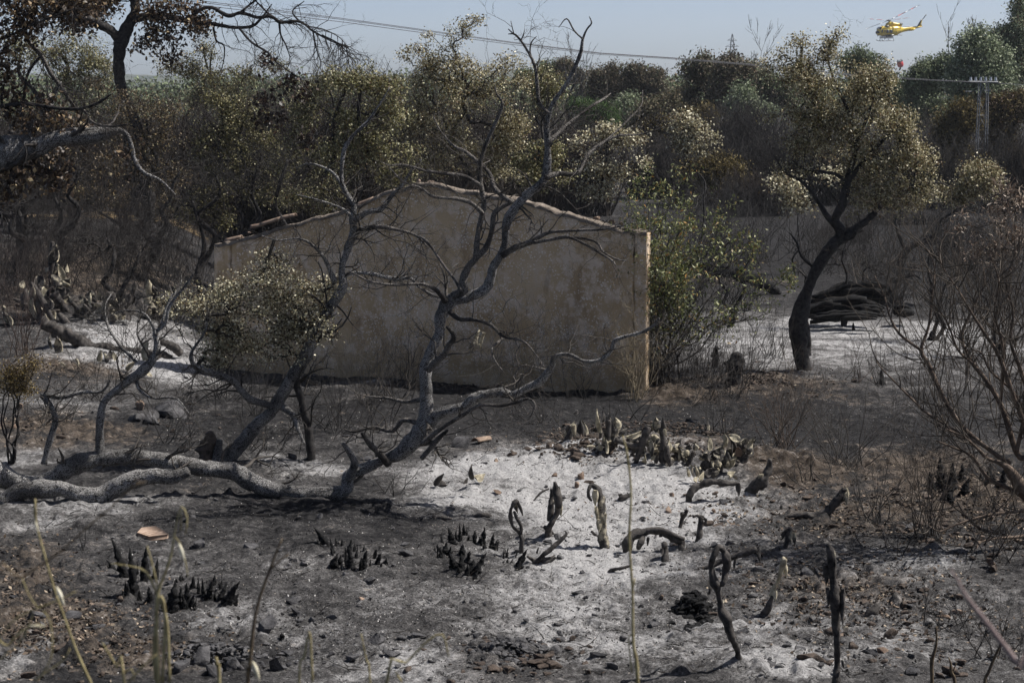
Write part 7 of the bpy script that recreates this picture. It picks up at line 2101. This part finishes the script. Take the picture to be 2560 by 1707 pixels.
LIT = [((.17, .13, .10), .3), ((.10, .075, .055), .35), ((.27, .22, .165), .14), ((.04, .034, .03), .3)]
scatter('leaf_litter', 'brown curled leaves and chips strewn over the burnt soil', 'litter', BR, 11000, .042, LIT, 621, .6, 1.5)
ALL = [(1280, 1350, 1300, 260, 6), (1280, 1050, 1300, 90, 3), (1900, 850, 600, 80, 1.2), (1280, 1560, 1300, 120, 3), (200, 800, 300, 100, 1)]
scatter('charcoal_bits', 'scattered black charcoal crumbs over the whole burnt ground', 'charcoal', ALL, 17000, .022, [((.02, .02, .02), .6), ((.05, .046, .043), .3), ((.10, .09, .08), .1)], 622, .5, 1.2, .012)
scatter('ash_flakes', 'scattered pale ash flakes and grit over the burnt ground', 'ash', ALL, 9000, .016, [((.42, .40, .38), .5), ((.25, .22, .19), .4), ((.55, .53, .5), .1)], 623, .6, 1.5, .012)


def fallen_twigs():
    rng = np.random.default_rng(630)
    tw = []
    for _ in range(850):
        x, y = rng.uniform(-20, 2600), rng.uniform(700, 1700)
        p = G(x, y)
        a = rng.uniform(0, 6.28)
        L = rng.uniform(.06, .30)
        grow(tw, rng, p + np.array([0, 0, .015]), (math.cos(a), math.sin(a), rng.uniform(0, .25)), L, .005, 1 if rng.uniform() < .4 else 0, .18, -.01, 2, .6, .5, None, 5, 1, .0018)
    mb = MB(); tubes(mb, tw, 3, col=(.045, .04, .036))
    tag(mb.build('fallen_twigs', M['twig']), 'thin burnt twigs strewn over the ground', 'twigs', kind='stuff')


fallen_twigs()

# ------------------------------------------------------------------ pylons and wires
M['steel'] = mat_simple('galvanised_steel', (0.16, 0.165, 0.17), (0.26, 0.265, 0.27), 3, rough=.6, bumps=0, spec=.5)
M['steel'].node_tree.nodes['Principled BSDF'].inputs['Metallic'].default_value = 0.3
M['wire'] = mat_simple('power_cable', (0.10, 0.10, 0.105), (0.13, 0.13, 0.135), 2, bumps=0)
M['ceramic'] = mat_simple('insulator', (0.45, 0.47, 0.5), (0.6, 0.62, 0.65), 3, rough=.3, bumps=0, spec=.5)


def strut(mb, a, b, r):
    tubes(mb, [(np.array([a, b], float), np.array([r, r]))], 4)


def lattice_pole():
    d = 76.0
    z0 = P(2452, 205, d)[2]
    x = P(2456, 300, d)[0]
    g = float(hgt(x, d))
    root = thing('lattice_pylon', (x, d, g), 'short square lattice power pylon with a flat crossarm before the bushes at the right', 'pylon')
    H = z0 - g
    w0, w1 = .20, .15

    def c(k, z):
        w = w0 + (w1 - w0) * min(1, z / H)
        sx, sy = [(-1, -1), (1, -1), (1, 1), (-1, 1)][k % 4]
        return np.array([x + sx * w, d + sy * w, g + z])
    for k in range(4):
        mb = MB(); strut(mb, c(k, -.2), c(k, H), .020)
        mb.build('leg', M['steel'], root)
    n = 7
    mb = MB()
    for i in range(n):
        za, zb = H * i / n, H * (i + 1) / n
        for k in range(4):
            if k % 2:
                continue
            if i % 2:
                strut(mb, c(k, za), c(k + 1, zb), .010)
            else:
                strut(mb, c(k + 1, za), c(k, zb), .010)
            if i % 2 == 0:
                strut(mb, c(k, zb), c(k + 1, zb), .010)
    mb.build('bracing', M['steel'], root)
    s = mpp(d)
    mb = MB()
    for dy in (-.13, .13):
        strut(mb, (x - 36 * s, d + dy, g + H), (x + 34 * s, d + dy, g + H - .02), .035)
    strut(mb, (x - 36 * s, d - .13, g + H), (x - 36 * s, d + .13, g + H), .03)
    strut(mb, (x + 34 * s, d - .13, g + H), (x + 34 * s, d + .13, g + H), .03)
    mb.build('crossarm', M['steel'], root)
    for i in range(6):
        xx = x + (-32 + 12.4 * i) * s
        mb = MB()
        tubes(mb, [(np.array([[xx, d, g + H], [xx, d, g + H + .06], [xx, d, g + H + .12], [xx, d, g + H + .18]]), np.array([.03, .06, .04, .05]))], 6)
        mb.build('insulator', M['ceramic'], root)
    mb = MB()
    strut(mb, (x - 44 * s, d, g + H - 24 * s), (x - 28 * s, d, g + H - 24 * s), .02)
    strut(mb, (x + 2 * s, d, g + H - 22 * s), (x + 18 * s, d, g + H - 21 * s), .02)
    mb.build('step_bar', M['steel'], root)


lattice_pole()


def far_pylon():
    d = 620.0
    s = mpp(d)
    top = P(1831, 86, d)
    g = 0.0
    x = top[0]
    root = thing('transmission_pylon', (x, d, g), 'distant thin transmission tower fading on the skyline', 'pylon')
    H = top[2] - g
    prof = [(0, 1.9), (H * .6, .75), (H * .86, .5), (H, .1)]

    def w(z):
        return np.interp(z, [p[0] for p in prof], [p[1] for p in prof])

    def c(k, z):
        sx, sy = [(-1, -1), (1, -1), (1, 1), (-1, 1)][k % 4]
        return np.array([x + sx * w(z), d + sy * w(z), g + z])
    mb = MB()
    zs = [p[0] for p in prof]
    for k in range(4):
        for i in range(3):
            strut(mb, c(k, zs[i]), c(k, zs[i + 1]), .085)
    mb.build('leg', M['steel'], root)
    mb = MB()
    n = 13
    for i in range(n):
        for k in range(4):
            strut(mb, c(k, H * i / n), c(k + 1, H * (i + 1) / n), .05)
            strut(mb, c(k + 1, H * i / n), c(k, H * (i + 1) / n), .05)
    mb.build('bracing', M['steel'], root)
    for z, hw in ((H * .80, 2.1), (H * .90, 1.5)):
        mb = MB()
        strut(mb, (x - hw, d, z), (x + hw, d, z), .07)
        strut(mb, (x - hw, d, z), (x, d, z + .8), .05)
        strut(mb, (x + hw, d, z), (x, d, z + .8), .05)
        mb.build('crossarm', M['steel'], root)


far_pylon()


def wire(label, pts, r):
    w = np.array([P(x, y, d) for x, y, d in pts])
    p, rr = resample(w, np.full(len(w), r), 6)
    mb = MB(); tubes(mb, [(p, rr)], 5)
    tag(mb.build('power_cable', M['wire']), label, 'cable', 'power cables')


# the three conductors come down from off-frame left, pass behind the trees and reach the lattice pylon
wire('upper one of the power cables crossing the sky from the upper left', [(-500, -120, 46), (520, 5, 52), (850, 46, 55), (1280, 106, 60), (1500, 133, 63), (1710, 147, 66), (1890, 162, 69), (2160, 190, 73), (2424, 205, 76)], .009)
wire('middle one of the power cables crossing the sky from the upper left', [(-500, -114, 46.3), (520, 9, 52.3), (850, 49, 55.3), (1280, 108, 60.3), (1500, 134.5, 63.3), (1710, 148, 66.3), (1890, 163, 69.3), (2160, 191, 73.3), (2454, 206, 76)], .009)
wire('lower one of the power cables crossing the sky from the upper left', [(-500, -104, 45.7), (520, 16, 51.7), (850, 55, 54.7), (1280, 112, 59.7), (1500, 137, 62.7), (1710, 150, 65.7), (1890, 165, 68.7), (2160, 193, 72.7), (2486, 208, 76)], .009)
wire('power cable leaving the lattice pylon to the right', [(2486, 208, 76), (2560, 213, 79), (2800, 226, 86)], .009)


# ------------------------------------------------------------------ helicopter and bucket
def paint(name, c, rough=.3, spec=.5, metal=0):
    m, nt, b = newmat(name)
    n = noise(nt, objco(nt), .8, 3)
    nt.links.new(ramp(nt, n, [(.3, tuple(x * .88 for x in c)), (.7, c)]), b.inputs['Base Color'])
    b.inputs['Roughness'].default_value = rough
    b.inputs['Specular IOR Level'].default_value = spec
    return m


M['yellow'] = paint('yellow_paint', (.78, .55, .04))
M['dark'] = paint('dark_paint', (.03, .035, .03))
M['glass'] = paint('dark_window_glass', (.015, .02, .03), .08, .8)
M['white'] = paint('white_paint', (.75, .75, .75))
M['red'] = paint('red_paint', (.62, .09, .06))
M['bred'] = paint('red_bucket_fabric', (.55, .025, .03), .7)
M['greym'] = paint('grey_metal', (.25, .26, .27))


def helicopter():
    d = 462.0
    s = 180 / 2352.0 * mpp(d)          # metres per pixel of the helicopter crop
    o = P(*(2160 + 850 * 180 / 2352.0, 1000 * 180 / 2352.0), d)
    root = thing('helicopter', o, 'yellow firefighting helicopter with red and white rotor blades flying over the trees', 'helicopter')
    yaw = .30
    ax = np.array([math.cos(yaw), math.sin(yaw), 0])       # nose (-) to tail (+)
    ay = np.array([-math.sin(yaw), math.cos(yaw), 0])      # sideways, away from the camera
    az = np.array([0, 0, 1.0])

    def Q(x, y, w=0.0):
        """side view position in the crop (x, y) and sideways offset w in metres"""
        return o + ax * ((x - 850) * s / math.cos(yaw)) + az * ((1000 - y) * s) + ay * w - ax * (w * math.tan(yaw) * 0)

    def loft(name, secs, mat, n=20, pw=2.6, parent=root):
        mb = MB()
        rows = []
        t = np.arange(n) / n * 2 * math.pi
        for (x, yt, yb, w) in secs:
            zc, hz = (yt + yb) / 2, (yb - yt) / 2 * s
            ct, st_ = np.cos(t), np.sin(t)
            e = 2 / pw
            cx = np.sign(ct) * np.abs(ct) ** e * w
            cz = np.sign(st_) * np.abs(st_) ** e * hz
            c = Q(x, zc)
            rows.append(c + cx[:, None] * ay + cz[:, None] * az)
        V = np.array(rows).reshape(-1, 3)
        m = len(secs)
        i = np.arange(m - 1)[:, None] * n + np.arange(n)[None, :]
        j = np.arange(m - 1)[:, None] * n + (np.arange(n)[None, :] + 1) % n
        mb.add(V, np.stack([i, j, j + n, i + n], -1).reshape(-1, 4))
        for k, rv in ((0, 1), (m - 1, -1)):
            c = V[k * n:(k + 1) * n].mean(0)
            b = mb.n
            mb.add(np.vstack([c, V[k * n:(k + 1) * n]]), None, [(0, 1 + (a + 1) % n, 1 + a) if rv > 0 else (0, 1 + a, 1 + (a + 1) % n) for a in range(n)])
        return mb.build(name, mat, parent, smooth=True)
    fus = loft('fuselage', [(378, 1062, 1092, .1), (400, 1030, 1130, .45), (440, 975, 1160, .8), (470, 930, 1168, 1.05), (520, 890, 1176, 1.2), (580, 868, 1182, 1.3), (700, 858, 1186, 1.35), (900, 855, 1186, 1.35), (1040, 850, 1168, 1.25), (1130, 860, 1120, 1.0), (1200, 893, 1085, .75), (1300, 895, 1050, .55), (1480, 885, 1015, .42),
                               (1650, 875, 960, .33), (1800, 868, 925, .25), (1900, 865, 895, .18), (1955, 862, 875, .1)], M['yellow'])
    loft('engine_cowling', [(715, 830, 862, .55), (745, 770, 866, .7), (800, 735, 868, .75), (880, 718, 868, .75), (960, 745, 868, .75), (1060, 762, 872, .75), (1180, 775, 880, .7), (1215, 795, 880, .6)], M['yellow'], pw=3)
    loft('nose_cap', [(366, 1066, 1086, .1), (385, 1030, 1110, .4), (410, 1015, 1120, .62), (436, 1012, 1130, .80)], M['dark'])
    for w in (-.45, .45):
        mb = MB()
        a = [Q(1120, 825, w), Q(1180, 805, w), Q(1230, 780, w)]
        tubes(mb, [(np.array(a), np.array([.3, .27, .25]))], 10, cap=True)
        mb.build('exhaust', M['dark'], root, smooth=True)

    def plate(name, pts, w0, w1, mat, parent=root):
        mb = MB()
        n = len(pts)
        V = [Q(x, y, w0) for x, y in pts] + [Q(x, y, w1) for x, y in pts]
        c0, c1 = np.mean(V[:n], 0), np.mean(V[n:], 0)
        V += [c0, c1]
        T = [(2 * n, (k + 1) % n, k) for k in range(n)] + [(2 * n + 1, n + k, n + (k + 1) % n) for k in range(n)]
        mb.add(V, [(k, (k + 1) % n, n + (k + 1) % n, n + k) for k in range(n)], T)
        return mb.build(name, mat, parent)
    plate('tail_fin', [(1800, 880), (1850, 850), (1935, 655), (1950, 640), (1955, 660), (1900, 850), (1950, 862), (1940, 880)], -.07, .07, M['yellow'])
    plate('fin_edge', [(1775, 868), (1905, 650), (1938, 646), (1835, 868)], -.09, .09, M['dark'])
    plate('tail_boom_stripe', [(1190, 905), (1480, 876), (1790, 862), (1790, 880), (1480, 893), (1190, 925)], -.30, .30, M['dark'])
    for w in (-1, 1):
        plate('stabilizer', [(1450, 1012), (1560, 935), (1625, 938), (1560, 1002), (1500, 1016)], w * .35, w * 1.5, M['yellow'])
    # windows and door on the camera side, standing just proud of the skin
    wy = -1.385
    plate('side_window', [(632, 990), (722, 990), (722, 1092), (632, 1092)], wy, wy + .04, M['glass'])
    plate('side_window', [(746, 990), (842, 990), (842, 1090), (746, 1090)], wy, wy + .04, M['glass'])
    plate('side_window', [(570, 985), (592, 985), (594, 1080), (572, 1080)], wy, wy + .05, M['glass'])
    plate('cockpit_window', [(492, 985), (518, 978), (522, 1078), (474, 1078)], -1.25, -1.1, M['glass'])
    mb = MB()
    plate('windscreen', [(452, 950), (500, 900), (530, 890), (500, 930), (462, 985)], -.95, .95, M['glass'])
    plate('roof_window', [(575, 868), (700, 850), (790, 890), (640, 908), (580, 902)], -1.30, -1.1, M['dark'])
    loft('belly_tank', [(545, 1195, 1245, .8), (600, 1178, 1262, .9), (750, 1178, 1262, .9), (880, 1180, 1258, .85), (905, 1190, 1240, .7)], M['white'], pw=4)
    plate('belly_panel', [(610, 1150), (880, 1140), (930, 1160), (860, 1200), (640, 1212)], -1.28, -1.1, M['dark'])
    for w in (-1.3, 1.3):
        mb = MB()
        tubes(mb, [(np.array([Q(475, 1298, w), Q(520, 1330, w), Q(600, 1338, w), Q(800, 1330, w), Q(930, 1310, w)]), np.full(5, .07))], 7, cap=True)
        mb.build('skid', M['greym'], root, smooth=True)
    for x in (595, 885):
        mb = MB()
        tubes(mb, [(np.array([Q(x, 1332, -1.3), Q(x + 8, 1240, -1.0), Q(x + 12, 1190, -.5), Q(x + 12, 1190, .5), Q(x + 8, 1240, 1.0), Q(x, 1332, 1.3)]), np.full(6, .06))], 6)
        mb.build('skid_strut', M['greym'], root)
    mb = MB(); tubes(mb, [(np.array([Q(940, 1200, 0), Q(965, 1260, 0), Q(985, 1290, 0), Q(970, 1380, 0)]), np.array([.05, .08, .05, .02]))], 5)
    mb.build('sling_hook', M['greym'], root)
    mb = MB(); strut(mb, Q(560, 885, -.6), Q(515, 840, -.6), .05); strut(mb, Q(1000, 1155, -.9), Q(1210, 1156, -.9), .06); strut(mb, Q(440, 1160, 0), Q(440, 1190, 0), .12)
    mb.build('antenna', M['dark'], root)
    # mast, hub and blades
    hub = Q(800, 685)
    mb = MB(); tubes(mb, [(np.array([Q(830, 740), hub]), np.array([.22, .16]))], 8)
    tubes(mb, [(np.array([hub - ax * .6, hub - ax * .2, hub + ax * .2, hub + ax * .6]), np.array([.08, .22, .22, .08]))], 8)
    tubes(mb, [(np.array([hub - ay * .6, hub - ay * .2, hub + ay * .2, hub + ay * .6]), np.array([.08, .22, .22, .08]))], 8)
    mb.build('rotor_hub', M['greym'], root)
    bl = [((940 * s, -1.2, 485 * s), 1), ((-700 * s, 1.6, -262 * s), 0), ((-515 * s, 5.9, 82 * s), 1), ((545 * s, -5.7, 68 * s), 1)]
    for v, painted in bl:
        v = np.array(v)
        L = np.linalg.norm(v); u = v / L
        side = np.cross(u, np.array([.05, -.35, 1.0])); side /= np.linalg.norm(side)
        nrm = np.cross(side, u)
        segs = [(0.05, .14, 'greym'), (.14, .30, 'white'), (.30, .55, 'red'), (.55, .72, 'white'), (.72, .88, 'red'), (.88, 1.0, 'white')]
        if not painted:
            segs = [(0.05, .22, 'dark'), (.22, .36, 'white'), (.36, 1.0, 'greym')]
        first = None
        for (f0, f1, mt) in segs:
            mb = MB()
            V = []
            for f in (f0, f1):
                c = hub + v * f
                cw = .21 if f > .1 else .12
                for sx, sz in ((-1, 0), (-.4, 1), (.6, .7), (1, 0), (.6, -.7), (-.4, -1)):
                    V.append(c + side * sx * cw + nrm * sz * .035)
            mb.add(V, [(k, (k + 1) % 6, 6 + (k + 1) % 6, 6 + k) for k in range(6)] + [(0, 1, 2, 3), (0, 3, 4, 5), (6, 9, 8, 7), (6, 11, 10, 9)])
            if first is None:
                first = mb.build('rotor_blade', M[mt], root)
            else:
                q = mb.build('blade_stripe', M[mt], None, loc=tuple(first.matrix_basis.translation * 0 + Vector(tuple(hub))))
                q.parent = first
                q.location = Vector(tuple(hub)) - (Vector(tuple(o)) + first.location)
    # tail rotor standing at rest
    th = Q(1945, 650, -.2)
    mb = MB()
    for sg in (1, -1):
        e = th + sg * (np.array([1, 0, 0]) * 118 * s + az * 165 * s)
        wv = np.cross((e - th) / np.linalg.norm(e - th), ay) * .12
        V = [th - wv * .5, th + wv * .5, e + wv, e - wv]
        V = [q + ay * .03 for q in V] + [q - ay * .03 for q in V]
        if sg == -1:
            V = [th + (q - th) * .75 for q in V]
        mb.add(V, [(0, 1, 2, 3), (7, 6, 5, 4), (0, 4, 5, 1), (1, 5, 6, 2), (2, 6, 7, 3), (3, 7, 4, 0)])
    mb.build('tail_rotor', M['dark'], root)
    # registration letters on the side
    cu = bpy.data.curves.new('t', 'FONT')
    cu.body = 'UZUC'
    cu.size = 1.0
    cu.extrude = .015
    cu.space_character = .95
    to = bpy.data.objects.new('t', cu)
    COL.objects.link(to)
    dg = bpy.context.evaluated_depsgraph_get()
    me = bpy.data.meshes.new_from_object(to.evaluated_get(dg))
    bpy.data.objects.remove(to)
    me.materials.clear(); me.materials.append(M['dark'])
    tx = bpy.data.objects.new('registration_mark', me)
    COL.objects.link(tx)
    from mathutils import Matrix
    k = 150 * s / .72
    wid = me.vertices and max(v.co.x for v in me.vertices)
    kx = 215 * s / math.cos(yaw) / wid
    skin = -1.24
    org = Q(950, 1075, skin)
    ax2 = ax * kx + az * (.02) - ay * (-.10) * 0
    mt = Matrix(((ax[0] * kx, az[0] * k, -ay[0], org[0]), (ax[1] * kx, az[1] * k, -ay[1], org[1]), (0.10 * kx, k, 0, org[2]), (0, 0, 0, 1)))
    # letters lean back with the narrowing tail cone
    for v in me.vertices:
        co = mt @ v.co
        t_ = v.co.x / wid
        inw = np.interp(t_, [0, .45, 1], [-.06, .06, .36])
        v.co = co + Vector(tuple(ay)) * float(inw) - Vector(tuple(o))
    tx.parent = root
    return root


helicopter()


def bucket():
    d = 462.0
    c = 80 / 2352.0
    s = c * mpp(d)

    def Q(x, y, w=0.0):
        return P(2220 + x * c, 130 + y * c, d) + np.array([0, w, 0])
    root = thing('water_bucket', Q(930, 1150), 'red ribbed water bucket hanging in the air below the helicopter', 'bucket')
    a, b = Q(950, 1160), Q(870, 730)
    axis = (b - a); H = np.linalg.norm(axis); axis /= H
    u = np.array([0, 1.0, 0]); v = np.cross(axis, u)
    n = 40
    prof = [(0, .02), (.02, .35), (.08, .62), (.2, .86), (.45, 1.0), (.75, .98), (1.0, .92)]
    R = 225 * s
    rows = []
    t = np.arange(n) / n * 2 * math.pi
    for f, r in prof:
        rr = R * r * (1 + .035 * np.cos(t * 10))
        rows.append(a + axis * H * f + rr[:, None] * (np.cos(t)[:, None] * u + np.sin(t)[:, None] * v))
    for f, r in reversed(prof):
        rr = R * max(.01, r - .06) * np.ones(n)
        rows.append(a + axis * H * (f * .98 + .02) + rr[:, None] * (np.cos(t)[:, None] * u + np.sin(t)[:, None] * v))
    m = len(rows)
    i = np.arange(m - 1)[:, None] * n + np.arange(n)[None, :]
    j = np.arange(m - 1)[:, None] * n + (np.arange(n)[None, :] + 1) % n
    mb = MB(); mb.add(np.array(rows).reshape(-1, 3), np.stack([i, j, j + n, i + n], -1).reshape(-1, 4))
    mb.build('bucket_skin', M['bred'], root, smooth=True)
    mb = MB()
    rp = [(a + axis * H + R * .93 * (math.cos(q) * u + math.sin(q) * v)) for q in np.arange(0, 6.4, .2)]
    tubes(mb, [(np.array(rp), np.full(len(rp), .05))], 5); mb.build('rim', M['greym'], root)
    for k in range(8):
        q = k / 8 * 2 * math.pi
        p0 = a + axis * H + R * .93 * (math.cos(q) * u + math.sin(q) * v)
        p1 = p0 + (a + axis * H * 2.2 - p0) * .32
        mb = MB(); tubes(mb, [(np.array([p0, (p0 + p1) / 2, p1]), np.array([.11, .06, .02]))], 5); mb.build('suspension_strap', M['dark'], root)


bucket()

# ------------------------------------------------------------------ dry stalks right in front of the camera
M['stalk'] = mat_simple('dry_stalk', (.20, .16, .075), (.42, .36, .19), 30, bumps=.2, bd=.002)
M['stalkd'] = mat_simple('dark_stalk', (.07, .05, .035), (.17, .13, .08), 30, bumps=.2, bd=.002)
M['husk'] = mat_simple('white_husk', (.55, .5, .36), (.75, .7, .55), 40, bumps=.1, bd=.002)


def stalk(label, crop, paths, d=4.0, husks=(), mat='stalk', seed=1, name='dry_stalk', cat='stalk'):
    x0, y0 = nat(crop, paths[0][0][0], paths[0][0][1])
    q = P(x0, y0, d)
    g = float(hgt(q[0], d))
    root = thing(name, (q[0], d, g), label, cat, 'dry stalks in the near foreground')
    for i, pth in enumerate(paths):
        pts, rad = trace(crop, pth, d)
        if i == 0:
            pts = np.vstack([[pts[0][0], d, g - .03], pts]); rad = np.concatenate([[rad[0]], rad])
        limb('stem', root, M[mat], pts, rad, step=.02, sides=7, rough=.12, rfreq=30, seed=seed + i)
    for (a0, b0, a1, b1, w) in husks:
        a, b = P(*nat(crop, a0, b0), d - .01), P(*nat(crop, a1, b1), d - .01)
        f = np.linspace(0, 1, 7)[:, None]
        mb = MB(); tubes(mb, [(a + (b - a) * f, w * CS[crop] * mpp(d) * np.array([.1, .7, 1, .95, .8, .5, .1]))], 7)
        mb.build('husk', M['husk'], root, smooth=True)


stalk('slender dry stalk with a white husk halfway, leftmost of the tall ones', 'G', [[(620, 1570, 10), (600, 1530, 10), (520, 1350, 9), (430, 1100, 9), (370, 930, 8), (290, 650, 7), (252, 500, 6), (240, 320, 7)], [(250, 500, 5), (235, 420, 6), (242, 330, 6)]], 4.0, [(385, 915, 440, 1050, 17), (240, 470, 258, 540, 8)], seed=1)
stalk('thick tangled bundle of dry stalks with a bent top and hanging husk', 'G', [[(1080, 1570, 16), (1072, 1400, 15), (1070, 1200, 13), (1080, 960, 12), (1120, 850, 9), (1170, 700, 8), (1200, 520, 6), (1240, 370, 5), (1280, 450, 6), (1268, 560, 5)], [(1110, 1570, 12), (1130, 1100, 10), (1100, 980, 9)], [(1160, 1570, 10), (1140, 1150, 10), (1080, 980, 9), (1000, 820, 7), (900, 780, 5), (760, 760, 4)], [(1200, 580, 5), (1230, 620, 4), (1270, 760, 4), (1285, 850, 3)], [(1085, 950, 5), (1040, 760, 6), (1005, 640, 4)], [(1060, 1560, 8), (1050, 1300, 7), (1090, 1000, 6)], [(1235, 540, 4), (1240, 380, 3)]], 3.9, [(1222, 620, 1262, 745, 15)], seed=2)
stalk('dark stalk with a forked yellow tip and a white leaf at its foot', 'G', [[(1695, 1570, 15), (1705, 1480, 15), (1740, 1150, 12), (1790, 950, 11), (1850, 790, 10), (1890, 680, 7), (1930, 590, 5)], [(1850, 800, 9), (1910, 745, 7), (1972, 700, 5)]], 4.1, [(1728, 1425, 1775, 1570, 20)], 'stalkd', 3)
stalk('short dry stalk folded over like a pin near the bottom centre', 'G', [[(2045, 1570, 9), (2080, 1400, 9), (2116, 1225, 8), (2128, 1400, 9), (2138, 1570, 10)]], 4.0, [], seed=4)
stalk('broken stub of dry stalk at the bottom edge', 'G', [[(1500, 1570, 12), (1490, 1480, 14), (1478, 1400, 10)]], 4.0, [], seed=5)
stalk('little dry shoot right of the folded stalk', 'H', [[(205, 1570, 7), (180, 1420, 6), (145, 1240, 4)]], 4.2, [], seed=6)
stalk('arching dry grass stem at the bottom centre with a drooping tip', 'H', [[(320, 1570, 13), (450, 1440, 9), (600, 1290, 7), (700, 1245, 6), (745, 1400, 4)], [(380, 1500, 8), (420, 1570, 9)]], 3.8, [], seed=7)
stalk('tallest straight dry stalk standing alone right of the centre', 'H', [[(2035, 1570, 15), (2005, 1300, 12), (2000, 950, 10), (1978, 600, 9), (1990, 300, 8), (1975, 100, 8), (1958, 0, 8), ('K', 780, 560, 10), ('K', 750, 400, 9), ('K', 712, 280, 9)], [(2000, 960, 6), (2015, 860, 5)], [(1995, 1500, 6), (1972, 1260, 6), (2000, 1240, 6)]], 4.6, [], seed=8)
stalk('long thin brown grass stem slanting up from the lower left corner', 'G', [[(-60, 1060, 9), (150, 860, 9), (400, 690, 8), (600, 510, 8), (720, 410, 8), (880, 260, 8), (965, 200, 7)], [(880, 260, 6), (920, 190, 5), (950, 180, 4)], [(900, 240, 6), (1000, 200, 4)]], 3.2, [], 'stalkd', 9, 'grass_stem', 'grass')
stalk('fuzzy dry grass stems curling at the lower left edge', 'G', [[(-40, 1540, 8), (60, 1320, 8), (200, 1190, 7), (310, 1185, 5)], [(-30, 1300, 6), (120, 1130, 6), (400, 1010, 5), (520, 950, 3)], [(250, 1570, 5), (350, 1400, 6), (345, 1160, 5), (290, 1080, 3)], [(150, 860, 5), (200, 980, 5), (255, 1060, 4)], [(0, 1420, 6), (160, 1260, 5), (230, 1090, 4)], [(230, 1560, 6), (420, 1430, 6), (480, 1340, 4)]], 3.4, [(200, 1185, 315, 1190, 8)], 'stalk', 10, 'grass_stem', 'grass')
stalk('dry bent grass blades left of the bundle at the bottom', 'G', [[(850, 1570, 10), (800, 1470, 9), (740, 1370, 7), (700, 1300, 4)], [(880, 1570, 7), (960, 1480, 6), (1070, 1380, 5)], [(830, 1520, 5), (900, 1480, 5), (920, 1560, 4)]], 3.6, [], 'stalk', 11, 'grass_stem', 'grass')
M['pinktwig'] = mat_simple('pinkish_twig', (.20, .15, .14), (.34, .27, .25), 30, bumps=.2, bd=.002)
stalk('pinkish grey twig leaning in from the lower right corner', 'I', [[(2420, 1640, 30), (2330, 1480, 26), (2190, 1290, 22), (2060, 1120, 20), (1950, 980, 16), (1900, 880, 11), (1850, 800, 6)]], 2.6, [], 'pinktwig', 12, 'bare_twig', 'twig')
stalk('dark charred shoot left of the lower right corner twig', 'I', [[(2080, 1600, 13), (2110, 1500, 12), (2160, 1380, 11), (2205, 1290, 7)]], 9.0, [], 'stalkd', 13, 'charred_shoot', 'shoot')
stalk('dark charred forked shoot right of the tallest cactus trunk', 'I', [[(1722, 1600, 12), (1722, 1430, 14), (1752, 1310, 9), (1752, 1190, 5)], [(1722, 1450, 8), (1708, 1400, 5)]], 11.5, [], 'stalkd', 14, 'charred_shoot', 'shoot')
stalk('short dark charred shoot between the two others at the lower right', 'I', [[(1880, 1600, 13), (1855, 1500, 14), (1850, 1440, 8), (1835, 1400, 4)], [(1860, 1510, 6), (1890, 1440, 3)]], 11.5, [], 'stalkd', 15, 'charred_shoot', 'shoot')

# ------------------------------------------------------------------ the hazy air
def haze():
    m = bpy.data.materials.new('hazy_air')
    m.use_nodes = True
    nt = m.node_tree
    nt.nodes.remove(nt.nodes['Principled BSDF'])
    v = nt.nodes.new('ShaderNodeVolumePrincipled')
    v.inputs['Color'].default_value = (.88, .93, 1.0, 1)
    v.inputs['Density'].default_value = HAZE
    v.inputs['Anisotropy'].default_value = 0.2
    nt.links.new(v.outputs[0], nt.nodes['Material Output'].inputs['Volume'])
    mb = MB()
    x0, x1, y0, y1, z0, z1 = -1700, 1700, -30, 1900, -3, 60
    mb.add([(x, y, z) for x in (x0, x1) for y in (y0, y1) for z in (z0, z1)], [(0, 1, 3, 2), (4, 6, 7, 5), (0, 4, 5, 1), (2, 3, 7, 6), (0, 2, 6, 4), (1, 5, 7, 3)])
    tag(mb.build('haze', m), 'thin pale blue haze filling the air', 'haze', kind='stuff')


HAZE = 0.00018
haze()
